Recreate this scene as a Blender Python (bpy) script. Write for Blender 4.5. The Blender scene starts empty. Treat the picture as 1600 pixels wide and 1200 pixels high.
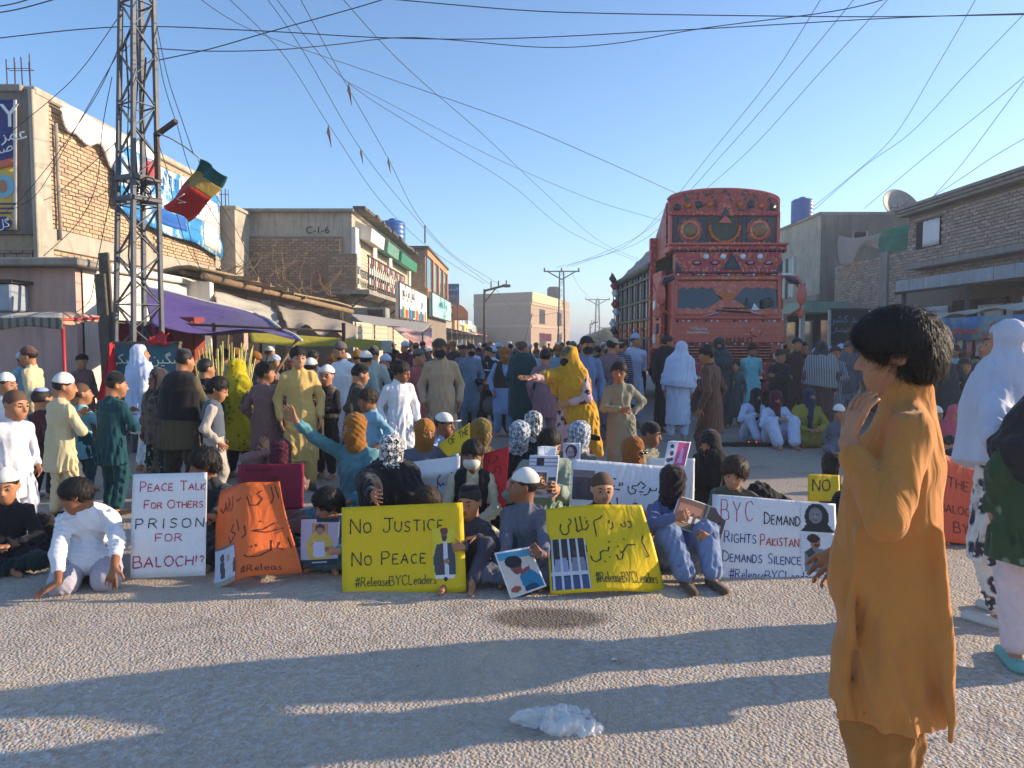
import bpy, math, random
import numpy as np
from mathutils import Vector, Matrix
random.seed(7)
S = bpy.context.scene
COL = S.collection
R = math.radians
PI = math.pi
# ---------------- camera ----------------
F_PX = 1155.0
CAMZ = 1.5
PITCH = R(-3.47)
cd = bpy.data.cameras.new('camera')
cd.sensor_width = 36
cd.lens = 36 * F_PX / 1600
cd.clip_start = 0.05
cd.clip_end = 3000
cam = bpy.data.objects.new('camera', cd)
COL.objects.link(cam)
cam.location = (0, 0, CAMZ)
cam.rotation_euler = (R(90) + PITCH, 0, 0)
S.camera = cam
# ---------------- sky and sun ----------------
SUN_EL, SUN_AZ = 16.5, 10.5          # azimuth: degrees from +X towards +Y
w = bpy.data.worlds.new('World')
S.world = w
w.use_nodes = True
nt = w.node_tree
bgn = nt.nodes['Background']
sky = nt.nodes.new('ShaderNodeTexSky')
sky.sky_type = 'NISHITA'
sky.sun_disc = False
sky.sun_elevation = R(SUN_EL)
sky.sun_rotation = R(90 - SUN_AZ)
sky.altitude = 900
sky.air_density = 1.0
sky.dust_density = 1.1
sky.ozone_density = 3.4
_hs = nt.nodes.new('ShaderNodeHueSaturation'); _hs.inputs['Saturation'].default_value = 1.04
nt.links.new(sky.outputs[0], _hs.inputs['Color']); nt.links.new(_hs.outputs[0], bgn.inputs[0])
bgn.inputs[1].default_value = 0.145
sl = bpy.data.lights.new('sun', 'SUN')
sl.energy = 4.3
sl.angle = R(0.55)
sl.color = (1.0, 0.81, 0.58)
so = bpy.data.objects.new('sun', sl)
COL.objects.link(so)
sd = Vector((math.cos(R(SUN_EL)) * math.cos(R(SUN_AZ)), math.cos(R(SUN_EL)) * math.sin(R(SUN_AZ)), math.sin(R(SUN_EL))))
so.rotation_euler = sd.to_track_quat('Z', 'Y').to_euler()
so.location = (30, 5, 20)
S.view_settings.view_transform = 'Standard'
S.view_settings.look = 'None'
S.view_settings.gamma = 1
S.view_settings.exposure = 0.96
S.view_settings.use_curve_mapping = False
S.cycles.use_denoising = True
S.cycles.max_bounces = 6
S.cycles.volume_bounces = 0
S.cycles.transparent_max_bounces = 12
S.cycles.caustics_reflective = False
S.cycles.caustics_refractive = False

# ---------------- helpers ----------------
def ray(px, py):
    u = (px - 800) / F_PX; v = -(py - 600) / F_PX
    return Vector((u, math.cos(PITCH) - v * math.sin(PITCH), math.sin(PITCH) + v * math.cos(PITCH)))
def at(px, py, Y):
    d = ray(px, py); return Vector((0, 0, CAMZ)) + d * (Y / d.y)
def gnd(px, py):
    d = ray(px, py); return Vector((0, 0, CAMZ)) + d * (-CAMZ / d.z)
def lin(c):
    if isinstance(c, str):
        c = [int(c[i:i + 2], 16) for i in (0, 2, 4)]
    return tuple(((x / 255) / 12.92 if x / 255 < 0.04045 else ((x / 255 + 0.055) / 1.055) ** 2.4) for x in c)

class NT:
    def __init__(s, m):
        s.t = m.node_tree; s.n = s.t.nodes; s.l = s.t.links
    def node(s, typ, **kw):
        n = s.n.new('ShaderNode' + typ)
        for k, v in kw.items():
            if k.startswith('i_'):
                n.inputs[k[2:]].default_value = v
            else:
                setattr(n, k, v)
        return n
    def link(s, a, b): s.l.new(a, b)
    def math(s, op, a, b=None, clamp=False):
        n = s.node('Math', operation=op, use_clamp=clamp)
        for i, x in enumerate((a, b)):
            if x is None: continue
            if isinstance(x, (int, float)): n.inputs[i].default_value = x
            else: s.link(x, n.inputs[i])
        return n.outputs[0]
    def mix(s, f, a, b):
        n = s.node('Mix', data_type='RGBA')
        for i, x in ((0, f), (6, a), (7, b)):
            if isinstance(x, (int, float)): n.inputs[i].default_value = x
            elif isinstance(x, tuple): n.inputs[i].default_value = (*x[:3], 1)
            else: s.link(x, n.inputs[i])
        return n.outputs[2]
    def ramp(s, f, lo, hi):
        n = s.node('MapRange', clamp=True)
        n.inputs[1].default_value = lo; n.inputs[2].default_value = hi
        s.link(f, n.inputs[0]); return n.outputs[0]

MATS = {}
def mat(name, col, rough=0.85, var=0.12, vs=5.0, bump=0.0, bs=60.0, metal=0.0, spec=0.4, pat=None, col2=None, ps=10.0,
        sheen=0.0, isl=0.0, emit=None, alpha=1.0, sss=0.0, wrinkle=0.0, coat=0.0, transl=0.0, grime=0.0):
    if name in MATS: return MATS[name]
    m = bpy.data.materials.new(name); m.use_nodes = True
    g = NT(m); b = g.n['Principled BSDF']
    c = lin(col); c2 = lin(col2) if col2 is not None else None
    tc = g.node('TexCoord').outputs['Object']
    no = g.node('TexNoise', i_Scale=vs, i_Detail=4.0, i_Roughness=0.6); g.link(tc, no.inputs['Vector'])
    f = g.ramp(no.outputs[0], 0.3, 0.7)
    base = g.mix(f, tuple(x * (1 - var) for x in c), tuple(min(x * (1 + var), 0.95) for x in c))
    if pat == 'check':
        mp = g.node('Mapping'); g.link(tc, mp.inputs[0]); mp.inputs['Rotation'].default_value = (0.5, 0.7, 0.4)
        ck = g.node('TexChecker', i_Scale=ps); g.link(mp.outputs[0], ck.inputs[0])
        ck2 = g.node('TexChecker', i_Scale=ps * 2.7); g.link(mp.outputs[0], ck2.inputs[0])
        base = g.mix(g.math('MULTIPLY', g.math('ADD', ck.outputs[1], ck2.outputs[1]), 0.55, True), base, c2)
    elif pat == 'dots':
        vo = g.node('TexVoronoi', i_Scale=ps); g.link(tc, vo.inputs['Vector'])
        base = g.mix(g.ramp(vo.outputs[0], 0.26, 0.20), base, c2)
    elif pat == 'stripe':
        wv = g.node('TexWave', i_Scale=ps, i_Distortion=1.0); wv.bands_direction = 'Z'; g.link(tc, wv.inputs['Vector'])
        base = g.mix(g.ramp(wv.outputs[1], 0.55, 0.7), base, c2)
    elif pat == 'vstripe':
        wv = g.node('TexWave', i_Scale=ps, i_Distortion=0.6); wv.bands_direction = 'X'; g.link(tc, wv.inputs['Vector'])
        base = g.mix(g.ramp(wv.outputs[1], 0.6, 0.75), base, c2)
    elif pat in ('floral', 'ornament'):
        n2 = g.node('TexNoise', i_Scale=ps * 0.6, i_Detail=2.0); g.link(tc, n2.inputs['Vector'])
        mx = g.node('Mix', data_type='VECTOR'); mx.inputs[0].default_value = 0.12
        g.link(tc, mx.inputs[4]); g.link(n2.outputs[1], mx.inputs[5])
        vo = g.node('TexVoronoi', i_Scale=ps); g.link(mx.outputs[1], vo.inputs['Vector'])
        vb = g.node('TexVoronoi', i_Scale=ps * 4.0); g.link(mx.outputs[1], vb.inputs['Vector'])
        if pat == 'floral':
            ff = g.math('MULTIPLY', g.ramp(vo.outputs[0], 0.46, 0.36), g.ramp(vb.outputs[0], 0.25, 0.38))
            base = g.mix(ff, base, c2)
        else:
            ff = g.ramp(vo.outputs[0], 0.40, 0.34)
            f2 = g.ramp(vb.outputs[0], 0.30, 0.22)
            base = g.mix(ff, base, c2)
            hs = g.node('HueSaturation', i_Value=1.0, i_Saturation=0.75); g.link(vb.outputs[1], hs.inputs['Color'])
            dk = g.mix(0.45, hs.outputs[0], c)
            base = g.mix(g.math('MULTIPLY', f2, 0.55), base, dk)
    elif pat == 'patch':
        n2 = g.node('TexNoise', i_Scale=ps, i_Detail=5.0, i_Roughness=0.65); g.link(tc, n2.inputs['Vector'])
        base = g.mix(g.ramp(n2.outputs[0], 0.48, 0.58), base, c2)
    if grime:
        n3 = g.node('TexNoise', i_Scale=1.1, i_Detail=6.0, i_Roughness=0.7); g.link(tc, n3.inputs['Vector'])
        mp = g.node('Mapping'); g.link(tc, mp.inputs[0]); mp.inputs['Scale'].default_value = (5, 5, 0.5)
        n4 = g.node('TexNoise', i_Scale=2.0, i_Detail=4.0); g.link(mp.outputs[0], n4.inputs['Vector'])
        gf = g.math('MULTIPLY', g.ramp(g.math('ADD', n3.outputs[0], n4.outputs[0]), 0.95, 1.3), grime, True)
        base = g.mix(gf, base, tuple(x * 0.35 for x in c))
    if isl:
        ge = g.node('NewGeometry'); oi = g.node('ObjectInfo')
        r = g.math('FRACT', g.math('ADD', ge.outputs['Random Per Island'], oi.outputs['Random']))
        hs = g.node('HueSaturation'); g.link(base, hs.inputs['Color'])
        g.link(g.math('ADD', g.math('MULTIPLY', r, isl), 1 - isl / 2), hs.inputs['Value'])
        r2 = g.math('FRACT', g.math('MULTIPLY', r, 7.3))
        g.link(g.math('ADD', g.math('MULTIPLY', r2, 0.03), 0.485), hs.inputs['Hue'])
        base = hs.outputs[0]
    g.link(base, b.inputs['Base Color'])
    b.inputs['Roughness'].default_value = rough
    b.inputs['Metallic'].default_value = metal
    b.inputs['Specular IOR Level'].default_value = spec
    b.inputs['Sheen Weight'].default_value = sheen
    b.inputs['Coat Weight'].default_value = coat
    if sss:
        b.inputs['Subsurface Weight'].default_value = sss
        b.inputs['Subsurface Radius'].default_value = (0.012, 0.005, 0.003)
        b.inputs['Subsurface Scale'].default_value = 1.0
    if alpha < 1: b.inputs['Alpha'].default_value = alpha
    if emit:
        b.inputs['Emission Color'].default_value = (*lin(emit[0]), 1); b.inputs['Emission Strength'].default_value = emit[1]
    last = None
    if wrinkle:
        mp = g.node('Mapping'); g.link(tc, mp.inputs[0]); mp.inputs['Scale'].default_value = (1.0, 1.0, 0.45)
        n5 = g.node('TexNoise', i_Scale=9.0, i_Detail=2.5, i_Distortion=1.2); g.link(mp.outputs[0], n5.inputs['Vector'])
        bp = g.node('Bump', i_Strength=1.0, i_Distance=wrinkle); g.link(n5.outputs[0], bp.inputs['Height']); last = bp
    if bump:
        n6 = g.node('TexNoise', i_Scale=bs, i_Detail=5.0, i_Roughness=0.6); g.link(tc, n6.inputs['Vector'])
        bp = g.node('Bump', i_Strength=1.0, i_Distance=bump); g.link(n6.outputs[0], bp.inputs['Height'])
        if last: g.link(last.outputs[0], bp.inputs['Normal'])
        last = bp
    if last: g.link(last.outputs[0], b.inputs['Normal'])
    if transl:
        tr = g.node('BsdfTranslucent'); g.link(base, tr.inputs[0])
        ms = g.node('MixShader'); ms.inputs[0].default_value = transl
        g.link(b.outputs[0], ms.inputs[1]); g.link(tr.outputs[0], ms.inputs[2])
        g.link(ms.outputs[0], g.n['Material Output'].inputs[0])
    MATS[name] = m
    return m
def cloth(col, **kw):
    k = dict(rough=0.92, var=0.08, vs=7, bump=0.0006, bs=420, sheen=0.15, spec=0.2, wrinkle=0.016); k.update(kw)
    nm = kw.pop('name', None) or 'cloth_%s_%s' % (col if isinstance(col, str) else '_'.join(map(str, col)), kw.get('pat', 'plain') + str(kw.get('ps', '')) + str(kw.get('col2', '')) + str(kw.get('alpha', '')))
    k.pop('name', None)
    return mat(nm, col, **k)

def setp(o, label=None, cat=None, group=None, kind=None):
    if label: o['label'] = label
    if cat: o['category'] = cat
    if group: o['group'] = group
    if kind: o['kind'] = kind
    return o
def thing(name, label, cat, loc=(0, 0, 0), rz=0, group=None):
    o = bpy.data.objects.new(name, None); COL.objects.link(o)
    o.empty_display_size = 0.1
    o.location = loc; o.rotation_euler = (0, 0, rz)
    return setp(o, label, cat, group)
def link_mesh(name, me, m=None, parent=None):
    o = bpy.data.objects.new(name, me); COL.objects.link(o)
    if m is not None:
        for x in (m if isinstance(m, (list, tuple)) else [m]): me.materials.append(x)
    if parent is not None: o.parent = parent
    return o
def np_mesh(name, V, Fc, smooth=True):
    me = bpy.data.meshes.new(name)
    V = np.asarray(V, np.float32); Fc = np.asarray(Fc, np.int32)
    k = Fc.shape[1]
    me.vertices.add(len(V)); me.vertices.foreach_set('co', V.ravel())
    me.loops.add(Fc.size); me.loops.foreach_set('vertex_index', Fc.ravel())
    me.polygons.add(len(Fc)); me.polygons.foreach_set('loop_start', np.arange(0, Fc.size, k, dtype=np.int32))
    me.polygons.foreach_set('use_smooth', np.full(len(Fc), smooth))
    me.update(calc_edges=True); return me

class MB:
    """collects shapes, links them as one mesh"""
    def __init__(s): s.v = []; s.f = []; s.mi = []; s.sm = []
    def add(s, vs, fs, mi=0, smooth=False):
        o = len(s.v); s.v += [tuple(x) for x in vs]; s.f += [tuple(i + o for i in f) for f in fs]
        s.mi += [mi] * len(fs); s.sm += [smooth] * len(fs); return s
    def box(s, c, d, rz=0.0, mi=0, R3=None):
        M3 = R3 if R3 is not None else Matrix.Rotation(rz, 3, 'Z')
        vs = [Vector(c) + M3 @ Vector((x * d[0] / 2, y * d[1] / 2, z * d[2] / 2)) for x in (-1, 1) for y in (-1, 1) for z in (-1, 1)]
        return s.add(vs, [(0, 1, 3, 2), (4, 6, 7, 5), (0, 4, 5, 1), (2, 3, 7, 6), (0, 2, 6, 4), (1, 5, 7, 3)], mi)
    def bar(s, a, b, wd, th=None, mi=0, up=(0, 0, 1)):
        a = Vector(a); b = Vector(b); th = th or wd; z = (b - a).normalized()
        x = z.cross(Vector(up));
        if x.length < 1e-3: x = z.cross(Vector((0, 1, 0)))
        x.normalize(); y = z.cross(x)
        vs = [p + x * sx * wd / 2 + y * sy * th / 2 for p in (a, b) for sx, sy in ((-1, -1), (1, -1), (1, 1), (-1, 1))]
        return s.add(vs, [(0, 3, 2, 1), (4, 5, 6, 7), (0, 1, 5, 4), (1, 2, 6, 5), (2, 3, 7, 6), (3, 0, 4, 7)], mi)
    def tube(s, pts, r, n=8, mi=0, cap=True):
        pts = [Vector(p) for p in pts]; rs = r if isinstance(r, (list, tuple)) else [r] * len(pts)
        vs = []; up = Vector((0, 0, 1))
        for i, p in enumerate(pts):
            t = (pts[min(i + 1, len(pts) - 1)] - pts[max(i - 1, 0)]).normalized()
            x = t.cross(up)
            if x.length < 1e-2: x = t.cross(Vector((1, 0, 0)))
            x.normalize(); y = t.cross(x)
            vs += [p + (x * math.cos(2 * PI * k / n) + y * math.sin(2 * PI * k / n)) * rs[i] for k in range(n)]
        fs = [(i * n + k, i * n + (k + 1) % n, (i + 1) * n + (k + 1) % n, (i + 1) * n + k) for i in range(len(pts) - 1) for k in range(n)]
        if cap: fs += [tuple(range(n))[::-1], tuple((len(pts) - 1) * n + k for k in range(n))]
        return s.add(vs, fs, mi, True)
    def prism(s, poly, axis, d0, d1, mi=0, M4=None):
        """poly: 2-D outline; axis 'x','y','z' extruded from d0 to d1"""
        def P(a, b, d): return {'x': (d, a, b), 'y': (a, d, b), 'z': (a, b, d)}[axis]
        n = len(poly); vs = [P(a, b, d0) for a, b in poly] + [P(a, b, d1) for a, b in poly]
        if M4: vs = [M4 @ Vector(v) for v in vs]
        fs = [tuple(range(n))[::-1], tuple(range(n, 2 * n))] + [(i, (i + 1) % n, n + (i + 1) % n, n + i) for i in range(n)]
        return s.add(vs, fs, mi)
    def lathe(s, prof, c=(0, 0, 0), n=16, mi=0, M4=None):
        vs = []
        for r, z in prof: vs += [Vector((r * math.cos(2 * PI * k / n), r * math.sin(2 * PI * k / n), z)) for k in range(n)]
        vs = [(M4 @ v if M4 else v) + Vector(c) for v in vs]
        fs = [(i * n + k, i * n + (k + 1) % n, (i + 1) * n + (k + 1) % n, (i + 1) * n + k) for i in range(len(prof) - 1) for k in range(n)]
        fs += [tuple(range(n))[::-1], tuple((len(prof) - 1) * n + k for k in range(n))]
        return s.add(vs, fs, mi, True)
    def mesh(s, name):
        me = bpy.data.meshes.new(name); me.from_pydata(s.v, [], s.f)
        me.polygons.foreach_set('material_index', s.mi); me.polygons.foreach_set('use_smooth', s.sm)
        me.update(); return me
    def build(s, name, m, parent=None, label=None, cat=None, group=None, kind=None, bevel=0):
        o = link_mesh(name, s.mesh(name), m, parent)
        if bevel:
            bv = o.modifiers.new('bevel', 'BEVEL'); bv.width = bevel; bv.segments = 1; bv.limit_method = 'ANGLE'
        return setp(o, label, cat, group, kind)

def sheet(name, fn, nu, nv, m, parent=None, th=0.002, label=None, cat=None, group=None, kind=None):
    """a cloth or paper sheet: fn(u,v)->point, real thickness th"""
    P = np.array([[fn(u, v) for u in np.linspace(0, 1, nu + 1)] for v in np.linspace(0, 1, nv + 1)], float)
    du = np.gradient(P, axis=1); dv = np.gradient(P, axis=0)
    N = np.cross(du, dv); N /= np.linalg.norm(N, axis=2, keepdims=True) + 1e-9
    A = (P + N * th / 2).reshape(-1, 3); B = (P - N * th / 2).reshape(-1, 3)
    n1 = nu + 1; o = len(A); F = []
    for j in range(nv):
        for i in range(nu):
            a = j * n1 + i; F.append((a, a + 1, a + n1 + 1, a + n1)); F.append((o + a, o + a + n1, o + a + n1 + 1, o + a + 1))
    def rim(a, b): F.append((a, o + a, o + b, b))
    for i in range(nu): rim(i, i + 1); rim(nv * n1 + i + 1, nv * n1 + i)
    for j in range(nv): rim((j + 1) * n1, j * n1); rim(j * n1 + nu, (j + 1) * n1 + nu)
    me = np_mesh(name, np.vstack([A, B]), F, True)
    ob = link_mesh(name, me, m, parent)
    return setp(ob, label, cat, group, kind)

# ---------------- air ----------------
hz = bpy.data.materials.new('dusty_air'); hz.use_nodes = True; _h = hz.node_tree
for _n in list(_h.nodes):
    if _n.type != 'OUTPUT_MATERIAL': _h.nodes.remove(_n)
_v = _h.nodes.new('ShaderNodeVolumePrincipled'); _v.inputs['Density'].default_value = 0.0030; _v.inputs['Color'].default_value = (.86, .9, .96, 1); _v.inputs['Anisotropy'].default_value = .35
_h.links.new(_v.outputs[0], _h.nodes['Material Output'].inputs['Volume'])
MB().box((0, 900, 5.5), (1900, 2000, 17)).build('haze', hz, kind='stuff', label='pale dusty air over the street', cat='haze')
# ---------------- smooth-union solid modelling (bodies, clothes) ----------------
_E = [(a, b) for a in range(8) for b in range(a + 1, 8) if bin(a ^ b).count('1') == 1]
_C = np.array([[(i >> 2) & 1, (i >> 1) & 1, i & 1] for i in range(8)])
def surface_nets(F, lo, h):
    Sg = F < 0
    nx, ny, nz = F.shape
    cnt = np.zeros((nx - 1, ny - 1, nz - 1), np.int8)
    for c in _C: cnt += Sg[c[0]:nx - 1 + c[0], c[1]:ny - 1 + c[1], c[2]:nz - 1 + c[2]]
    act = (cnt > 0) & (cnt < 8)
    I = np.argwhere(act)
    if len(I) == 0: return np.zeros((0, 3)), np.zeros((0, 4), int)
    idx = np.full(act.shape, -1, np.int32); idx[act] = np.arange(len(I))
    val = np.stack([F[I[:, 0] + c[0], I[:, 1] + c[1], I[:, 2] + c[2]] for c in _C], 1)
    acc = np.zeros((len(I), 3)); n = np.zeros(len(I))
    for a, b in _E:
        va, vb = val[:, a], val[:, b]; m = (va < 0) != (vb < 0)
        t = va[m] / (va[m] - vb[m])
        acc[m] += _C[a] + t[:, None] * (_C[b] - _C[a]); n[m] += 1
    V = lo + h * (I + acc / n[:, None])
    Fs = []
    for ax in range(3):
        s0 = [slice(1, None)] * 3; s1 = [slice(1, None)] * 3
        s0[ax] = slice(0, -1); s1[ax] = slice(1, None)
        a = Sg[tuple(s0)]; b = Sg[tuple(s1)]
        E = np.argwhere(a != b); sgn = a[tuple(E.T)]
        E = E + 1; E[:, ax] -= 1
        u, v = [k for k in range(3) if k != ax]
        ok = (E[:, u] < idx.shape[u]) & (E[:, v] < idx.shape[v]) & (E[:, ax] < idx.shape[ax])
        E = E[ok]; sgn = sgn[ok]
        def g(du, dv):
            q = E.copy(); q[:, u] -= du; q[:, v] -= dv
            return idx[q[:, 0], q[:, 1], q[:, 2]]
        Q = np.stack([g(1, 1), g(0, 1), g(0, 0), g(1, 0)], 1)
        flip = sgn if ax == 1 else ~sgn
        Q[flip] = Q[flip][:, ::-1]
        Fs.append(Q[(Q >= 0).all(1)])
    return V, np.vstack(Fs)

def rotm(yaw=0, pitch=0, roll=0):
    return np.array(Matrix.Rotation(R(yaw), 3, 'Z') @ Matrix.Rotation(R(pitch), 3, 'X') @ Matrix.Rotation(R(roll), 3, 'Y'))

class Solid:
    def __init__(s): s.p = []
    def cone(s, a, b, ra, rb, k=.02, sq=None, op='u'):
        s.p.append(('c', np.array(a, float), np.array(b, float), ra, rb, k, sq, op)); return s
    def ell(s, c, r, Rm=None, k=.02, op='u'):
        s.p.append(('e', np.array(c, float), np.array(r, float), np.eye(3) if Rm is None else np.asarray(Rm, float), 0, k, None, op)); return s
    def plane(s, p, n, k=.005):
        """keep the side n points away from"""
        n = np.array(n, float); s.p.append(('p', np.array(p, float), n / np.linalg.norm(n), 0, 0, k, None, 'i')); return s
    def mesh(s, name, h, fold=None, clipz=None):
        lo = np.full(3, 1e9); hi = -lo
        for q in s.p:
            if q[7] != 'u': continue
            if q[0] == 'c':
                r = max(q[3], q[4]) * 1.05
                for c in (q[1], q[2]): lo = np.minimum(lo, c - r); hi = np.maximum(hi, c + r)
            else:
                e = np.abs(q[3]) @ q[2] if False else np.sqrt((q[3] ** 2) @ (q[2] ** 2)); lo = np.minimum(lo, q[1] - e); hi = np.maximum(hi, q[1] + e)
        pad = 3 * h + 0.015
        lo = lo - pad; n = np.ceil((hi + pad - lo) / h).astype(int) + 1
        F = np.full(n, 1.0, np.float32)
        ax = [(lo[i] + h * np.arange(n[i])).astype(np.float32) for i in range(3)]
        for q in s.p:
            typ, A, B, ra, rb, k, sq, op = q
            if typ == 'p': continue
            if typ == 'c':
                r = max(ra, rb) + k + 2 * h; bl = np.minimum(A, B) - r; bh = np.maximum(A, B) + r
            else:
                e = np.sqrt((ra ** 2) @ (B ** 2)) + k + 2 * h; bl = A - e; bh = A + e
            i0 = np.maximum(((bl - lo) / h).astype(int), 0); i1 = np.minimum(((bh - lo) / h).astype(int) + 2, n)
            if (i1 <= i0).any(): continue
            sl_ = tuple(slice(i0[i], i1[i]) for i in range(3))
            X = ax[0][sl_[0]][:, None, None]; Y = ax[1][sl_[1]][None, :, None]; Z = ax[2][sl_[2]][None, None, :]
            if typ == 'c':
                ab = B - A; L2 = float(ab @ ab) + 1e-12
                t = np.clip(((X - A[0]) * ab[0] + (Y - A[1]) * ab[1] + (Z - A[2]) * ab[2]) / L2, 0, 1)
                dx = X - A[0] - t * ab[0]; dy = Y - A[1] - t * ab[1]; dz = Z - A[2] - t * ab[2]
                m = 1.0
                if sq is not None:
                    u, f = sq; e = (dx * u[0] + dy * u[1] + dz * u[2]) * (1 / f - 1)
                    dx = dx + u[0] * e; dy = dy + u[1] * e; dz = dz + u[2] * e; m = min(1.0, f)
                d = (np.sqrt(dx * dx + dy * dy + dz * dz) - (ra + (rb - ra) * t)) * m
            else:
                Rm = ra; x = X - A[0]; y = Y - A[1]; z = Z - A[2]
                k0 = 0; k1 = 0
                for i in range(3):
                    w_ = x * Rm[0, i] + y * Rm[1, i] + z * Rm[2, i]
                    a_ = (w_ / B[i]) ** 2; k0 = k0 + a_; k1 = k1 + a_ / B[i] ** 2
                k0 = np.sqrt(k0); k1 = np.sqrt(k1) + 1e-9
                d = k0 * (k0 - 1) / k1
            G = F[sl_]
            if op == 'u':
                H = np.maximum(k - np.abs(G - d), 0) / k
                F[sl_] = np.minimum(G, d) - H * H * k * .25
            else:
                d = -d; H = np.maximum(k - np.abs(G - d), 0) / k
                F[sl_] = np.maximum(G, d) + H * H * k * .25
        if fold is not None:
            m = np.abs(F) < 0.045
            I = np.nonzero(m)
            P = [ax[i][I[i]] for i in range(3)]
            F[I] += fold(P[0], P[1], P[2]).astype(np.float32)
        for q in s.p:
            if q[0] == 'p':
                A, B, k = q[1], q[2], q[5]
                d = ((ax[0] - A[0]) * B[0])[:, None, None] + ((ax[1] - A[1]) * B[1])[None, :, None] + ((ax[2] - A[2]) * B[2])[None, None, :]
                H = np.maximum(k - np.abs(F - d), 0) / k
                F = (np.maximum(F, d) + H * H * k * .25).astype(np.float32)
        if clipz is not None:
            zi = ax[2] < clipz
            F[:, :, zi] = 1.0
        F[0] = 1; F[-1] = 1; F[:, 0] = 1; F[:, -1] = 1; F[:, :, 0] = 1; F[:, :, -1] = 1
        V, Q = surface_nets(F, lo, h)
        return np_mesh(name, V, Q, True)

def folds(seed, amp=.008, lam=.1, vert=1.0, low=None, n=4):
    """ripples of cloth; vert=1 hangs vertically, low=(z0,z1) grows downwards"""
    rg = np.random.RandomState(seed % 100000)
    W = []
    a0 = rg.uniform(0, PI)
    for i in range(n):
        a = a0 + PI * i / n + rg.uniform(-.3, .3); l = lam * rg.uniform(.8, 1.9); kz = rg.uniform(-1, 1) * (1 - .85 * vert) * 1.2
        W.append((math.cos(a) * 2 * PI / l, math.sin(a) * 2 * PI / l, kz * 2 * PI / l, rg.uniform(0, 6.28), rg.uniform(2, 6), rg.uniform(.5, 1)))
    q0, q1 = rg.uniform(5, 9), rg.uniform(0, 6)
    def f(x, y, z):
        d = 0
        for kx, ky, kz, ph, q, a in W:
            s_ = np.sin(kx * x + ky * y + kz * z + ph + 1.1 * np.sin(q * z + ph * 3) + .6 * np.sin(q * 1.7 * x + ph))
            am = .55 + .45 * np.sin(q0 * (x + y) + q1 + 2 * q * z)
            d = d + a * am * (np.sqrt(s_ * s_ + .03) * 1.5 - .8)
        d = d * amp / math.sqrt(n) * 1.25
        if low is not None: d = d * (0.55 + np.clip((low[0] - z) / (low[0] - low[1]), 0, 1) * .9)
        return d
    return f
# ---------------- people ----------------
SKINS = [mat('skin_tan', (176, 122, 88), rough=.55, var=.06, vs=14, sss=.12, bump=.0006, bs=300),
         mat('skin_brown', (146, 96, 68), rough=.55, var=.06, vs=14, sss=.12, bump=.0006, bs=300),
         mat('skin_pale', (196, 142, 108), rough=.55, var=.06, vs=14, sss=.12, bump=.0006, bs=300)]
HAIR = mat('hair_black', (30, 24, 21), rough=.55, var=.3, vs=30, spec=.35, bump=.003, bs=220)
HAIR_B = mat('hair_brown', (58, 42, 31), rough=.55, var=.3, vs=30, spec=.35, bump=.003, bs=220)
STUB = mat('hair_stubble', (92, 66, 50), rough=.8, var=.1, vs=60, bump=.0008, bs=500)
EYEW = mat('eye_white', (168, 156, 148), rough=.25, var=.02)
EYED = mat('eye_iris', (28, 18, 12), rough=.15, var=.02, spec=.7)
LIPM = mat('lips', (142, 80, 66), rough=.5, var=.05)
SOLE = mat('sandal_sole', (74, 58, 46), rough=.8)
PEOPLE = []
U = np.array([0, 0, 1.0])
def nrm(v): v = np.asarray(v, float); return v / (np.linalg.norm(v) + 1e-9)
def ik(s, t, l1, l2, pole):
    s = np.array(s, float); t = np.array(t, float); d = t - s; L = np.linalg.norm(d)
    if L > (l1 + l2) * .995: d = d / L * (l1 + l2) * .995; L = (l1 + l2) * .995; t = s + d
    L = max(L, abs(l1 - l2) * 1.05 + 1e-3)
    x = (l1 * l1 - l2 * l2 + L * L) / (2 * L); u = d / (np.linalg.norm(d) + 1e-9)
    hgt = math.sqrt(max(l1 * l1 - x * x, 0)); p = np.asarray(pole, float); p = p - u * (p @ u); p = nrm(p)
    return s + u * x + p * hgt, t
def eyes_mesh(hh):
    mb = MB()
    r = .055 * hh
    prof = [(r * math.sin(a), -r * math.cos(a)) for a in np.linspace(.05, PI - .05, 8)]
    mb.lathe(prof, n=12, M4=Matrix.Rotation(R(90), 4, 'X').inverted() if False else Matrix.Rotation(R(-90), 4, 'X'))
    r2 = .041 * hh
    prof = [(r2 * math.sin(a), -r2 * math.cos(a)) for a in np.linspace(.05, PI / 2, 5)]
    mb.lathe(prof, c=(0, -r * .38, 0), n=12, mi=1, M4=Matrix.Rotation(R(-90), 4, 'X'))
    return mb
_EYE = {}
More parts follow.
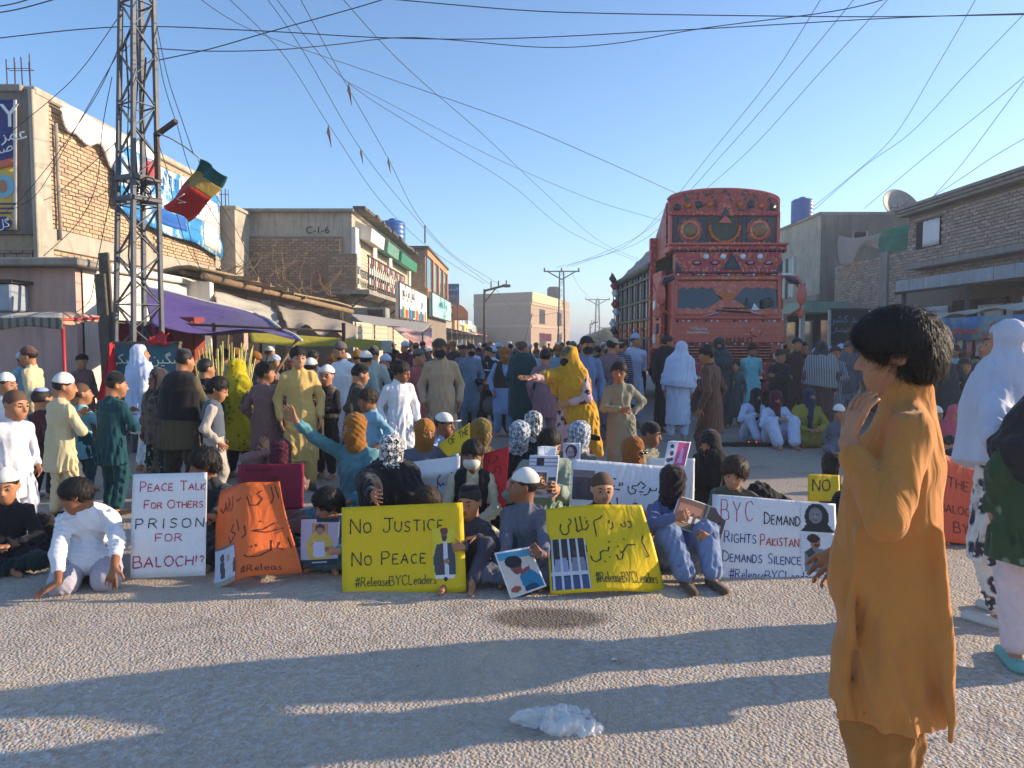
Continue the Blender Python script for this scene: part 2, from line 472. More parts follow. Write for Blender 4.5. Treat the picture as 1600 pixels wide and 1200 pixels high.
def add_hand(B, wr, f, n, s, HL, curl, mr, thumb_out=1.0):
    """f along the hand, n out of the palm, s=+1/-1 thumb side of cross(n,f)"""
    f = nrm(f); n = nrm(np.asarray(n) - f * (np.asarray(n) @ f)); t = np.cross(n, f) * s
    pr = max(.0115 * HL / .15, mr)
    for q in (-1.2, 0, 1.2):
        B.cone(wr + t * q * .006, wr + f * HL * .46 + t * q * HL * .115, pr * 1.05, pr * .95, k=.012)
    Ls = [.42, .48, .45, .35]
    for i in range(4):
        off = (1.5 - i) * HL * .128
        b = wr + f * HL * .46 + t * off; fr = max(.0078 * HL / .15, mr * .8)
        d = nrm(f * 1 + t * (1.5 - i) * .07); a = 0
        for sg, fl in enumerate((.46, .30, .24)):
            a += curl * (.5, 1, .7)[sg]
            dd = d * math.cos(a) + n * math.sin(a)
            e = b + dd * HL * Ls[i] * fl * 1.05
            B.cone(b, e, fr * (1 - .07 * sg), fr * (.93 - .07 * sg), k=.003); b = e
    b = wr + f * HL * .14 + t * HL * .16; d = nrm(t * .75 * thumb_out + f * .8 + n * .25 * (1 + curl))
    e = b + d * HL * .26; B.cone(b, e, max(.0105 * HL / .15, mr), max(.0088 * HL / .15, mr * .8), k=.008)
    d2 = nrm(d * .8 + f * .35 + n * .3 * curl); B.cone(e, e + d2 * HL * .2, max(.0088 * HL / .15, mr * .8), max(.0075 * HL / .15, mr * .75), k=.003)

def head_prims(B, c, Rh, hh, infl=0.0, face=True, mouth=0):
    T = lambda p: c + Rh @ (np.array(p) * hh)
    RI = Rh.T
    B.ell(T((0, .06, .13)), np.array((.35, .43, .37)) * hh * (1 + infl), RI, k=.02)
    B.ell(T((0, -.12, -.16)), np.array((.275, .27, .31)) * hh * (1 + infl), RI, k=.03)
    B.cone(T((0, -.24, -.40)), T((0, -.25, -.38)), .09 * hh, .09 * hh, k=.05)
    if not face: return
    for s in (-1, 1):
        B.cone(T((s * .19, -.16, -.08)), T((s * .15, -.2, -.16)), .12 * hh, .11 * hh, k=.03)
        B.cone(T((s * .05, -.36, .09)), T((s * .22, -.29, .08)), .045 * hh, .04 * hh, k=.02)
    for s in (-1, 1):
        B.ell(T((s * .145, -.415, .005)), np.array((.085, .08, .058)) * hh, RI, k=.02, op='s')
    for s in (-1, 1):
        B.cone(T((s * .085, -.372, .034)), T((s * .205, -.345, .026)), .022 * hh, .02 * hh, k=.004)
        B.cone(T((s * .085, -.366, -.040)), T((s * .205, -.34, -.034)), .018 * hh, .016 * hh, k=.006)
    B.cone(T((0, -.38, .03)), T((0, -.475, -.13)), .034 * hh, .05 * hh, k=.012)
    for s in (-1, 1): B.cone(T((s * .045, -.43, -.145)), T((s * .055, -.42, -.15)), .033 * hh, .03 * hh, k=.008)
    B.cone(T((-.08, -.355, -.255)), T((.08, -.355, -.255)), .035 * hh, .035 * hh, k=.012)
    B.cone(T((-.07, -.345, -.30)), T((.07, -.345, -.30)), .035 * hh, .035 * hh, k=.012)
    if mouth: B.ell(T((0, -.40, -.275)), np.array((.07, .05, .02)) * hh, RI, k=.006, op='s')
    for s in (-1, 1):
        Re = np.array(Matrix.Rotation(s * -.35, 3, 'Z')) @ RI
        B.ell(T((s * .365, .05, -.03)), np.array((.035, .085, .125)) * hh, Re, k=.01)
        B.ell(T((s * .40, .03, -.02)), np.array((.02, .045, .07)) * hh, Re, k=.008, op='s')

def person(label, px, top, Y, rot, pose='stand', H=None, hh=None, lean=0, side=0, head=(0, 0, 0), hands=(None, None), kam='d8d0bf', sh=None,
           hair='short', gear=(), vest=None, shawl=None, hem=.31, lod=2, skin=0, seed=None, girth=1.0, group=None, sleeve=1.0, polesL=None, polesR=None,
           feet=None, shoes=None, mouth=0, vo=None, knees=None, skirt=None, seatz=.09, hdir=(None, None), curl=(.5, .5), hpal=(None, None), extra=None, sleeveless=False, wide=1.0, head_at=None, foldamp=1.0, eyes=None, hairM=None, name='person', kfn=None):
    seed = seed if seed is not None else int(px * 7 + top)
    rg = random.Random(seed)
    h = {0: .006, 1: .0088, 2: .0125, 3: .019}[lod]
    W0 = at(px, top, Y); ztop = W0.z
    if hh is None: hh = .2 if (H or ztop) < 1.5 else .222
    if lean == 0 and side == 0: lean = rg.uniform(-2, 6); side = rg.uniform(-4, 4)
    cl, sl_ = math.cos(R(lean)), math.sin(R(lean))
    up = nrm(np.array([math.sin(R(side)), -sl_, cl * math.cos(R(side))]))
    hp = head[1]
    rise = .035 + hh * (.52 + .48 * math.cos(R(abs(hp) + abs(lean) * .3)))
    if pose == 'stand':
        H = H or ztop
        pz = .515 * H
        TL = max(.24, min((ztop - rise - pz) / max(up[2], .3), .37 * H))
        pz = ztop - rise - TL * up[2]
    else:
        pz = seatz
        TL = (ztop - rise - pz) / max(up[2], .3)
        H = H or TL / .31
    fwd = nrm(np.array([0, -1.0, 0]) - up * (up @ np.array([0, -1.0, 0])))
    sd_ = np.cross(up, -fwd) * -1; sd_ = nrm(np.cross(fwd, up)) * -1
    if sd_[0] < 0: sd_ = -sd_
    p0 = np.array([0, 0, pz]); nk = p0 + up * TL
    if tuple(head) == (0, 0, 0): head = (rg.uniform(-32, 32), rg.uniform(-4, 14), rg.uniform(-6, 6))
    Rh = rotm(rot * 0 + head[0], head[1] + lean * .5, head[2])
    hb = nk + up * .035 + np.array([0, 0, .0])
    hc = hb + Rh @ np.array([0, -.10, .45]) * hh
    # place the root so that the head stands at px
    rz = R(rot); RZ = np.array(Matrix.Rotation(rz, 3, 'Z'))
    off = RZ @ hc
    root = np.array([W0.x, Y, 0]) - np.array([off[0], off[1], 0])
    loc = lambda Wp: RZ.T @ (np.array(Wp) - root)
    sw = .094 * H * (1.0 if H > 1.5 else .95)
    B = Solid(); K = Solid(); L = Solid()
    g = girth
    fsq = (fwd, .72)
    ch = p0 + up * TL * .68
    B.cone(p0, ch, .062 * H * g, .064 * H * g, k=.04, sq=fsq)
    shz = nk - up * .048 * H
    shp = [shz + sd_ * sw * s for s in (1, -1)]
    B.cone(shp[0], shp[1], .026 * H, .026 * H, k=.04)
    B.cone(nk - up * .03, hc + Rh @ np.array([0, .13, -.2]) * hh, .25 * hh, .235 * hh, k=.025)
    head_prims(B, hc, Rh, hh, face=lod < 3 and vo != 'covered', mouth=mouth)
    # legs
    hip = [p0 + sd_ * .052 * H * s for s in (1, -1)]
    l1, l2 = .245 * H, .235 * H
    if feet is None:
        if pose == 'stand':
            st = rg.uniform(-.03, .03) * H
            feet = [(.065 * H, st, .045 * H), (-.065 * H, -st, .045 * H)]
        elif pose == 'cross':
            feet = [(-.05 * H, -.17 * H, .05), (.05 * H, -.20 * H, .05)]
        elif pose == 'knees':
            feet = [(.075 * H, -.30 * H, .05), (-.075 * H, -.31 * H, .05)]
        elif pose == 'kneel':
            feet = [(.07 * H, .10 * H, .05), (-.07 * H, .10 * H, .05)]
    kp = knees or {'stand': [(0.15, -1, 0), (-.15, -1, 0)], 'cross': [(1, -.25, .12), (-1, -.25, .12)], 'knees': [(.25, -.5, 1), (-.25, -.5, 1)], 'kneel': [(.3, -1, -.1), (-.3, -1, -.1)]}[pose]
    KN, FT = [], []
    for i in (0, 1):
        if pose == 'kneel' and knees is None:
            kn = hip[i] + np.array([(.04 if i == 0 else -.04), -.22 * H, 0]); kn[2] = .06; ft = np.array(feet[i])
        else:
            kn, ft = ik(hip[i], feet[i], l1, l2, kp[i])
        kn[2] = max(kn[2], .055)
        KN.append(kn); FT.append(ft)
        B.cone(hip[i], kn, .046 * H, .033 * H, k=.02); B.cone(kn, ft, .031 * H, .020 * H, k=.015)
        toe = ft + (np.array([0.12 * (1, -1)[i], -.95, 0]) if pose != 'kneel' else np.array([0, .9, 0])) * .095 * H
        if pose == 'cross': toe = ft + np.array([(-1, 1)[i] * .55, -.6, 0]) * .09 * H
        toe[2] = .018; hl = ft + np.array([0, .02 * H, 0]); hl[2] = max(ft[2] - .02 * H, .022)
        B.cone(hl, toe, .021 * H, .016 * H, k=.012)
        lr = .057 * H * wide
        L.cone(hip[i], kn, lr * 1.12, lr * (.98 if pose == 'stand' else .9), k=.03)
        L.cone(kn, kn + (ft - kn) * .84, lr * (.95 if pose == 'stand' else .82), .042 * H * wide, k=.02)
    L.cone(p0 - up * .02, p0 + up * .03, .085 * H * g, .08 * H * g, k=.04, sq=fsq)
    # kameez
    for s in (1, -1):
        K.cone(nk - up * .022 * H, shz + sd_ * sw * .92 * s, .036 * H, .036 * H, k=.03)
        B.cone(nk - up * .03 * H, shz + sd_ * sw * .85 * s, .018 * H, .018 * H, k=.03)
    K.cone(p0 + up * .02, ch, .086 * H * g, .088 * H * g, k=.045, sq=fsq)
    K.cone(ch, nk - up * .085 * H, .088 * H * g, .072 * H, k=.045, sq=fsq)
    K.cone(nk - up * .03, nk + up * .008, .295 * hh, .28 * hh, k=.015)
    if lod <= 2:
        fr_ = ch + fwd * .088 * H * g * .73
        K.cone(nk + fwd * .28 * hh, fr_, .008, .009, k=.006); K.cone(fr_, fr_ - up * .06 * H, .009, .008, k=.006)
    if pose == 'stand':
        hz = hem * H
        K.cone(p0 + up * .05, np.array([p0[0], .0, hz]), .092 * H * g, .114 * H * g * wide, k=.04, sq=(np.array([0, 1.0, 0]), .74))
        K.cone(p0, np.array([0, 0, hz - .10]), .098 * H * g, .126 * H * g * wide, k=.03, sq=(np.array([0, 1.0, 0]), .72))
        K.plane((0, 0, hz), (0, -.03, -1))
        if lod <= 2 and hem > .2:
            for s in (1, -1): K.ell((s * .15 * H * g, 0, hz), (.05 * H, .012, .16 * H), k=.01, op='s')
    else:
        for i in (0, 1):
            K.cone(p0 + up * .03, p0 + (KN[i] - p0) * .62 + np.array([0, 0, .02]), .085 * H * g, .062 * H, k=.05)
        if pose == 'cross': K.cone(p0 + fwd * .05 * H, p0 + np.array([0, -.17 * H, -.03]), .07 * H, .055 * H, k=.05)
        if skirt: K.cone(p0, p0 + np.array(skirt[:3]), .09 * H, skirt[3], k=.05)
        K.plane((0, 0, .012), (0, 0, -1))
    # arms
    a1, a2 = .165 * H, .145 * H
    if kfn: kfn(K, p0, H, ch, nk, L)
    HND = []
    for i in (0, 1):
        s = (1, -1)[i]; T_ = hands[i]; sp = shp[i]
        pole = np.array([s * .5, .7, -.5]); hd = None; pn = np.array([-s, 0, 0.]); crl = curl[i]
        if T_ is None: T_ = p0 + sd_ * s * (sw + .045 * H) + fwd * .035 * H + up * (-.005 * H); crl = .35
        elif isinstance(T_, str):
            if T_ == 'back': T_ = p0 + sd_ * s * .02 * H - fwd * .115 * H + up * .06 * H; pole = np.array([s, .3, 0])
            elif T_ == 'fold': T_ = ch + sd_ * -s * .05 * H + fwd * .115 * H - up * .03 * H * (1 + i); pole = np.array([s, -.2, -.6]); hd = np.array([-s, -.1, .1]); pn = np.array([0, 1., 0])
            elif T_ == 'front': T_ = p0 + sd_ * s * .035 * H + fwd * .14 * H + up * .10 * H; pole = np.array([s, .4, -.4])
            elif T_ == 'chest': T_ = ch + sd_ * s * .03 * H + fwd * .15 * H; pole = np.array([s, .3, -.8])
            elif T_ == 'hip': T_ = p0 + sd_ * s * .10 * H + up * .05 * H + fwd * .02; pole = np.array([s, .5, .3]); hd = np.array([-s * .6, -.5, -.2])
            elif T_ == 'lap': T_ = np.array([s * .05 * H, -.17 * H, .16 * H]); pole = np.array([s, .5, -.2]); hd = np.array([-s, -.4, 0]); pn = np.array([0, 0, -1.])
            elif T_ == 'knee': T_ = KN[i] + np.array([-s * .06 * H, .0, .045 * H]); pole = np.array([s, .2, -.6]); hd = np.array([-s, -.3, -.1]); pn = np.array([0, 0, -1.])
            elif T_ == 'face': T_ = hc + Rh @ np.array([s * .12, -.55, -.42]) * hh; pole = np.array([s * .6, -.2, -1]); pn = np.array([0, 1., 0])
        elif T_[0] == 'px': T_ = loc(at(T_[1], T_[2], T_[3]))
        elif T_[0] == 'l': T_ = np.array(T_[1:], float)
        pp = (polesL, polesR)[i]
        if pp is not None: pole = np.array(pp, float)
        el, wr = ik(sp, T_, a1, a2, pole)
        fd = nrm(wr - el) if hd is None else nrm(hd)
        if hdir[i] is not None: fd = nrm(RZ.T @ np.array(hdir[i], float))
        if hpal[i] is not None: pn = RZ.T @ np.array(hpal[i], float)
        B.cone(sp, el, .025 * H, .021 * H, k=.015); B.cone(el, wr, .021 * H, .0165 * H, k=.012)
        if lod <= 2: add_hand(B, wr, fd, pn, -s if hd is None and hdir[i] is None else -s, .105 * H if H > 1.5 else .108 * H, crl, h * .8)
        else: B.cone(wr, wr + fd * .09 * H, .019 * H, .015 * H, k=.01)
        HND.append((wr, fd))
        if not sleeveless:
            sr = .0345 * H * (1 + .1 * (g - 1))
            K.cone(sp, el, sr * 1.08, sr * .98, k=.03 if lod else .012)
            if sleeve > .5: K.cone(el, el + (wr - el) * (sleeve * 2 - 1) * .93, sr * .98, sr * .80, k=.02 if lod else .008)
    grp = group or 'people of the crowd'
    ob = thing(name, label, 'person', (root[0], root[1], 0), rz, grp)
    sk = SKINS[skin]
    def put(nm, sol, m, hv, fold=None):
        me = sol.mesh(nm, hv, fold)
        return link_mesh(nm, me, m, ob)
    put('body', B, sk, h)
    hk = max(h, .009)
    fa = foldamp * (1.0 if lod < 3 else .8)
    km = kam if not isinstance(kam, str) else cloth(kam)
    shm = km if sh is None else (sh if not isinstance(sh, str) else cloth(sh))
    put('kameez', K, km, hk, folds(seed, .017 * fa, .085 if lod else .15, .9 if pose == 'stand' else .35, low=(.62 * H, .3 * H) if pose == 'stand' else None))
    put('shalwar', L, shm, hk, folds(seed + 1, .017 * fa, .07, .5))
    T = lambda p: hc + Rh @ (np.array(p, float) * hh)
    RI = Rh.T
    # vest
    if vest:
        Vt = Solid()
        Vt.cone(shz + sd_ * sw * .72, shz - sd_ * sw * .72, .046 * H, .046 * H, k=.03)
        Vt.cone(p0 + up * .02 * H, ch, .116 * H * g, .103 * H * g, k=.045, sq=fsq)
        Vt.cone(ch, nk - up * .07 * H, .103 * H * g, .088 * H, k=.045, sq=fsq)
        Vt.ell(nk + fwd * .1 * H - up * .02, (.045 * H, .09 * H, .16 * H), k=.01, op='s')
        Vt.cone(p0 + fwd * .2 * H - up * .1, p0 + fwd * .2 * H + up * TL, .11 * H, .11 * H, k=.004, op='s', sq=(np.array([1., 0, 0]), .3))
        Vt.plane(p0 + up * .025 * H, -up)
        put('waistcoat', Vt, vest if not isinstance(vest, str) else cloth(vest), hk, folds(seed + 2, .003, .09, .8))
    # hair
    hm = hairM or HAIR
    hat = any(t[0] in ('wrap', 'turban', 'chador', 'hijab', 'topi', 'tall', 'cap') for t in gear)
    if hair and vo != 'covered' and not any(t[0] in ('wrap', 'chador', 'hijab') for t in gear):
        Hs = Solid()
        if hat and hair in ('short', 'mop'): hair = 'cropped'
        inf = {'cropped': 1.03, 'short': 1.13, 'mop': 1.24, 'long': 1.12, 'shaved': 1.015}[hair]
        Hs.ell(T((0, .07, .15)), np.array((.36 * inf, .44 * inf, .385 * inf)) * hh, RI, k=.02)
        if hair == 'mop': Hs.ell(T((0, -.05, .22)), np.array((.40, .42, .34)) * hh, RI, k=.04); Hs.ell(T((0, .22, -.08)), np.array((.37, .32, .36)) * hh, RI, k=.05)
        if hair == 'long':
            Hs.cone(T((0, .2, .1)), T((0, .25, -.55)), .36 * hh, .3 * hh, k=.04)
            Hs.ell(T((0, -.45, -.25)), np.array((.26, .4, .45)) * hh, RI, k=.02, op='s')
        else:
            nn = Rh @ np.array([0, -.60, -.80]); q = {'cropped': .02, 'short': .02, 'mop': -.03, 'shaved': .04}[hair]
            Hs.plane(T((0, -.42, .22 + q)) if hair != 'mop' else T((0, -.42, .12)), nn, k=.012)
            Hs.ell(T((0, -.62, -.02)), np.array((.28, .42, .30)) * hh, RI, k=.015, op='s')
            for s in (-1, 1): Hs.ell(T((s * .42, .0, -.10)), np.array((.13, .13, .17)) * hh, RI, k=.012, op='s')
        am = {'cropped': .001, 'short': .007, 'mop': .010, 'long': .006, 'shaved': .0}[hair]
        fr = folds(seed + 3, am * (1 if lod else .7), .03 if lod else .016, .4, n=6)
        if not any(t[0] in ('wrap', 'turban', 'chador', 'hijab', 'topi') for t in gear) or True:
            ho = put('hair', Hs, hm if hair != 'shaved' else STUB, max(h * .8, .005), fr if am else None)
            if lod <= 1 and hair in ('short', 'mop', 'long'): strands(ob, ho, hc, Rh, hh, (1500 if hair != 'cropped' else 0) if lod else 14000, seed, hm, .055 if lod else .065)
    # face details
    if (eyes if eyes is not None else lod <= 2) and vo != 'covered':
        key = round(hh, 3)
        if key not in _EYE: _EYE[key] = eyes_mesh(hh).mesh('eye'); _EYE[key].materials.append(EYEW); _EYE[key].materials.append(EYED)
        for s in (1, -1):
            e = bpy.data.objects.new('eye', _EYE[key]); COL.objects.link(e); e.parent = ob
            e.location = Vector(T((s * .145, -.322, .0))); e.rotation_euler = Matrix(Rh.tolist()).to_euler()
        mb = MB()
        for s in (1, -1):
            pts = [T((s * (.06 + .18 * t), -.40 + .10 * t * t, .10 + .03 * math.sin(t * 2.6))) for t in (0, .33, .66, 1)]
            mb.tube(pts, [.012 * hh, .02 * hh, .018 * hh, .008 * hh], 5)
        mb.build('eyebrows', hm, ob)
        if not any(t[0] in ('mask', 'wrap') for t in gear):
            mb = MB(); mb.tube([T((-.095, -.36, -.275)), T((-.04, -.392, -.26)), T((.04, -.392, -.26)), T((.095, -.36, -.275))], [.008 * hh, .02 * hh, .02 * hh, .008 * hh], 6)
            mb.tube([T((-.08, -.36, -.285)), T((0, -.392, -.30)), T((.08, -.36, -.285))], [.008 * hh, .022 * hh, .008 * hh], 6)
            mb.build('lips', LIPM, ob)
    for gi, gr in enumerate(gear):
        typ, gm = gr[0], gr[1]
        gm = gm if not isinstance(gm, str) else cloth(gm)
        G = Solid(); fo = folds(seed + 10 + gi, .006, .05, .2); nm = 'headscarf'
        if typ == 'topi':
            G.ell(T((0, .07, .22)), np.array((.375, .455, .33)) * hh, RI, k=.01)
            G.cone(T((0, .07, .16)), T((0, .07, .27)), .36 * hh, .345 * hh, k=.01, sq=(Rh @ np.array([1., 0, 0]), .92))
            G.plane(T((0, -.3, .17)), Rh @ np.array([0, -.12, -1]), k=.004); fo = None; nm = 'prayer_cap'
        elif typ == 'tall':
            G.cone(T((0, .06, .2)), T((0, .08, .40)), .37 * hh, .33 * hh, k=.01, sq=(Rh @ np.array([1., 0, 0]), .9))
            G.plane(T((0, 0, .17)), Rh @ np.array([0, -.1, -1]), k=.004); G.plane(T((0, 0, .58)), Rh @ np.array([0, .0, 1]), k=.03); fo = None; nm = 'cap'
        elif typ == 'cap':
            G.ell(T((0, .05, .2)), np.array((.375, .455, .36)) * hh, RI, k=.01); G.plane(T((0, -.3, .17)), Rh @ np.array([0, -.05, -1]), k=.004)
            G.ell(T((0, -.55, .22)), np.array((.27, .26, .035)) * hh, np.array(Matrix.Rotation(-.15, 3, 'X')) @ RI, k=.01); fo = None; nm = 'peaked_cap'
        elif typ == 'turban':
            G.ell(T((0, .07, .26)), np.array((.46, .54, .34)) * hh, RI, k=.03); G.ell(T((0, .1, .36)), np.array((.36, .42, .34)) * hh, RI, k=.03)
            G.plane(T((0, -.3, .14)), Rh @ np.array([0, -.2, -1]), k=.02); fo = folds(seed + 10, .012, .07, -.6); nm = 'turban'
        elif typ == 'wrap':
            G.ell(T((0, .06, .16)), np.array((.44, .52, .45)) * hh, RI, k=.03); G.ell(T((0, -.08, -.2)), np.array((.37, .40, .40)) * hh, RI, k=.04)
            G.cone(T((0, .08, -.35)), nk - up * .01, .34 * hh, .42 * hh, k=.05)
            if len(gr) > 2 and gr[2] == 'tail': G.cone(T((0, -.3, -.3)), ch + fwd * .09 * H, .25 * hh, .18 * hh, k=.05); G.cone(ch + fwd * .09 * H, ch + fwd * .10 * H - up * .12 * H, .18 * hh, .2 * hh, k=.03, sq=(fwd, .5))
            if not (len(gr) > 2 and gr[2] == 'full'): G.ell(T((0, -.52, .02)), np.array((.27, .24, .085)) * hh, RI, k=.015, op='s')
            fo = folds(seed + 10, .012, .06, -.2, n=6)
        elif typ in ('hijab', 'chador'):
            G.ell(T((0, .08, .15)), np.array((.42, .50, .44)) * hh, RI, k=.03); G.ell(T((0, .02, -.2)), np.array((.38, .40, .40)) * hh, RI, k=.05)
            G.cone(T((0, .1, -.3)), nk, .36 * hh, .45 * hh, k=.05)
            G.cone(shz + sd_ * sw * .8, shz - sd_ * sw * .8, .055 * H, .055 * H, k=.07)
            G.cone(nk - up * .03 * H, ch, .10 * H, .125 * H * g, k=.05, sq=(fwd, .82))
            if typ == 'chador':
                zb = gr[2] if len(gr) > 2 else .3
                G.cone(ch, np.array([0, .01, max(zb * H, .0) + .06]), .125 * H * g, .17 * H * g, k=.06, sq=(np.array([0, 1., 0]), .78))
                for i in (0, 1):
                    G.cone(shp[i], shp[i] + (HND[i][0] - shp[i]) * .8, .05 * H, .05 * H, k=.05)
                G.plane((0, 0, zb * H), (rg.uniform(-.3, .3), 0, -1), k=.01)
            if not (len(gr) > 3 and gr[3] == 'shut'):
                G.ell(T((0, -.50, -.02)), np.array((.27, .34, .36)) * hh, RI, k=.02, op='s')
            fo = folds(seed + 10, .014, .10, .8, n=6); nm = 'headscarf' if typ == 'hijab' else 'shawl'
        elif typ == 'mask':
            G.ell(T((0, -.20, -.22)), np.array((.315, .335, .27)) * hh, RI, k=.01); G.plane(T((0, -.10, 0)), Rh @ np.array([0, 1., 0]), k=.01); G.plane(T((0, 0, -.035)), Rh @ np.array([0, .05, 1.]), k=.006); fo = None; nm = 'face_mask'
            G.cone(T((-.3, -.15, -.12)), T((-.36, .05, 0)), .012 * hh, .012 * hh); G.cone(T((.3, -.15, -.12)), T((.36, .05, 0)), .012 * hh, .012 * hh)
        elif typ == 'beard':
            G.ell(T((0, -.16, -.30)), np.array((.27, .26, .22)) * hh, RI, k=.02); G.plane(T((0, 0, -.20)), Rh @ np.array([0, .6, 1.]), k=.01); fo = folds(seed, .004, .02, 0); nm = 'beard'
        elif typ == 'scarf':
            G.cone(nk + up * .0, nk + up * .02, .42 * hh, .40 * hh, k=.03); G.cone(nk + fwd * .05 * H, ch + fwd * .10 * H, .2 * hh, .2 * hh, k=.04); fo = folds(seed + 10, .012, .05, .2); nm = 'neck_scarf'
        put(nm, G, gm, max(h, .008), fo)
    if shawl:
        sm, zb = shawl
        G = Solid()
        G.cone(shz + sd_ * sw * .85, shz - sd_ * sw * .85, .056 * H, .056 * H, k=.07); G.cone(nk - up * .04 * H, ch, .10 * H, .12 * H * g, k=.05, sq=(fwd, .85))
        G.cone(ch, np.array([0, 0, zb * H]), .12 * H * g, .14 * H * g, k=.05, sq=(fwd, .8)); G.plane((0, 0, zb * H), (.15, 0, -1))
        for i in (0, 1): G.cone(shp[i], shp[i] + (HND[i][0] - shp[i]) * .7, .055 * H, .05 * H, k=.05)
        put('shawl', G, sm if not isinstance(sm, str) else cloth(sm), hk, folds(seed + 20, .014, .1, .8, n=6))
    if shoes:
        for i in (0, 1):
            q = Solid(); ft = FT[i]
            d = np.array([0.12 * (1, -1)[i], -.95, 0]) * .105 * H
            a = ft + np.array([0, .035 * H, 0]); a[2] = .026; b = ft + d; b[2] = .022
            q.cone(a, b, .03 * H, .024 * H, k=.02, sq=(U, .8)); q.plane((0, 0, .004), (0, 0, -1)); 
            put('shoe', q, shoes if not isinstance(shoes, str) else cloth(shoes), max(h, .008))
    if extra: extra(ob, dict(p0=p0, nk=nk, ch=ch, hc=hc, Rh=Rh, H=H, hh=hh, T=T, put=put, K=K, loc=loc, fwd=fwd, up=up, sd=sd_, KN=KN, FT=FT, HND=HND, root=root, hk=hk))
    PEOPLE.append(ob)
    return ob

def strands(ob, ho, hc, Rh, hh, n, seed, m, ln):
    """tapered locks lying over the hair shell"""
    rg = np.random.RandomState(seed)
    if n == 0: return
    me = ho.data; N = len(me.vertices)
    co = np.empty(N * 3, np.float32); me.vertices.foreach_get('co', co); co = co.reshape(-1, 3)
    no = np.empty(N * 3, np.float32); me.vertices.foreach_get('normal', no); no = no.reshape(-1, 3)
    crown = hc + Rh @ (np.array([0.06, .28, .5]) * hh)
    loc_ = (co - hc) @ Rh / hh
    ok = np.where((loc_[:, 2] > -.3))[0]
    if len(ok) == 0: return
    ids = ok[rg.randint(0, len(ok), n)]
    p = co[ids]; nn = no[ids]
    rad = p - crown
    down = np.tile(Rh @ np.array([0, 0, -1.]), (n, 1))
    dist = np.linalg.norm(rad, axis=1, keepdims=True)
    d = rad / (dist + 1e-6) + down * .55 + rg.normal(0, .20, (n, 3))
    d -= nn * (d * nn).sum(1, keepdims=True); d /= np.linalg.norm(d, axis=1, keepdims=True) + 1e-6
    side = np.cross(nn, d)
    L = ln * rg.uniform(.5, 1.15, (n, 1)); wd = (.0009 if n > 2000 else .0022) * rg.uniform(.6, 1.3, (n, 1))
    seg = 4; V = []; lift = rg.uniform(.0, .011, (n, 1))
    q = p + nn * .0005
    for k in range(seg + 1):
        t = k / seg
        wk = wd * (1 - t * .85)
        bulge = nn * (lift * math.sin(t * PI * .9) + .0006)
        V.append(q + bulge - side * wk); V.append(q + bulge + side * wk)
        d = d + down * .16 - nn * (.10 + .25 * L / (.5 * hh)) ; d /= np.linalg.norm(d, axis=1, keepdims=True)
        q = q + d * L / seg
    V = np.stack(V, 1).reshape(-1, 3); F = []
    base = np.arange(n)[:, None] * (2 * (seg + 1))
    for k in range(seg): F.append(base + np.array([2 * k, 2 * k + 1, 2 * k + 3, 2 * k + 2]))
    me2 = np_mesh('hair_locks', V, np.vstack(F), True)
    o = link_mesh('hair_locks', me2, m, ob); o['kind'] = 'stuff'
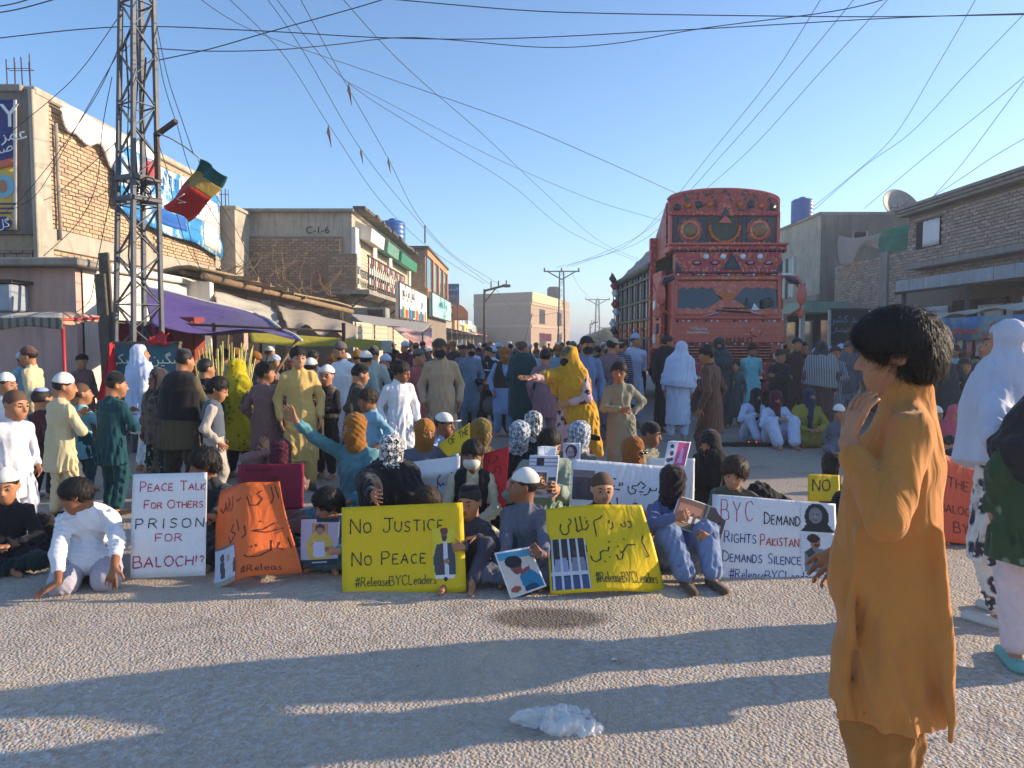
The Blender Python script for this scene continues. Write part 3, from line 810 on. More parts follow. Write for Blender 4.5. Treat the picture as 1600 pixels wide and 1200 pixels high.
# ---------------- ground ----------------
def ground_mat():
    m = bpy.data.materials.new('road_chippings'); m.use_nodes = True; g = NT(m); b = g.n['Principled BSDF']
    tc = g.node('TexCoord').outputs['Object']
    vo = g.node('TexVoronoi', i_Scale=64.0); g.link(tc, vo.inputs['Vector'])
    v2 = g.node('TexVoronoi', i_Scale=150.0); g.link(tc, v2.inputs['Vector'])
    n1 = g.node('TexNoise', i_Scale=.55, i_Detail=6.0, i_Roughness=.62); g.link(tc, n1.inputs['Vector'])
    n2 = g.node('TexNoise', i_Scale=26.0, i_Detail=5.0); g.link(tc, n2.inputs['Vector'])
    st = g.mix(vo.outputs[1], lin((132, 122, 112)), lin((196, 180, 164)))
    hs = g.node('HueSaturation', i_Saturation=.16, i_Value=1.0); g.link(vo.outputs[1], hs.inputs['Color'])
    st = g.mix(.4, lin((178, 163, 147)), hs.outputs[0])
    st = g.mix(g.ramp(n2.outputs[0], .35, .65), st, lin((180, 158, 134)))
    dust = g.mix(g.ramp(n1.outputs[0], .38, .62), st, lin((182, 167, 150)))
    n3 = g.node('TexNoise', i_Scale=1.7, i_Detail=7.0, i_Roughness=.7, i_Distortion=.6); g.link(tc, n3.inputs['Vector'])
    dust = g.mix(g.math('MULTIPLY', g.ramp(n3.outputs[0], .56, .68), .5), dust, lin((104, 98, 92)))
    dust = g.mix(g.math('MULTIPLY', g.ramp(n3.outputs[0], .44, .34), .5), dust, lin((214, 190, 158)))
    cr = g.node('TexVoronoi', i_Scale=.8); cr.feature = 'DISTANCE_TO_EDGE'; mx_ = g.node('Mix', data_type='VECTOR'); mx_.inputs[0].default_value = .25; g.link(tc, mx_.inputs[4]); g.link(n3.outputs[1], mx_.inputs[5]); g.link(mx_.outputs[1], cr.inputs['Vector'])
    dust = g.mix(g.math('MULTIPLY', g.ramp(cr.outputs[0], .008, .002), .12), dust, lin((70, 66, 62)))
    # oil or water stain beside the seated row, and small dark ones
    sp = g.node('SeparateXYZ'); g.link(tc, sp.inputs[0])
    def spot(x, y, rx, ry):
        dx = g.math('DIVIDE', g.math('SUBTRACT', sp.outputs[0], x), rx); dy = g.math('DIVIDE', g.math('SUBTRACT', sp.outputs[1], y), ry)
        r = g.math('ADD', g.math('MULTIPLY', dx, dx), g.math('MULTIPLY', dy, dy))
        r = g.math('ADD', r, g.math('MULTIPLY', n2.outputs[0], .5)); return g.ramp(r, 1.35, .75)
    base = g.mix(g.math('MULTIPLY', spot(.19, 3.9, .36, .17), .72), dust, lin((70, 58, 46)))
    base = g.mix(g.math('MULTIPLY', spot(-.9, 2.2, .5, .2), .18), base, lin((70, 62, 55)))
    # beyond the near strip the road colour turns darker and greyer with distance
    far = g.ramp(sp.outputs[1], 5.0, 10.0)
    base = g.mix(g.math('MULTIPLY', far, .65), base, lin((128, 122, 116)))
    g.link(base, b.inputs['Base Color']); b.inputs['Roughness'].default_value = .9; b.inputs['Specular IOR Level'].default_value = .25
    h = g.math('ADD', g.math('MULTIPLY', g.ramp(vo.outputs[0], .75, .0), .8), g.math('MULTIPLY', n2.outputs[0], .5))
    h = g.math('ADD', h, g.math('MULTIPLY', v2.outputs[0], -.25))
    bp = g.node('Bump', i_Strength=1.0, i_Distance=.0065); g.link(h, bp.inputs['Height']); g.link(bp.outputs[0], b.inputs['Normal'])
    return m
GM = ground_mat()
GM2 = mat('dusty_earth', (158, 142, 122), rough=.95, var=.2, vs=.6, bump=.01, bs=20)
MB().add([(-900, -60, -.02), (900, -60, -.02), (900, 1800, -.02), (-900, 1800, -.02)], [(0, 1, 2, 3)]).build('ground', GM2, kind='structure')
def road():
    # near strip with real relief, then a plain sheet
    x = np.linspace(-7.4, 9.0, 420); y = np.linspace(1.2, 6.2, 200)
    X, Y = np.meshgrid(x, y, indexing='ij'); rg = np.random.RandomState(3)
    Z = rg.rand(*X.shape) * .0065 + .004 * np.sin(X * 1.3 + 1) * np.sin(Y * 1.1) + .002 * np.sin(X * 5.1) * np.sin(Y * 4.3)
    Z[0] = Z[-1] = 0; Z[:, 0] = Z[:, -1] = 0
    V = np.stack([X, Y, Z], 2).reshape(-1, 3); n = len(y)
    i, j = np.meshgrid(np.arange(len(x) - 1), np.arange(n - 1), indexing='ij'); a = (i * n + j).ravel()
    me = np_mesh('road', V, np.stack([a, a + n, a + n + 1, a + 1], 1))
    MBx = MB()
    for (x0, y0, x1, y1) in ((-7.4, -8, 9, 1.2), (-7.4, 6.2, 9, 500)): MBx.add([(x0, y0, 0), (x1, y0, 0), (x1, y1, 0), (x0, y1, 0)], [(0, 1, 2, 3)])
    o = link_mesh('road', me, GM); o['kind'] = 'structure'
    MBx.build('road_surface', GM, kind='structure')
road()
CONC = mat('concrete', (150, 142, 132), rough=.9, var=.15, vs=2.0, bump=.006, bs=30, grime=.5)
CONC_L = mat('concrete_pale', (172, 162, 146), rough=.9, var=.15, vs=2.0, bump=.006, bs=30, grime=.35)
kb = MB()
for (x, y0, y1) in ((-5.1, 15, 95), (6.9, 9.5, 95)):
    n = int((y1 - y0) / 1.5)
    for k in range(min(n, 24)): kb.box((x, y0 + .75 + 1.5 * k, .06), (.16, 1.46, .13))
    kb.box((x, (y0 + n * 1.5 + 36 + y0) / 2 if 0 else (y0 + 36 + y1) / 2, .06), (.16, y1 - y0 - 36, .13))
kb.build('kerb', CONC, kind='structure')
MB().box((-7.6, 55, .05), (4.8, 80, .1)).box((9.1, 52, .05), (4.2, 85, .1)).build('pavement', CONC_L, kind='structure')

# ---------------- bricks ----------------
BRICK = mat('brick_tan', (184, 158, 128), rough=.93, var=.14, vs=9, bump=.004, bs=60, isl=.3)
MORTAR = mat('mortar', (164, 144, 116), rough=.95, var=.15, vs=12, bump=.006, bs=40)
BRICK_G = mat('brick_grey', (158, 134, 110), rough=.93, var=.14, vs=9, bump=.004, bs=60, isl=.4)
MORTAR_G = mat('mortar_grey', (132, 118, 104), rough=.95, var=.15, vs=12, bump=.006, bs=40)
CUBE_V = np.array([(x, y, z) for x in (-.5, .5) for y in (-.5, .5) for z in (-.5, .5)])
CUBE_F = np.array([(0, 1, 3, 2), (4, 6, 7, 5), (0, 4, 5, 1), (2, 3, 7, 6), (0, 2, 6, 4), (1, 5, 7, 3)])
def brick_wall(parent, O, u, n, L, z0, z1, bm, nparts=0, bw=.235, bh=.085, holes=(), seed=1, gap=.014):
    """bricks standing proud of a wall face; O start point (x,y), u along, n out of the wall"""
    rg = np.random.RandomState(seed); u = np.array(u, float); n = np.array(n, float)
    C_, Sc = [], []
    row = 0; z = z0
    while z + bh <= z1 + 1e-6:
        s = -(row % 2) * bw / 2
        while s < L:
            a = max(s, 0); b = min(s + bw, L)
            if b - a > .05:
                m = (a + b) / 2; zc = z + bh / 2
                if not any(h[0] < m < h[1] and h[2] < zc < h[3] for h in holes):
                    C_.append((m, zc)); Sc.append(b - a - gap)
            s += bw
        z += bh; row += 1
    C_ = np.array(C_); Sc = np.array(Sc); N = len(C_)
    P = np.array([O[0], O[1], 0.])[None] + C_[:, :1] * u + C_[:, 1:] * U + n * (rg.uniform(-.006, .007, (N, 1)) + .004)
    sz = np.stack([Sc * rg.uniform(.95, 1.0, N), np.full(N, .05), (bh - gap) * rg.uniform(.86, 1.03, N)], 1)
    d = np.linalg.norm(P - np.array([0, 0, CAMZ]), axis=1)
    vis = np.array([abs(p[0] / max(p[1], .1)) < .71 for p in P])
    order = np.argsort(d + 100 * ~vis); sel = order[:nparts]; rest = order[nparts:]
    Rm = np.stack([u, n, U], 1)
    if nparts:
        ms = []
        for k in range(6):
            v = CUBE_V * 1.0; v = v * (1 + rg.uniform(-.05, .03, (8, 1))); me = np_mesh('brick', v, CUBE_F, False); me.materials.append(bm); ms.append(me)
        for i in sel:
            o = bpy.data.objects.new('brick', ms[i % 6]); COL.objects.link(o); o.parent = parent
            Mx = Matrix.Identity(4); A = Rm @ np.diag(sz[i])
            t_ = rg.uniform(-.02, .02); 
            for a in range(3):
                for b in range(3): Mx[a][b] = A[a, b]
            pl = P[i] - np.array(parent.matrix_world.translation if 0 else parent.location)
            Mx.translation = Vector(pl); o.matrix_local = Mx
    V = (CUBE_V[None] * sz[rest][:, None]) * (1 + rg.uniform(-.05, .03, (len(rest), 8, 1)))
    V = V @ Rm.T + P[rest][:, None] - np.array(parent.location)
    Fq = (CUBE_F[None] + np.arange(len(rest))[:, None, None] * 8).reshape(-1, 4)
    if len(rest):
        o = link_mesh('bricks', np_mesh('bricks', V.reshape(-1, 3), Fq, False), bm, parent); o['kind'] = 'stuff'

def rebar(parent, x, y, z, n, hgt, sp=.07):
    for k in range(n):
        MB().tube([(x + (k - n / 2) * sp, y + (k % 2) * .12, z - .1), (x + (k - n / 2) * sp + random.uniform(-.02, .02), y + (k % 2) * .12, z + hgt * random.uniform(.8, 1))], .011, 5).build('rebar', STEEL_D, parent)
    MB().tube([(x - n / 2 * sp, y, z + hgt * .6), (x + n / 2 * sp - sp, y, z + hgt * .6), (x + n / 2 * sp - sp, y + .12, z + hgt * .6), (x - n / 2 * sp, y + .12, z + hgt * .6), (x - n / 2 * sp, y, z + hgt * .6)], .007, 4).build('tie_ring', STEEL_D, parent)
STEEL_D = mat('rusty_steel', (84, 66, 56), rough=.8, var=.3, vs=20, metal=.3)
STEEL = mat('galvanised_steel', (84, 86, 92), rough=.6, var=.2, vs=12, metal=.35, spec=.5, grime=.4)
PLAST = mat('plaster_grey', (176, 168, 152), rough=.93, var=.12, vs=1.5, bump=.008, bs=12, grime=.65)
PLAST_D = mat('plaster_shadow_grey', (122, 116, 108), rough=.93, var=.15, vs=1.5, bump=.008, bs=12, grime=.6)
PINK = mat('plaster_pink', (190, 158, 148), rough=.9, var=.1, vs=1.5, bump=.006, bs=14, grime=.35)
WHITEP = mat('plaster_white', (222, 214, 200), rough=.9, var=.08, vs=1.5, bump=.008, bs=14, grime=.3)
DARK = mat('dark_interior', (38, 32, 30), rough=.95, var=.2)
SHUT = mat('shutter_cream', (196, 186, 160), rough=.6, var=.08, metal=.1)
SHUTW = mat('shutter_white', (198, 200, 202), rough=.6, var=.08, metal=.1)
WOOD = mat('weathered_wood', (136, 112, 84), rough=.9, var=.25, vs=8, bump=.004, bs=60)
WOOD_D = mat('dark_plank', (92, 84, 72), rough=.9, var=.25, vs=8, bump=.004, bs=60)
GLASS = mat('window_glass', (70, 92, 92), rough=.08, var=.1, spec=.8)
GREEN = mat('green_paint', (32, 120, 86), rough=.6, var=.15, grime=.3)
PALE = mat('whitewash', (214, 208, 196), rough=.9, var=.08)

def slats(parent, O, u, n, L, z0, z1, m, k=14, name='slat'):
    """a roller shutter: one part per slat"""
    u = Vector(u); n = Vector(n); hs = (z1 - z0) / k
    base = MB()
    mb = MB().prism([(0, 0), (.02, hs * .3), (.02, hs * .7), (0, hs * .97)], 'x', 0, L)
    me = mb.mesh(name); me.materials.append(m)
    for i in range(k):
        o = bpy.data.objects.new(name, me); COL.objects.link(o); o.parent = parent
        Mx = Matrix((( u.x, n.x, 0, O[0]), (u.y, n.y, 0, O[1]), (0, 0, 1, z0 + hs * i), (0, 0, 0, 1)))
        Mx.translation = Vector((O[0], O[1], z0 + hs * i)) - parent.location
        o.matrix_local = Mx

def font_mesh(txt, size, m, parent, M4, ext=.004, name='lettering', align='CENTER', wide=1.0):
    cu = bpy.data.curves.new(name, 'FONT'); cu.body = txt; cu.size = size; cu.extrude = ext; cu.align_x = align; cu.align_y = 'CENTER'; cu.resolution_u = 3
    o = bpy.data.objects.new(name, cu); COL.objects.link(o)
    me = bpy.data.meshes.new_from_object(o.evaluated_get(bpy.context.evaluated_depsgraph_get()))
    bpy.data.objects.remove(o); bpy.data.curves.remove(cu)
    me.transform(Matrix.Diagonal((wide, 1, 1, 1)))
    o = link_mesh(name, me, None, parent); me.materials.clear(); me.materials.append(m)
    o.matrix_local = M4; return o
def face_m4(o, u, n):
    """text frame: x along u, y up, z out along n"""
    u = Vector(u).normalized(); n = Vector(n).normalized(); v = n.cross(u)
    M_ = Matrix((u, v, n)).transposed().to_4x4(); M_.translation = Vector(o); return M_
def ur(s):
    """join Arabic-script letters (presentation forms), right to left"""
    iso = {'ا': (0xFE8D, 0), 'ب': (0xFE8F, 1), 'پ': (0xFB56, 1), 'ت': (0xFE95, 1), 'ج': (0xFE9D, 1), 'ح': (0xFEA1, 1), 'خ': (0xFEA5, 1), 'د': (0xFEA9, 0), 'ر': (0xFEAD, 0), 'ز': (0xFEAF, 0), 'س': (0xFEB1, 1), 'ش': (0xFEB5, 1), 'ص': (0xFEB9, 1), 'ع': (0xFEC9, 1), 'غ': (0xFECD, 1), 'ف': (0xFED1, 1), 'ق': (0xFED5, 1), 'ک': (0xFB8E, 1), 'گ': (0xFB92, 1), 'ل': (0xFEDD, 1), 'م': (0xFEE1, 1), 'ن': (0xFEE5, 1), 'و': (0xFEED, 0), 'ہ': (0xFEE9, 1), 'ی': (0xFBFC, 1), 'چ': (0xFB7A, 1), 'ط': (0xFEC1, 1)}
    out = []
    for wd in s.split(' '):
        q = ''
        for i, c in enumerate(wd):
            if c not in iso: q += c; continue
            b, dual = iso[c]
            prev = i > 0 and wd[i - 1] in iso and iso[wd[i - 1]][1]
            nxt = i < len(wd) - 1 and wd[i + 1] in iso and dual
            q += chr(b + (3 if prev and nxt else 2 if nxt else 1 if prev else 0))
        out.append(q[::-1])
    return ' '.join(out[::-1])

# ---------------- left side buildings ----------------
def bld(name, label, loc, group='buildings along the street', cat='building'):
    o = thing(name, label, cat, loc, 0, group); return o
b1 = bld('brick_building', 'tall tan brick building with torn banners at the left edge, behind the steel tower', (-9.2, 14.5, 0))
def rel(o, p): return Vector(p) - o.location
mb = MB(); mb.box((-4.0, 4.45, 3.12), (7.98, 8.88, 6.24)); mb.build('wall', [MORTAR], b1)
mb = MB()
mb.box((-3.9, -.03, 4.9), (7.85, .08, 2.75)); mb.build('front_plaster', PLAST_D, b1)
for c_, d_ in (((.0, .16, 3.12), (.10, .5, 6.3)), ((.01, 8.7, 3.12), (.09, .42, 6.3)), ((.0, 4.3, 3.12), (.05, .30, 6.2))): MB().box(c_, d_).build('column', CONC_L, b1, bevel=.015)
MB().box((.005, 4.45, 3.5), (.10, 8.9, .42)).build('floor_band', CONC_L, b1, bevel=.015)
MB().box((-.1, 4.45, 6.27), (.34, 8.95, .16)).build('parapet', CONC_L, b1, bevel=.03)
MB().box((-4.1, -.02, 6.28), (7.9, .22, .14)).build('parapet', CONC, b1, bevel=.02)
MB().tube([(.09, .55, 5.8), (.10, .55, 3.5)], .035, 8).build('drain_pipe', CONC, b1)
brick_wall(b1, (-9.2, 14.92), (0, 1, 0), (1, 0, 0), 8.05, 3.72, 6.16, BRICK, 210, holes=((4.0, 4.3, 0, 9),), seed=2)
brick_wall(b1, (-9.2, 14.92), (0, 1, 0), (1, 0, 0), 8.05, 2.0, 3.28, BRICK, 90, seed=3)
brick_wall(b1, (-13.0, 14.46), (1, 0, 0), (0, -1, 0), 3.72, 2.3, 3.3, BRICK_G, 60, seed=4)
rebar(b1, -.1 - .25, .2, 6.3, 7, .75, .075)
rebar(b1, -.1, 8.2, 6.3, 5, .5, .07)
b1b = bld('parapet_block', 'low lit parapet block with rebar just past the tall brick building', (-8.75, 23.6, 0))
MB().box((-1, 1.0, 2.8), (2, 2.0, 5.6)).build('wall', CONC_L, b1b); MB().box((-1, 1.0, 5.65), (2.1, 2.05, .1)).build('parapet', CONC_L, b1b)
rebar(b1b, -.45, .3, 5.7, 6, .7, .06)
# banners
BAN_W = cloth('f0ece8', name='banner_white', wrinkle=.05, transl=.2); BAN_B = mat('banner_blue', (40, 132, 196), rough=.55, var=.15, vs=2, pat='patch', col2=(206, 222, 230), ps=1.3, wrinkle=.05)
BAN_N = mat('banner_navy', (30, 44, 112), rough=.5, var=.05, wrinkle=.03); BAN_Y = mat('banner_yellow', (216, 176, 66), rough=.5, var=.06, wrinkle=.03)
BAN_O = mat('banner_orange', (206, 104, 70), rough=.5, var=.06); RED = mat('red_cloth', (190, 34, 44), rough=.8, var=.15, wrinkle=.03, bump=.001, bs=300)
CYAN = mat('banner_cyan', (120, 180, 200), rough=.5, var=.1)
bt = thing('torn_banner', 'torn white banner with red patch hanging on the brick wall top', 'banner', (-9.1, 15, 5.5))
def tornf(u, v):
    y = 15.05 + u * 4.0; top = 6.22 + .02 * math.sin(u * 9); bot = top - (.25 + .95 * u ** .8 + .12 * math.sin(u * 13) + .07 * math.sin(u * 31))
    return (-9.03 + .05 * math.sin(u * 14 + v * 3) + .04 * math.sin(v * 9 + u * 4), y, top + (bot - top) * v)
o = sheet('fabric', lambda u, v: rel(bt, tornf(u, v)), 40, 10, BAN_W, bt)
sheet('red_patch', lambda u, v: rel(bt, Vector(tornf(.62 + u * .34, .25 + v * .5)) + Vector((.012, 0, 0))), 10, 6, mat('faded_red', (196, 70, 70), var=.4, vs=8), bt)
bb = thing('street_banner', 'large blue and white printed banner on the brick wall behind the flag', 'banner', (-9.1, 17, 5))
def bluef(u, v):
    y = 17.05 + u * 6.0; t = 5.95 - .05 * u + .03 * math.sin(u * 12); b = 4.55 - .62 * u - .1 * math.sin(u * 6) + (0.55 if u > .9 else 0) * 0
    return (-9.0 + .05 * math.sin(u * 17) * math.sin(v * 5) + .03 * math.sin(v * 11 + u * 5), y, t + (b - t) * v)
sheet('fabric', lambda u, v: rel(bb, bluef(u, v)), 50, 12, BAN_B, bb)
BLUT = mat('print_white', (228, 232, 234), rough=.6, var=.03); BLUD = mat('print_blue', (28, 92, 170), rough=.6, var=.05)
font_mesh('INT JUMERA', .62, BLUT, bb, face_m4(rel(bb, (-8.90, 20.5, 5.55)), (0, 1, -.02), (1, 0, 0)), ext=.01)
sheet('printed_band', lambda u, v: rel(bb, Vector(bluef(.02 + u * .80, .50 + v * .07)) + Vector((.012, 0, 0))), 30, 2, BLUT, bb)
sheet('printed_band', lambda u, v: rel(bb, Vector(bluef(.30 + u * .30, .64 + v * .22)) + Vector((.012, 0, 0))), 12, 4, BLUD, bb)
sheet('printed_band', lambda u, v: rel(bb, Vector(bluef(.80 + u * .17, .14 + v * .80)) + Vector((.014, 0, 0))), 8, 6, PALE, bb)
# navy and yellow board on the camera-facing wall
by_ = thing('wall_banner', 'navy and yellow advertising banner on the shaded wall at the left edge', 'banner', (-10.9, 14.36, 4.9))
def ban(u, v, d=0):
    p = at(-120 + u * 145, 156 + v * 203, 14.38 - d); return p - by_.location
sheet('fabric', lambda u, v: ban(u, v) + Vector((0, .02 * math.sin(v * 9), 0)), 8, 16, BAN_N, by_)
sheet('yellow_field', lambda u, v: ban(u, .66 - u * .16 + v * (.34 + u * .16) - (.0), .03), 6, 8, BAN_Y, by_)
sheet('orange_band', lambda u, v: ban(u, .60 - u * .16 + v * .065, .035), 6, 2, BAN_O, by_)
sheet('white_border', lambda u, v: ban(.97 + u * .04, v, .04), 1, 12, PALE, by_)
mbp = MB(); q = [ban(.95 + .11 * math.cos(a) - .08, .665 + .09 * math.sin(a), .05) for a in np.linspace(0, 2 * PI, 20)[:-1]]; mbp.add(q + [p + Vector((0, .01, 0)) for p in q], [tuple(range(19)), tuple(range(19, 38))[::-1]]); mbp.build('portrait_disc', CYAN, by_)
mbp = MB(); q = [ban(.855 + .05 * math.cos(a), .665 + .05 * math.sin(a), .06) for a in np.linspace(0, 2 * PI, 16)[:-1]]; mbp.add(q, [tuple(range(15))]); mbp.build('portrait_head', SKINS[0], by_)
mbp = MB(); q = [ban(.86 + .10 * math.cos(a), .95 + .055 * math.sin(a), .05) for a in np.linspace(0, 2 * PI, 16)[:-1]]; mbp.add(q, [tuple(range(15))]); mbp.build('round_logo', BAN_N, by_)
font_mesh('Y', .62, BLUT, by_, face_m4(ban(.93, .13, .05), (1, 0, 0), (0, -1, 0)), ext=.003)
font_mesh(ur('عمر علی'), .34, BLUT, by_, face_m4(ban(.80, .28, .05), (1, 0, .1), (0, -1, 0)), ext=.003)
font_mesh(ur('صدر'), .26, BLUT, by_, face_m4(ban(.84, .38, .05), (1, 0, .3), (0, -1, 0)), ext=.003)
font_mesh(ur('گل'), .22, BLUT, by_, face_m4(ban(.86, .955, .07), (1, 0, .1), (0, -1, 0)), ext=.003)
mbp = MB()
for k in range(3): q = ban(.86, .80 + k * .035, .05); mbp.box(q, (.5 - k * .08, .004, .035))
mbp.build('print_lines', BAN_N, by_, kind='stuff')

# pink shop
ps = bld('pink_shop', 'pink plastered single storey shop below the tall brick building', (-6.75, 11.5, 0), cat='shop')
MB().box((-3.2, .1, 1.3), (6.4, .2, 2.6)).build('wall', PINK, ps)
MB().box((-.1, 2.2, 1.3), (.2, 4.1, 2.6)).build('wall', WHITEP, ps)
mb = MB()
for k in range(9): mb.box((-.12 - k * .72, .15, 2.66 + random.uniform(-.02, .02)), (.74, .95, .11 + random.uniform(0, .03)), rz=random.uniform(-.02, .02))
mb.build('roof_slab', CONC, ps, bevel=.02)
MB().box((-.35, 2.6, 2.70), (.8, 4.4, .13)).build('roof_slab', WHITEP, ps, bevel=.02)
MB().box((-4.4, -.03, .95), (2.6, .06, 1.9)).build('doorway', DARK, ps)
MB().box((-3.06, -.05, .98), (.09, .1, 1.96)).build('door_frame', STEEL_D, ps)
ac = thing('air_conditioner', 'grey air conditioner box on the pink shop wall', 'air conditioner', (-8.2, 11.25, 1.9))
MB().box((0, 0, .22), (1.5, .42, .40)).build('casing', mat('ac_grey', (150, 160, 172), rough=.5), ac, bevel=.02); MB().box((0, 0, .46), (1.6, .5, .05)).build('top_cover', STEEL_D, ac)
for k in range(6): MB().box((-.1, -.22, .08 + k * .055), (1.2, .012, .02)).build('grille_slat', STEEL, ac)
# planks leaning against the shop corner
for i, (px, y0, y1, Y, lab) in enumerate(((166, 395, 560, 11.2, 'tall weathered plank leaning beside the steel tower'), (160, 428, 560, 11.0, 'shorter dark plank leaning beside the tall plank'))):
    a = at(px - 4, y0, Y + .3); b = at(px + 12, y1, Y); b.z = 0
    mb = MB(); mb.bar(a, b, .16, .05, up=(0, 1, 0)); mb.build('leaning_plank', WOOD_D, label=lab, cat='plank', group='planks leaning at the shop corner', bevel=.01)
# low shops with sagging roof between pink shop and balcony house
ls = bld('low_shops', 'row of low whitewashed shops under a sagging beam roof', (-6.4, 15.7, 0), cat='shop')
MB().box((-1.6, 4.2, 1.35), (.2, 8.4, 2.7)).build('wall', DARK, ls); MB().box((-.8, -.1, 1.35), (1.8, .2, 2.7)).build('wall', WHITEP, ls)
for k, y in enumerate((1.2, 3.4, 5.6, 7.8)): MB().box((-.6, y, 1.3), (.28, .3, 2.6)).build('pillar', (PALE, PINK)[k % 2], ls)
for k in range(9):
    y = .2 + k * .95; MB().bar((-1.7, y, 2.95 - k * .04), (.9 - k * .02 + random.uniform(-.1, .2), y + random.uniform(-.1, .1), 2.78 - k * .045), .08).build('roof_beam', WOOD, ls)
pts = [at(318, 431, 15.2), at(400, 452, 17.6), at(470, 468, 19.8), at(550, 487, 23.0)]
mb = MB(); mb.tube([rel(ls, p) for p in pts], .075, 8); mb.build('eaves_pole', WOOD, ls)
pts2 = [p + Vector((-.5, .1, .10)) for p in pts]; mb = MB(); mb.tube([rel(ls, p) for p in pts2], .06, 8); mb.build('eaves_pole', WOOD, ls)
sheet('roof_mat', lambda u, v: rel(ls, pts[0].lerp(pts[-1], u) + Vector((-1.6 * v, 0, .14 + .1 * math.sin(u * 9) * .3 + .06 * math.sin(v * 7)))), 24, 6, mat('straw_mat', (150, 130, 98), var=.3, vs=10, bump=.02, bs=30), ls, th=.05)
# dry branches heaped on the roof
def twigs(label, c, n, sp, seed):
    rg = random.Random(seed); t = thing('brushwood_heap', label, 'brushwood', c, 0, 'dry branches on the roofs')
    for k in range(n):
        p = Vector((rg.uniform(-sp[0], sp[0]), rg.uniform(-sp[1], sp[1]), 0)); d = Vector((rg.uniform(-1, 1), rg.uniform(-.6, .6), rg.uniform(.1, .9))).normalized(); pts = [p]
        for j in range(5): d = (d + Vector((rg.uniform(-.5, .5), rg.uniform(-.5, .5), rg.uniform(-.35, .25)))).normalized(); pts.append(pts[-1] + d * rg.uniform(.15, .38))
        MB().tube(pts, [.014, .012, .010, .008, .006, .003], 4).build('branch', WOOD, t)
twigs('tangle of dry branches on the low roof left of the green door', at(370, 438, 19), 26, (1.2, .8), 5)
twigs('bent dry branches on the low roof by the grey brick wall', at(470, 462, 21.5), 20, (1.3, .8), 6)
# balcony house
b2 = bld('balcony_house', 'two storey house with cream shutters and a railed brick balcony', (-5.35, 25, 0))
MB().box((-2.3, 6.8, 2.86), (4.58, 13.6, 5.72)).build('wall', PLAST, b2)
MB().box((-2.35, 6.7, 5.77), (4.9, 13.9, .11)).build('roof_slab', CONC, b2, bevel=.02)
mb = MB()
for k in range(22): mb.box((.25, .2 + k * .62, 5.88 + random.uniform(-.01, .02)), (random.uniform(.4, .6), .6, .1), rz=random.uniform(-.05, .05))
mb.build('roof_edge_tiles', WOOD_D, b2, kind='stuff')
MB().box((-2.45, -.06, 2.46), (4.25, .12, 4.92)).build('side_wall', MORTAR_G, b2)
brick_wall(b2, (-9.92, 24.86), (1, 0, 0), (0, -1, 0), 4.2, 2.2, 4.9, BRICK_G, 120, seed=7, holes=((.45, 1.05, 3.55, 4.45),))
MB().box((-3.82, -.16, 4.0), (.56, .06, .86)).build('green_door', GREEN, b2)
for s in (-.31, .31): MB().box((-3.82 + s, -.17, 4.0), (.06, .08, .96)).build('door_frame', WOOD_D, b2)
font_mesh('C-1-6', .34, mat('spray_black', (40, 38, 36)), b2, face_m4((-1.15, -.03, 4.98 + .15), (1, 0, 0), (0, -1, 0)), ext=.003, name='graffiti')
for (y0, y1) in ((.75, 3.0), (4.1, 6.6), (7.9, 12.9)):
    slats(b2, (-5.33, 25 + y0), (0, 1, 0), (1, 0, 0), y1 - y0, 3.1, 4.95, SHUT, 16)
for y in (.35, 3.55, 7.2, 13.3): MB().box((.05, y, 4.1), (.14, .75, 2.3)).build('pillar', PALE, b2)
for k, (y0, y1) in enumerate(((.6, 3.2), (4.0, 6.8), (7.6, 12.8))):
    MB().prism([(0, 4.98), (.5, 4.86), (.55, 5.3), (0, 5.55)], 'y', y0, y1).build('sign_box', (PALE, mat('sign_green', (96, 140, 122), grime=.4), GREEN)[k], b2)
MB().box((.42, 2.6, 3.0), (.84, 8.2, .14)).build('balcony_slab', CONC, b2)
bp = MB().box((.0, -1.42, 3.62), (.9, .14, 1.15)); bp.box((-.5, -.7, 3.62), (.12, 1.4, 1.15)); bp.build('balcony_wall', MORTAR_G, b2)
MB().box((.0, -.7, 3.0), (1.0, 1.5, .14)).build('balcony_slab', CONC, b2)
brick_wall(b2, (-5.8, 23.51), (1, 0, 0), (0, -1, 0), .9, 3.08, 4.18, BRICK_G, 40, seed=8)
MB().bar((.78, -1.4, 4.15), (.78, 6.6, 4.15), .05).build('hand_rail', STEEL_D, b2); MB().bar((.78, -1.4, 3.15), (.78, 6.6, 3.15), .05).build('foot_rail', STEEL_D, b2)
RP = [mat('tile_pale', (190, 184, 176)), mat('tile_red', (150, 62, 54)), mat('tile_grey', (120, 126, 122))]
for k in range(20):
    MB().bar((.78, -1.3 + k * .4, 3.1), (.78, -1.3 + k * .4, 4.15), .03).build('baluster', STEEL_D, b2)
    for j in range(3): MB().box((.79, -1.1 + k * .4, 3.35 + j * .33), (.02, .26, .2)).build('rail_plate', RP[(k * 2 + j * 3 + k * j) % 3], b2)
for y in (-1.2, 2.4, 6.2): MB().bar((.75, y, 2.95), (0, y, 2.35), .05).build('bracket', STEEL_D, b2)
for k, y in enumerate((0, 3.5, 8)): slats(b2, (-5.33, 25 + y + .3), (0, 1, 0), (1, 0, 0), 2.8, .1, 2.5, SHUT, 12)
ac2 = thing('air_conditioner', 'pale air cooler box hung under the brick balcony', 'air conditioner', at(580, 492, 24.2))
MB().box((0, 0, 0), (1.1, .7, .45)).build('casing', mat('cooler', (150, 150, 136), grime=.4), ac2, bevel=.03); MB().box((.2, -.36, 0), (.5, .02, .3)).build('grille', STEEL_D, ac2)
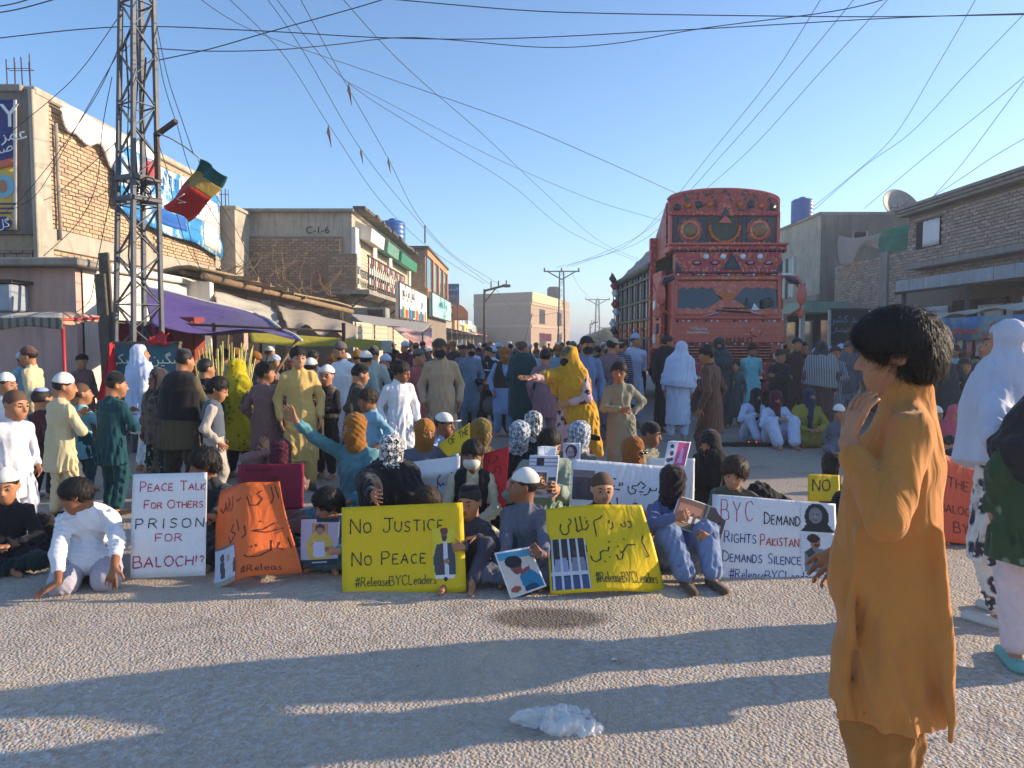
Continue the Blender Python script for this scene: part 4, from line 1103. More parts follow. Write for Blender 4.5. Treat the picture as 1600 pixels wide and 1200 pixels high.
def tank(label, p, r, h, m):
    t = thing('water_tank', label, 'water tank', p, 0, 'blue water tanks on the roofs')
    pr = [(r, 0)]
    for k in range(6): pr += [(r, h * (k + .15) / 6), (r * .97, h * (k + .35) / 6), (r, h * (k + .55) / 6)]
    pr += [(r, h), (r * .8, h * 1.08), (r * .35, h * 1.1)]
    MB().lathe(pr, n=24).build('barrel', m, t); MB().lathe([(r * .33, h * 1.1), (r * .33, h * 1.17), (r * .1, h * 1.2)], n=14).build('lid', m, t); return t
TB = mat('tank_blue', (26, 92, 160), rough=.4, var=.1)
tank('blue water tank on the roof of the balcony house', (-5.9, 37, 5.85), .62, 1.35, TB)
# next house
b3 = bld('glass_fronted_house', 'brick upper storey with tall green glass windows and orange trim', (-4.5, 38.7, 0))
MB().box((-1.7, 6, 3.1), (3.4, 12, 6.15)).build('wall', MORTAR_G, b3)
brick_wall(b3, (-7.0, 38.68), (1, 0, 0), (0, -1, 0), 2.5, 3.0, 6.1, BRICK_G, 0, seed=9)
MB().box((-1.7, 6, 6.25), (3.8, 12.4, .12)).build('roof_slab', WOOD_D, b3)
OR = mat('orange_plaster', (196, 136, 92), grime=.3)
MB().box((.06, 6, 3.9), (.12, 12, .5)).build('sill_band', OR, b3); MB().box((.06, 6, 6.0), (.12, 12, .3)).build('lintel_band', OR, b3)
for k in range(4):
    MB().box((.02, 1.5 + k * 3, 5.0), (.06, 2.4, 1.75)).build('window_pane', GLASS, b3); MB().box((.06, 3.0 + k * 3, 5.0), (.14, .5, 1.85)).build('window_post', OR, b3)
MB().tube([at(664, 380, 38) - b3.location, at(664, 352, 38) - b3.location], .04, 6).build('roof_pipe', STEEL_D, b3)
# signs over the shops
def street_sign(label, x, y0, y1, z0, z1, m, txt=None, tm=None, th=.16, extra=None, size=.6, name='shop_sign'):
    t = thing(name, label, 'sign', (x, (y0 + y1) / 2, (z0 + z1) / 2), 0, 'shop signs along the left side')
    MB().box((-th / 2, 0, 0), (th, y1 - y0, z1 - z0)).build('board', m, t, bevel=.01)
    mbb = MB()
    for s in (-1, 1): mbb.box((.004, s * (y1 - y0) / 2, 0), (th * .3, .06, z1 - z0)); mbb.box((.004, 0, s * (z1 - z0) / 2), (th * .3, y1 - y0 + .06, .06))
    mbb.build('frame', STEEL_D, t, kind='stuff')
    if txt:
        for (s, yy, zz, sz, mm) in txt: font_mesh(s, sz, mm, t, face_m4((.01, yy, zz), (0, 1, 0), (1, 0, 0)), ext=.003)
    if extra: extra(t)
    return t
PW = mat('sign_white', (226, 224, 220), rough=.5, var=.04); INK = mat('ink_dark', (44, 46, 66), rough=.7); INKP = mat('ink_purple', (84, 70, 150), rough=.7); INKR = mat('ink_red', (170, 52, 56), rough=.7); INKT = mat('ink_teal', (30, 140, 150), rough=.7)
def goods(t):
    cs = [INKP, INKR, INKT, BAN_Y, TB, GREEN, OR]
    for k in range(18): MB().box((.012, -4.2 + k * .48, -.52 + .04 * (k % 3)), (.01, .36, .34 + .06 * (k * 7 % 4))).build('printed_pack', cs[k * 5 % 7], t)
street_sign('white printed banner with rows of coloured packs below the balcony rail', -4.4, 29, 38.3, 2.35, 3.75, PW, [(ur('کمال سٹور'), -2.0, .42, .75, INK), (ur('جنرل'), 2.6, .22, .62, INKP)], extra=goods)
street_sign('pale teal shop sign with blue lettering under the glass windows', -4.2, 39, 51, 2.7, 4.0, mat('sign_teal', (158, 204, 198), rough=.5), [(ur('نور کلاتھ ہاؤس'), 0, .25, .8, INKT), (ur('مارکیٹ'), 1, -.35, .5, INKT)])
bs = thing('roof_sign', 'blue and grey sign board standing above the shops before the far building', 'sign', at(706, 476, 53))
MB().box((0, 0, 1.05), (1.05, .14, .85)).build('upper_board', mat('sign_blue', (28, 96, 140), rough=.5), bs); MB().box((0, 0, .3), (1.05, .14, .62)).build('lower_board', mat('sign_grey', (120, 106, 116), rough=.6), bs)
font_mesh(ur('الرحمن'), .32, PW, bs, face_m4((0, -.08, 1.1), (1, 0, 0), (0, -1, 0)))
for s in (-.4, .4): MB().bar((s, .1, -2.5), (s, .1, 1.4), .06).build('post', STEEL_D, bs)
# receding low shops
cols = [(206, 190, 150), (196, 150, 110), (180, 200, 200), (214, 196, 110), (222, 214, 200), (150, 190, 190), (206, 160, 120), (190, 190, 176)]
nm = ['cream', 'orange', 'pale blue', 'yellow', 'white', 'teal', 'salmon', 'grey']
y = 51.5
for k in range(8):
    L = (5, 5.5, 6, 6, 7, 7, 8, 9)[k]; h_ = (3.3, 2.6, 3.1, 2.5, 2.9, 2.7, 2.6, 2.5)[k]
    t = bld('far_shop', '%s fronted low shop with awning, %s in the far row on the left' % (nm[k], ('nearest', 'second', 'third', 'fourth', 'fifth', 'sixth', 'seventh', 'last')[k]), (-4.6, y, 0), 'low shops in the far row', 'shop')
    MB().box((-2, L / 2, h_ / 2), (4, L - .05, h_)).build('wall', CONC_L, t)
    MB().box((.1, L / 2, h_ + .05), (.25, L - .2, .8)).build('fascia_board', mat('fascia_%d' % k, cols[k], rough=.6, var=.12, vs=1.5), t)
    MB().box((.02, L / 2, 1.0), (.06, L * .75, 1.9)).build('shop_opening', DARK, t)
    MB().prism([(0, 2.3), (1.5, 1.95), (1.5, 1.9), (0, 2.22)], 'y', .2, L - .2).build('awning', (STEEL, OR, PW, RED)[k % 4], t)
    font_mesh(ur(('کریم', 'شاہ', 'بلوچ', 'حاجی', 'علی', 'نور', 'گل', 'مدینہ')[k]), .6, INK, t, face_m4((.24, L / 2, h_ + .05), (0, 1, 0), (1, 0, 0)))
    y += L
dm = thing('shop_canopy', 'orange rounded canopy hood over a shop before the far building', 'canopy', at(714, 500, 54))
sheet('fabric', lambda u, v: (-.8 + 1.6 * u, .3 * v, 1.15 * math.sin(PI * min(.5, .5 * (1 - v) + .0) ) * (1 - (2 * u - 1) ** 2 * .5) * 1.0), 10, 6, OR, dm, th=.02)
MB().tube([(-.8, 0, .0), (.8, 0, .0)], .03, 6).build('rim', STEEL_D, dm)

# far building at the end of the street
fb = bld('far_block', 'three storey plastered block closing the end of the street', (2.35, 92, 0))
c0 = at(829, 456, 92); c0.z = 0
A = Vector((-5.0, 97, 0)); Bc = Vector((2.35, 92, 0)); Cc = at(890, 500, 118); Cc.z = 0
Hh = at(829, 456, 92).z
D = A + (Cc - Bc)
mb = MB(); P4 = [rel(fb, p) for p in (A, Bc, Cc, D)]
mb.add([(p.x, p.y, 0) for p in P4] + [(p.x, p.y, Hh) for p in P4], [(0, 1, 5, 4), (1, 2, 6, 5), (2, 3, 7, 6), (3, 0, 4, 7), (4, 5, 6, 7)])
mb.build('wall', mat('far_plaster', (166, 140, 116), rough=.95, var=.08, grime=.25), fb)
FB2 = mat('far_band', (178, 156, 130), rough=.95)
ux = (P4[2] - P4[1]).normalized(); nx = Vector((ux.y, -ux.x, 0)); uy = (P4[1] - P4[0]).normalized(); ny = Vector((uy.y, -uy.x, 0))
Ls = (P4[2] - P4[1]).length; Lf = (P4[1] - P4[0]).length
for zz in (Hh - 1.4, Hh - 4.2):
    mb = MB(); mb.bar(P4[0] + ny * .06 + Vector((0, 0, zz)), P4[1] + ny * .06 + Vector((0, 0, zz)), .12, .3, up=(0, 0, 1)); mb.build('floor_band', FB2, fb)
    mb = MB(); mb.bar(P4[1] + nx * .06 + Vector((0, 0, zz)), P4[2] + nx * .06 + Vector((0, 0, zz)), .12, .3, up=(0, 0, 1)); mb.build('floor_band', FB2, fb)
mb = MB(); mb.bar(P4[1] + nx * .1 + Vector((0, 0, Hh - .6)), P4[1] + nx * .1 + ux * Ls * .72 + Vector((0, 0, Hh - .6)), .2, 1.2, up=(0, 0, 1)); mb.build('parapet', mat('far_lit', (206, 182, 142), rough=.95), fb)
for zz in (Hh - 2.9, Hh - 6.0):
    for t_ in (.18, .62):
        p = P4[1] + ux * Ls * t_ + nx * .03; q = p + ux * 3.2
        mb = MB(); mb.bar(p + Vector((0, 0, zz)), q + Vector((0, 0, zz)), .08, 1.9, up=(0, 0, 1)); w_ = mb.build('window', DARK, fb)
        mb = MB(); mb.bar(p.lerp(q, .5) + nx * .06 + Vector((0, 0, zz - .9)), p.lerp(q, .5) + nx * .06 + Vector((0, 0, zz + .9)), .1, .1); mb.build('mullion', FB2, w_)
MB().lathe([(1.0, 0), (1.0, 1.8), (.7, 2.1)], c=P4[1] + ux * Ls * .8 - nx * 1.5 + Vector((0, 0, Hh)), n=14).build('roof_tank', DARK, fb)
t = thing('red_hoarding', 'pink red hoarding at the foot of the far block', 'sign', at(853, 534, 88)); MB().box((0, 0, .5), (1.3, .1, .9)).build('board', mat('hoarding_red', (206, 74, 84)), t); MB().box((0, .1, -.4), (.1, .1, 2)).build('post', STEEL_D, t)
# right-hand background behind truck line: low walls, hills
for i, (px0, px1, yt, Y, lab) in enumerate(((922, 968, 521, 170, 'low flat roofed building in the haze beside the truck'), (1240, 1300, 500, 60, 'low building behind the truck on the right'))):
    a = at(px0, yt, Y); b = at(px1, yt, Y); t = bld('distant_building', lab, (a.x, Y, 0), 'low buildings far off')
    MB().box(((b.x - a.x) / 2, 4, a.z / 2), (b.x - a.x, 8, a.z)).build('wall', CONC_L, t)
    for k in range(4): MB().box(((b.x - a.x) * (k + .5) / 4, -.02, a.z * .5), ((b.x - a.x) * .09, .08, a.z * .3)).build('window', DARK, t)
hx = np.linspace(-400, 500, 46); hv = [(x, 900, -2) for x in hx] + [(x, 900, 3 + 5 * abs(math.sin(x * .011 + 1)) + 2.5 * math.sin(x * .037)) for x in hx] + [(x, 1100, -2) for x in hx]
MB().add(hv, [(i, i + 1, 47 + i, 46 + i) for i in range(45)] + [(46 + i, 47 + i, 93 + i, 92 + i) for i in range(45)]).build('hills', mat('hill', (150, 138, 124), rough=1), kind='structure')
LEAF = mat('leaf_green', (70, 92, 48), rough=.7, var=.35, vs=3, isl=.6, transl=.3)
def far_tree(label, p, r, h_):
    t = thing('roadside_tree', label, 'tree', p, 0, 'trees far down the road')
    MB().tube([(0, 0, 0), (.1, 0, h_ * .4), (0, .1, h_ * .7)], [.25, .18, .1], 7).build('trunk', WOOD_D, t)
    for a in (0, 2, 4): MB().tube([(0, 0, h_ * .4), (math.cos(a) * r * .6, math.sin(a) * r * .6, h_ * .75)], [.12, .04], 5).build('limb', WOOD_D, t)
    rg = np.random.RandomState(int(p[1])); n = 900; d = rg.normal(size=(n, 3)); d /= np.linalg.norm(d, axis=1, keepdims=True); q = d * rg.uniform(.3, 1, (n, 1)) ** .5 * np.array([r, r, r * .75]) * (1 + .25 * np.sin(d[:, :1] * 5)); q[:, 2] += h_ * .8
    a = rg.normal(size=(n, 3)) * .22; b = rg.normal(size=(n, 3)) * .22
    V = np.stack([q - a, q + b, q + a, q - b], 1).reshape(-1, 3); o = link_mesh('crown', np_mesh('crown', V, np.arange(n * 4).reshape(-1, 4), False), LEAF, t)
far_tree('green tree beyond the crowd left of the truck', (12.2, 100, 0), 1.5, 1.9); far_tree('bushy green tree under the far pylon', (17.5, 135, 0), 2.0, 2.2); far_tree('small tree far down the road', (9.6, 78, 0), .8, 1.5)

# ---------------- right side buildings ----------------
r1 = bld('brick_shop_building', 'long shaded brick building with roof ledge on the right side', (11, 10.5, 0))
MB().box((3, 5.1, 2.5), (6, 10.2, 5.0)).build('wall', MORTAR_G, r1)
MB().box((3.4, 12.5, 2.0), (5, 4.6, 4.0)).build('wall', MORTAR_G, r1)
MB().box((3.2, 12.5, 2.0), (6.4 - .0, 4.55, 4.0)).build('low_wall', MORTAR_G, r1)
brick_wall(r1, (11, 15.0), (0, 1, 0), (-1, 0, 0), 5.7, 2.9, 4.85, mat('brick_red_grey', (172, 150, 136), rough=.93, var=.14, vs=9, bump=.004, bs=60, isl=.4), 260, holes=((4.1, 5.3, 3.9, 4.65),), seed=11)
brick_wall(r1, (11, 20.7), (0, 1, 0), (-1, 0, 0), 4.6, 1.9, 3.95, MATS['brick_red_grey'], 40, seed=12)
for k in range(3): MB().box((-.10 - .06 * k, 5.1, 4.90 + .075 * k), (.4, 10.4, .07)).build('cornice', CONC, r1)
MB().box((-.22, 5.0, 3.42), (.44, 9.0, .16)).build('ledge', CONC, r1, bevel=.02)
MB().box((-.03, 11.4, 2.0), (.12, .45, 4.1)).build('column', CONC, r1)
MB().box((-.0, 9.2, 4.28), (.04, 1.15, .74)).build('window_opening', DARK, r1)
sheet('curtain', lambda u, v: (-.04 + .02 * math.sin(u * 20), 8.66 + u * .8, 4.62 - v * .68), 14, 4, PW, r1)
slats(r1, (10.93, 18.6), (0, 1, 0), (-1, 0, 0), 2.2, .1, 2.35, SHUTW, 14)
MB().box((-.04, 6.9, 1.3), (.1, 2.0, 2.3)).build('shop_opening', DARK, r1)
for y in (5.4, 6.4): MB().box((-.1, y, 2.12), (.06, .85, .34)).build('window_frame', PW, r1)
MB().box((-.06, 3.0, 1.3), (.1, 3.2, 2.3)).build('shop_opening', DARK, r1)
sg = thing('shop_sign', 'maroon shop sign with white letters at the right edge under the awning', 'sign', (10.75, 14.9, 2.25), 0, 'shop signs on the right')
MB().box((0, 0, 0), (.1, 1.9, .55)).build('board', mat('sign_maroon', (96, 60, 72), rough=.6), sg); font_mesh('SADA', .46, PW, sg, face_m4((-.06, .1, 0), (0, -1, 0), (-1, 0, 0)))
# awning
aw = thing('sheet_awning', 'long grey metal sheet awning on posts along the right wall', 'awning', (9.5, 13.2, 2.65))
for k in range(11):
    y0 = -1.6 + k * .62
    MB().prism([(0, .0), (0, .28), (1.5, .42), (1.5, .38)], 'y', y0, y0 + .60).build('sheet_panel', mat('awning_sheet', (158, 166, 172), rough=.5, var=.15, vs=3, metal=.2, grime=.3), aw)
MB().bar((0, -1.6, -.02), (0, 5.2, -.02), .06).build('edge_rail', STEEL_D, aw)
for y in (.4, 2.35, 4.9): MB().bar((.03, y, -.02), (.03, y, -2.6), .07).build('post', STEEL, aw)
# cloths hung between the buildings
t = thing('green_cloth', 'green cloth screen strung beside the roof ledge on the right', 'cloth', (10.9, 21, 4.5))
sheet('fabric', lambda u, v: at(1372 + 70 * u, 372 - 20 * u * (1 - v) + (28 + 8 * (1 - u)) * v, 22.3 - 1.3 * u) - t.location + Vector((.05 * math.sin(u * 8 + v * 3), 0, 0)), 14, 6, cloth('5a8a78', name='net_green', transl=.3), t)
sheet('upper_fabric', lambda u, v: at(1380 + 63 * u * (1) , 362 - 18 * u * (1 - v) * 1 + 1 * v, 22.6 - 1.3 * u) - t.location + Vector((0, .25, 0)), 8, 2, cloth('138060', name='net_bright'), t)
t = thing('hanging_sheet', 'torn pale sheet sagging between column and grey building on the right', 'cloth', at(1340, 380, 24))
sheet('fabric', lambda u, v: at(1311 + 62 * u, 368 - 4 * u + 10 * math.sin(u * PI) * (1 - v) * .5 + v * (46 - 26 * u + 8 * math.sin(u * 7)), 24.2 - 1.6 * u) - t.location + Vector((.06 * math.sin(u * 9), .1 * math.sin(v * 4 + u * 5), 0)), 16, 8, cloth('a8a098', name='pale_rag', transl=.2), t)
# plaster building with dish and tank
r2 = bld('plaster_building', 'grey plastered building with satellite dish and blue tank on the right', (11, 26.6, 0))
z2 = at(1277, 335, 26.6).z
MB().box((3, 2.9, z2 / 2), (6, 5.8, z2)).build('wall', PLAST, r2)
MB().box((3, 2.9, z2 + .04), (6.15, 5.9, .09)).build('roof_slab', CONC, r2)
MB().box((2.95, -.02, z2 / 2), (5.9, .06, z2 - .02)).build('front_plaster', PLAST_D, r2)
MB().box((-.04, 2.9, 3.0), (.12, 5.8, .2)).build('floor_band', CONC, r2)
MB().box((1.35, -.06, z2 - .85), (.42, .06, .42)).build('vent_opening', DARK, r2); 
for s in (-.24, .24): MB().box((1.35 + s, -.08, z2 - .85), (.06, .08, .54)).build('vent_frame', PLAST, r2)
for k in range(4): MB().box((-.03, 2.7 + k * .75, 3.9), (.06, .62, 1.5)).build('window_pane', GLASS, r2); MB().box((-.06, 2.32 + k * .75, 3.9), (.1, .08, 1.6)).build('window_post', PALE if k in (0, 3) else CONC, r2)
rebar(r2, 3.0, .15, z2, 3, .45, .3)
rebar(r2, .1, 5.5, z2, 4, .55, .12)
tank('blue water tank on the grey plastered building behind the truck', (11.25, 29.0, z2 + .05), .42, .85, TB)
for k, (x, y) in enumerate(((11.1, 28.8), (11.5, 28.8))): pass
dsh = thing('satellite_dish', 'grey satellite dish on the roof of the plastered building', 'satellite dish', (14.4, 28.0, z2 - .15))
Md = Matrix.Rotation(R(62), 4, 'X') @ Matrix.Rotation(R(12), 4, 'Y'); rd = .78
MB().lathe([(rd * k / 8, .28 * (k / 8) ** 2) for k in range(1, 9)] + [(rd * 1.0, .30), (rd * .98, .30)] + [(rd * k / 8, .28 * (k / 8) ** 2 + .02) for k in range(7, 0, -1)], n=28, M4=Md, c=(0, 0, .5)).build('dish', mat('dish_grey', (128, 128, 130), rough=.6, grime=.3), dsh)
MB().tube([(0, .1, .5), (.05, -.75, .72)], .02, 6).build('feed_arm', STEEL, dsh); MB().tube([(0, .1, -.1), (0, .1, .5)], .05, 8).build('mast', STEEL, dsh)
for s in (-1, 1): MB().tube([(s * .35, .1, -.05), (0, .1, .4)], .025, 6).build('strut', STEEL, dsh)
# ground floor shops below R2
g2 = bld('green_fascia_shop', 'shop with pale green fascia and white posts below the plastered building', (9.6, 24.5, 0), cat='shop')
MB().box((.7, 3.2, 2.55), (1.6, 7, .35)).build('fascia', mat('fascia_green', (150, 178, 156), rough=.7, grime=.4), g2)
for k in range(5): MB().box((.02, .1 + k * 1.6, 1.2), (.14, .14, 2.4)).build('post', PALE, g2)
MB().box((1.3, 3.2, 1.2), (.1, 7, 2.4)).build('shop_opening', DARK, g2)
for k in range(4): MB().box((1.2, .9 + k * 1.6, 1.5), (.06, .9, 1.3)).build('window_pane', GLASS, g2)
bo = thing('notice_board', 'dark blackboard with chalked script behind the crowd on the right', 'sign', at(1326, 530, 22.5), 0)
MB().box((0, 0, .42), (1.2, .06, .95)).build('board', mat('chalkboard', (44, 60, 64), rough=.8, var=.2), bo); MB().box((0, 0, .91), (1.26, .09, .05)).build('frame', STEEL, bo)
for s in (-.6, .6): MB().bar((s, 0, -1.5), (s, 0, .9), .07).build('post', PALE, bo)
CH = mat('chalk_blue', (150, 168, 196)); font_mesh(ur('مجید کشن'), .30, CH, bo, face_m4((0, -.04, .6), (1, 0, 0), (0, -1, 0))); font_mesh(ur('ہوٹل نوشکی'), .2, CH, bo, face_m4((0, -.04, .28), (1, 0, 0), (0, -1, 0)))
# stall on the right
st = thing('snack_stall', 'market stall with grey cloth canopy and hanging packets on the right', 'stall', (8.1, 12.2, 0))
sheet('canopy', lambda u, v: (-.3 + .9 * v + .05 * math.sin(u * 8), -1.4 + 3.4 * u, 1.93 + .05 * math.sin(u * 5) + .15 * v + .03 * math.sin(u * 21)), 20, 4, cloth('9c9c94', name='canopy_grey'), st, th=.02)
for (x, y) in ((-.25, 2.0), (-.25, -1.3), (.9, 2.0)): MB().bar((x, y, 0), (x, y, 2.0), .05).build('post', STEEL, st)
MB().box((.3, .2, .45), (.8, 3.0, .9)).build('counter', mat('counter', (98, 80, 72)), st)
PKT = mat('snack_packet', (186, 160, 162), rough=.4, var=.25, vs=4)
PKS = [PKT, mat('packet_white', (200, 196, 192), rough=.35, var=.2), mat('packet_pink', (190, 120, 130), rough=.35, var=.2), mat('packet_tan', (170, 140, 110), rough=.35, var=.2)]
for k in range(24):
    w2, h2, z = random.uniform(.07, .11), random.uniform(.10, .16), 1.40 - (k % 2) * .34 + random.uniform(-.03, .03)
    V = []; nn_ = 6
    for a in range(nn_ + 1):
        for b in range(nn_ + 1):
            y_, z_2 = (a / nn_ * 2 - 1), (b / nn_ * 2 - 1); V.append((-.03 * (1 - y_ * y_) * (1 - z_2 * z_2) + random.uniform(-.006, .006), y_ * w2 * (1 + .1 * math.sin(z_2 * 3)), z_2 * h2))
    F_ = [(a * (nn_ + 1) + b, a * (nn_ + 1) + b + 1, (a + 1) * (nn_ + 1) + b + 1, (a + 1) * (nn_ + 1) + b) for a in range(nn_) for b in range(nn_)]
    V2 = V + [(-x + .004, y_, zz) for x, y_, zz in V]; F2 = F_ + [tuple(i_ + len(V) for i_ in f_[::-1]) for f_ in F_]
    MB().add(V2, F2, 0, False).build('hanging_packet', PKS[(k * 7 + k // 3) % 4], st).location = (-.2 + .05 * (k % 2), -1.3 + k * .135, z)
sb = thing('stall_banner', 'blue banner with orange lettering hung on the stall at the right', 'banner', (7.78, 12.4, 1.68))
sheet('fabric', lambda u, v: (.02 * math.sin(u * 9), 1.7 - 3.1 * u, .2 - .40 * v), 16, 3, mat('banner_sky', (56, 120, 170), rough=.6, pat='patch', col2=(120, 150, 150), ps=1.2), sb)
font_mesh(ur('نوشکی سموسہ'), .30, mat('ink_orange', (206, 90, 56)), sb, face_m4((-.05, -.1, 0), (0, -1, 0), (-1, 0, 0)))
# ---------------- steel lattice tower ----------------
def lattice(label, px, Y, z1, r0, r1, th, name='lattice_tower', arms=None, leg=.05, n=24, collars=(), group=None, m=None, skew=0.0):
    m = m or STEEL
    x = (px - 800) / F_PX * Y; t = thing(name, label, 'pylon', (x, Y, 0), 0, group)
    def c(i, z): r = r0 + (r1 - r0) * z / z1; a = R(th + 90 * i); return Vector((r * math.cos(a) + skew * z, r * math.sin(a), z))
    for i in range(4): MB().bar(c(i, 0), c(i, z1), leg, leg, up=(math.cos(R(th + 90 * i + 45)), math.sin(R(th + 90 * i + 45)), 0)).build('leg', m, t, bevel=leg * .1)
    zs = [z1 * k / n for k in range(n + 1)]
    for k in range(n):
        for i in range(4):
            a, b = c(i, zs[k]), c((i + 1) % 4, zs[k + 1])
            if (k + i) % 2: a, b = c(i, zs[k + 1]), c((i + 1) % 4, zs[k])
            MB().bar(a, b, leg * .55, leg * .2).build('brace', m, t)
            if k % 4 == 2: MB().bar(c(i, zs[k]), c((i + 1) % 4, zs[k]), leg * .6, leg * .2).build('cross_bar', m, t)
    for z in collars:
        for i in range(4): MB().bar(c(i, z) * 1.08 + Vector((-skew * z * .08, 0, z * -.08)), c((i + 1) % 4, z) * 1.08 + Vector((0, 0, z * -.08)), leg * 1.3, leg * 1.0).build('collar_bar', m, t)
    if arms:
        for (z, w_) in arms:
            MB().bar((-w_, 0, z), (w_, 0, z), leg * 1.6, leg).build('crossarm', m, t)
            for s in (-1, 1): MB().bar((s * w_ * .8, 0, z), (0, 0, z - w_ * .45), leg).build('arm_strut', m, t)
            for s in (-.95, 0, .95): MB().lathe([(.05, 0), (.09, .08), (.05, .14), (.09, .2), (.03, .3)], c=(s * w_, 0, z), n=8).build('insulator', mat('porcelain', (110, 80, 70), rough=.3), t)
    return t
TW = lattice('tall steel lattice tower with looping cables beside the torn banner building', 214, 10, 7.2, .315, .175, 13.6, skew=.025, leg=.056, n=22, collars=(3.35, 3.62))
twx, twy = TW.location.x, TW.location.y
TW.children[0].data.materials[0] = STEEL
def L_(p): return Vector(p) - TW.location
MB().bar(L_(at(246, 280, 9.8)), L_(at(244, 208, 9.8)), .05).build('bracket', STEEL_D, TW); MB().bar(L_(at(243, 212, 9.8)), L_(at(275, 189, 9.6)), .06, .045).build('stub_arm', STEEL_D, TW)
for k, (pts) in enumerate((((196, 60), (201, 150), (199, 230), (206, 300), (201, 400), (210, 470)), ((228, 90), (222, 180), (230, 260), (224, 330)), ((212, 0), (216, 120), (210, 210), (216, 300)))):
    MB().tube([L_(at(x, y, 9.9 + .1 * math.sin(i))) for i, (x, y) in enumerate(pts)], .012, 5).build('loose_cable', DARK, TW)
for k in range(5):
    c = L_(at(204 + k * 7, 290 + 14 * (k % 2), 9.85)); MB().tube([c + Vector((.09 * math.cos(a), .03 * math.sin(2 * a), .11 * math.sin(a))) for a in np.linspace(0, 6.0, 12)], .01, 5).build('cable_coil', DARK, TW)
# flag
fl = thing('flag', 'green yellow and red flag on a thin bent pole at the lattice tower', 'flag', at(310, 248, 9.6))
pl = [at(247, 208, 9.7), at(268, 217, 9.66), at(290, 230, 9.63), at(312, 247, 9.6)]
MB().tube([p - fl.location for p in pl], .011, 6).build('flag_pole', mat('pole_pale', (176, 170, 160)), fl)
def flagf(u, v):
    A, B_, C_, D_ = at(313, 248, 9.6), at(353, 275, 9.45), at(292, 346, 9.4), at(253, 320, 9.55)
    if v > .3: pass
    p = A.lerp(B_, u).lerp(D_.lerp(C_, u), v)
    return p - fl.location + Vector((.02 * math.sin(u * 7 + v * 3), .10 * math.sin(u * 6.5 + v * 2.5) + .04 * math.sin(v * 9), .012 * math.sin(u * 12)))
for nm_, v0, v1, cc in (('green_stripe', 0, .22, (24, 96, 96)), ('yellow_stripe', .22, .46, (170, 146, 76)), ('red_stripe', .46, 1, (186, 52, 44))):
    sheet(nm_, lambda u, v: flagf(u, v0 + (v1 - v0) * v), 16, 8, cloth(cc, name='flag_' + nm_, transl=.35), fl)
MB().tube([flagf(.55, .62) + Vector((0, -.03, 0)), flagf(.42, .74) + Vector((0, -.03, 0)), flagf(.62, .76) + Vector((0, -.03, 0)), flagf(.5, .80) + Vector((0, -.03, 0))], .009, 4).build('star_emblem', PALE, fl)
# street lamp and far pylons
def lamp(label, px, Y, ytop, dx, group='street lamps along the left kerb'):
    b = at(px, ytop, Y); t = thing('street_lamp', label, 'street lamp', (b.x, Y, 0), 0, group)
    MB().tube([(0, 0, 0), (0, 0, b.z)], [.12, .07], 8).build('pole', STEEL_D, t)
    e = (dx / F_PX * Y, -.5, b.z + .22); MB().bar((0, 0, b.z - .1), e, .12).build('arm', STEEL_D, t); MB().bar((.0, 0, b.z - .8), (e[0] * .5, -.25, b.z), .06).build('strut', STEEL_D, t)
    for k in range(3): MB().tube([(e[0] * (.3 + .35 * k), -.3 * k, b.z + .05), (e[0] * (.3 + .35 * k), -.3 * k, b.z + .5)], .04, 6).build('insulator', DARK, t)
    MB().box((e[0], e[1], e[2] - .05), (.5, .3, .16)).build('lamp_head', STEEL, t)
lamp('street lamp with slanted arm in front of the far block', 757, 45, 452, 34)
lamp('small street lamp far beyond the crowd near the distant pylon', 922, 100, 506, 8)
lattice('lattice pylon with wide crossarm rising before the far block', 877, 62, at(877, 424, 62).z, .42, .24, 45, arms=[(at(877, 424, 62).z, 1.5)], leg=.09, n=16, group='pylons down the road')
lattice('smaller distant pylon between far block and truck', 933, 120, at(933, 468, 120).z, .6, .3, 45, arms=[(at(933, 468, 120).z, 2.0)], leg=.12, n=10, group='pylons down the road')
lattice('farthest tiny pylon close to the truck side', 948, 190, at(948, 512, 190).z, .6, .35, 45, arms=[(at(948, 512, 190).z, 2.2)], leg=.16, n=6, group='pylons down the road')
pp = [at(824, 490, 75), at(829, 489, 75)]; t = thing('slanting_pole', 'thin slanting pole in front of the far block', 'pole', (pp[0].x - .6, 75, 0)); MB().tube([(0, 0, 0), (pp[0].x - t.location.x + .5, 0, pp[0].z)], .07, 6).build('shaft', STEEL, t)
# ---------------- overhead wires ----------------
WIRE = mat('cable_black', (40, 42, 48), rough=.6)
def wire(label, pts, r=.012, fr=0):
    """pts: (px,py,Y) way points; smoothed; a thing of its own"""
    P = [at(*p) for p in pts]; out = []
    for i in range(len(P) - 1):
        p0 = P[max(i - 1, 0)]; p1 = P[i]; p2 = P[i + 1]; p3 = P[min(i + 2, len(P) - 1)]
        for k in range(8):
            t = k / 8; out.append(.5 * ((2 * p1) + (p2 - p0) * t + (2 * p0 - 5 * p1 + 4 * p2 - p3) * t * t + (3 * p1 - p0 - 3 * p2 + p3) * t ** 3))
    out.append(P[-1])
    def off(c): return c[1] < 3 or c[0] < 0 or c[0] > 1600
    if off(pts[0]): out.insert(0, out[0] + (out[0] - out[1]).normalized() * 9)
    if off(pts[-1]): out.append(out[-1] + (out[-1] - out[-2]).normalized() * 9)
    rs = [r * .5 * (p.y / 10) ** .5 if fr else r * .5 for p in out]
    MB().tube(out, rs, 5).build('overhead_cable', WIRE, label=label, cat='cable', group='overhead cables')
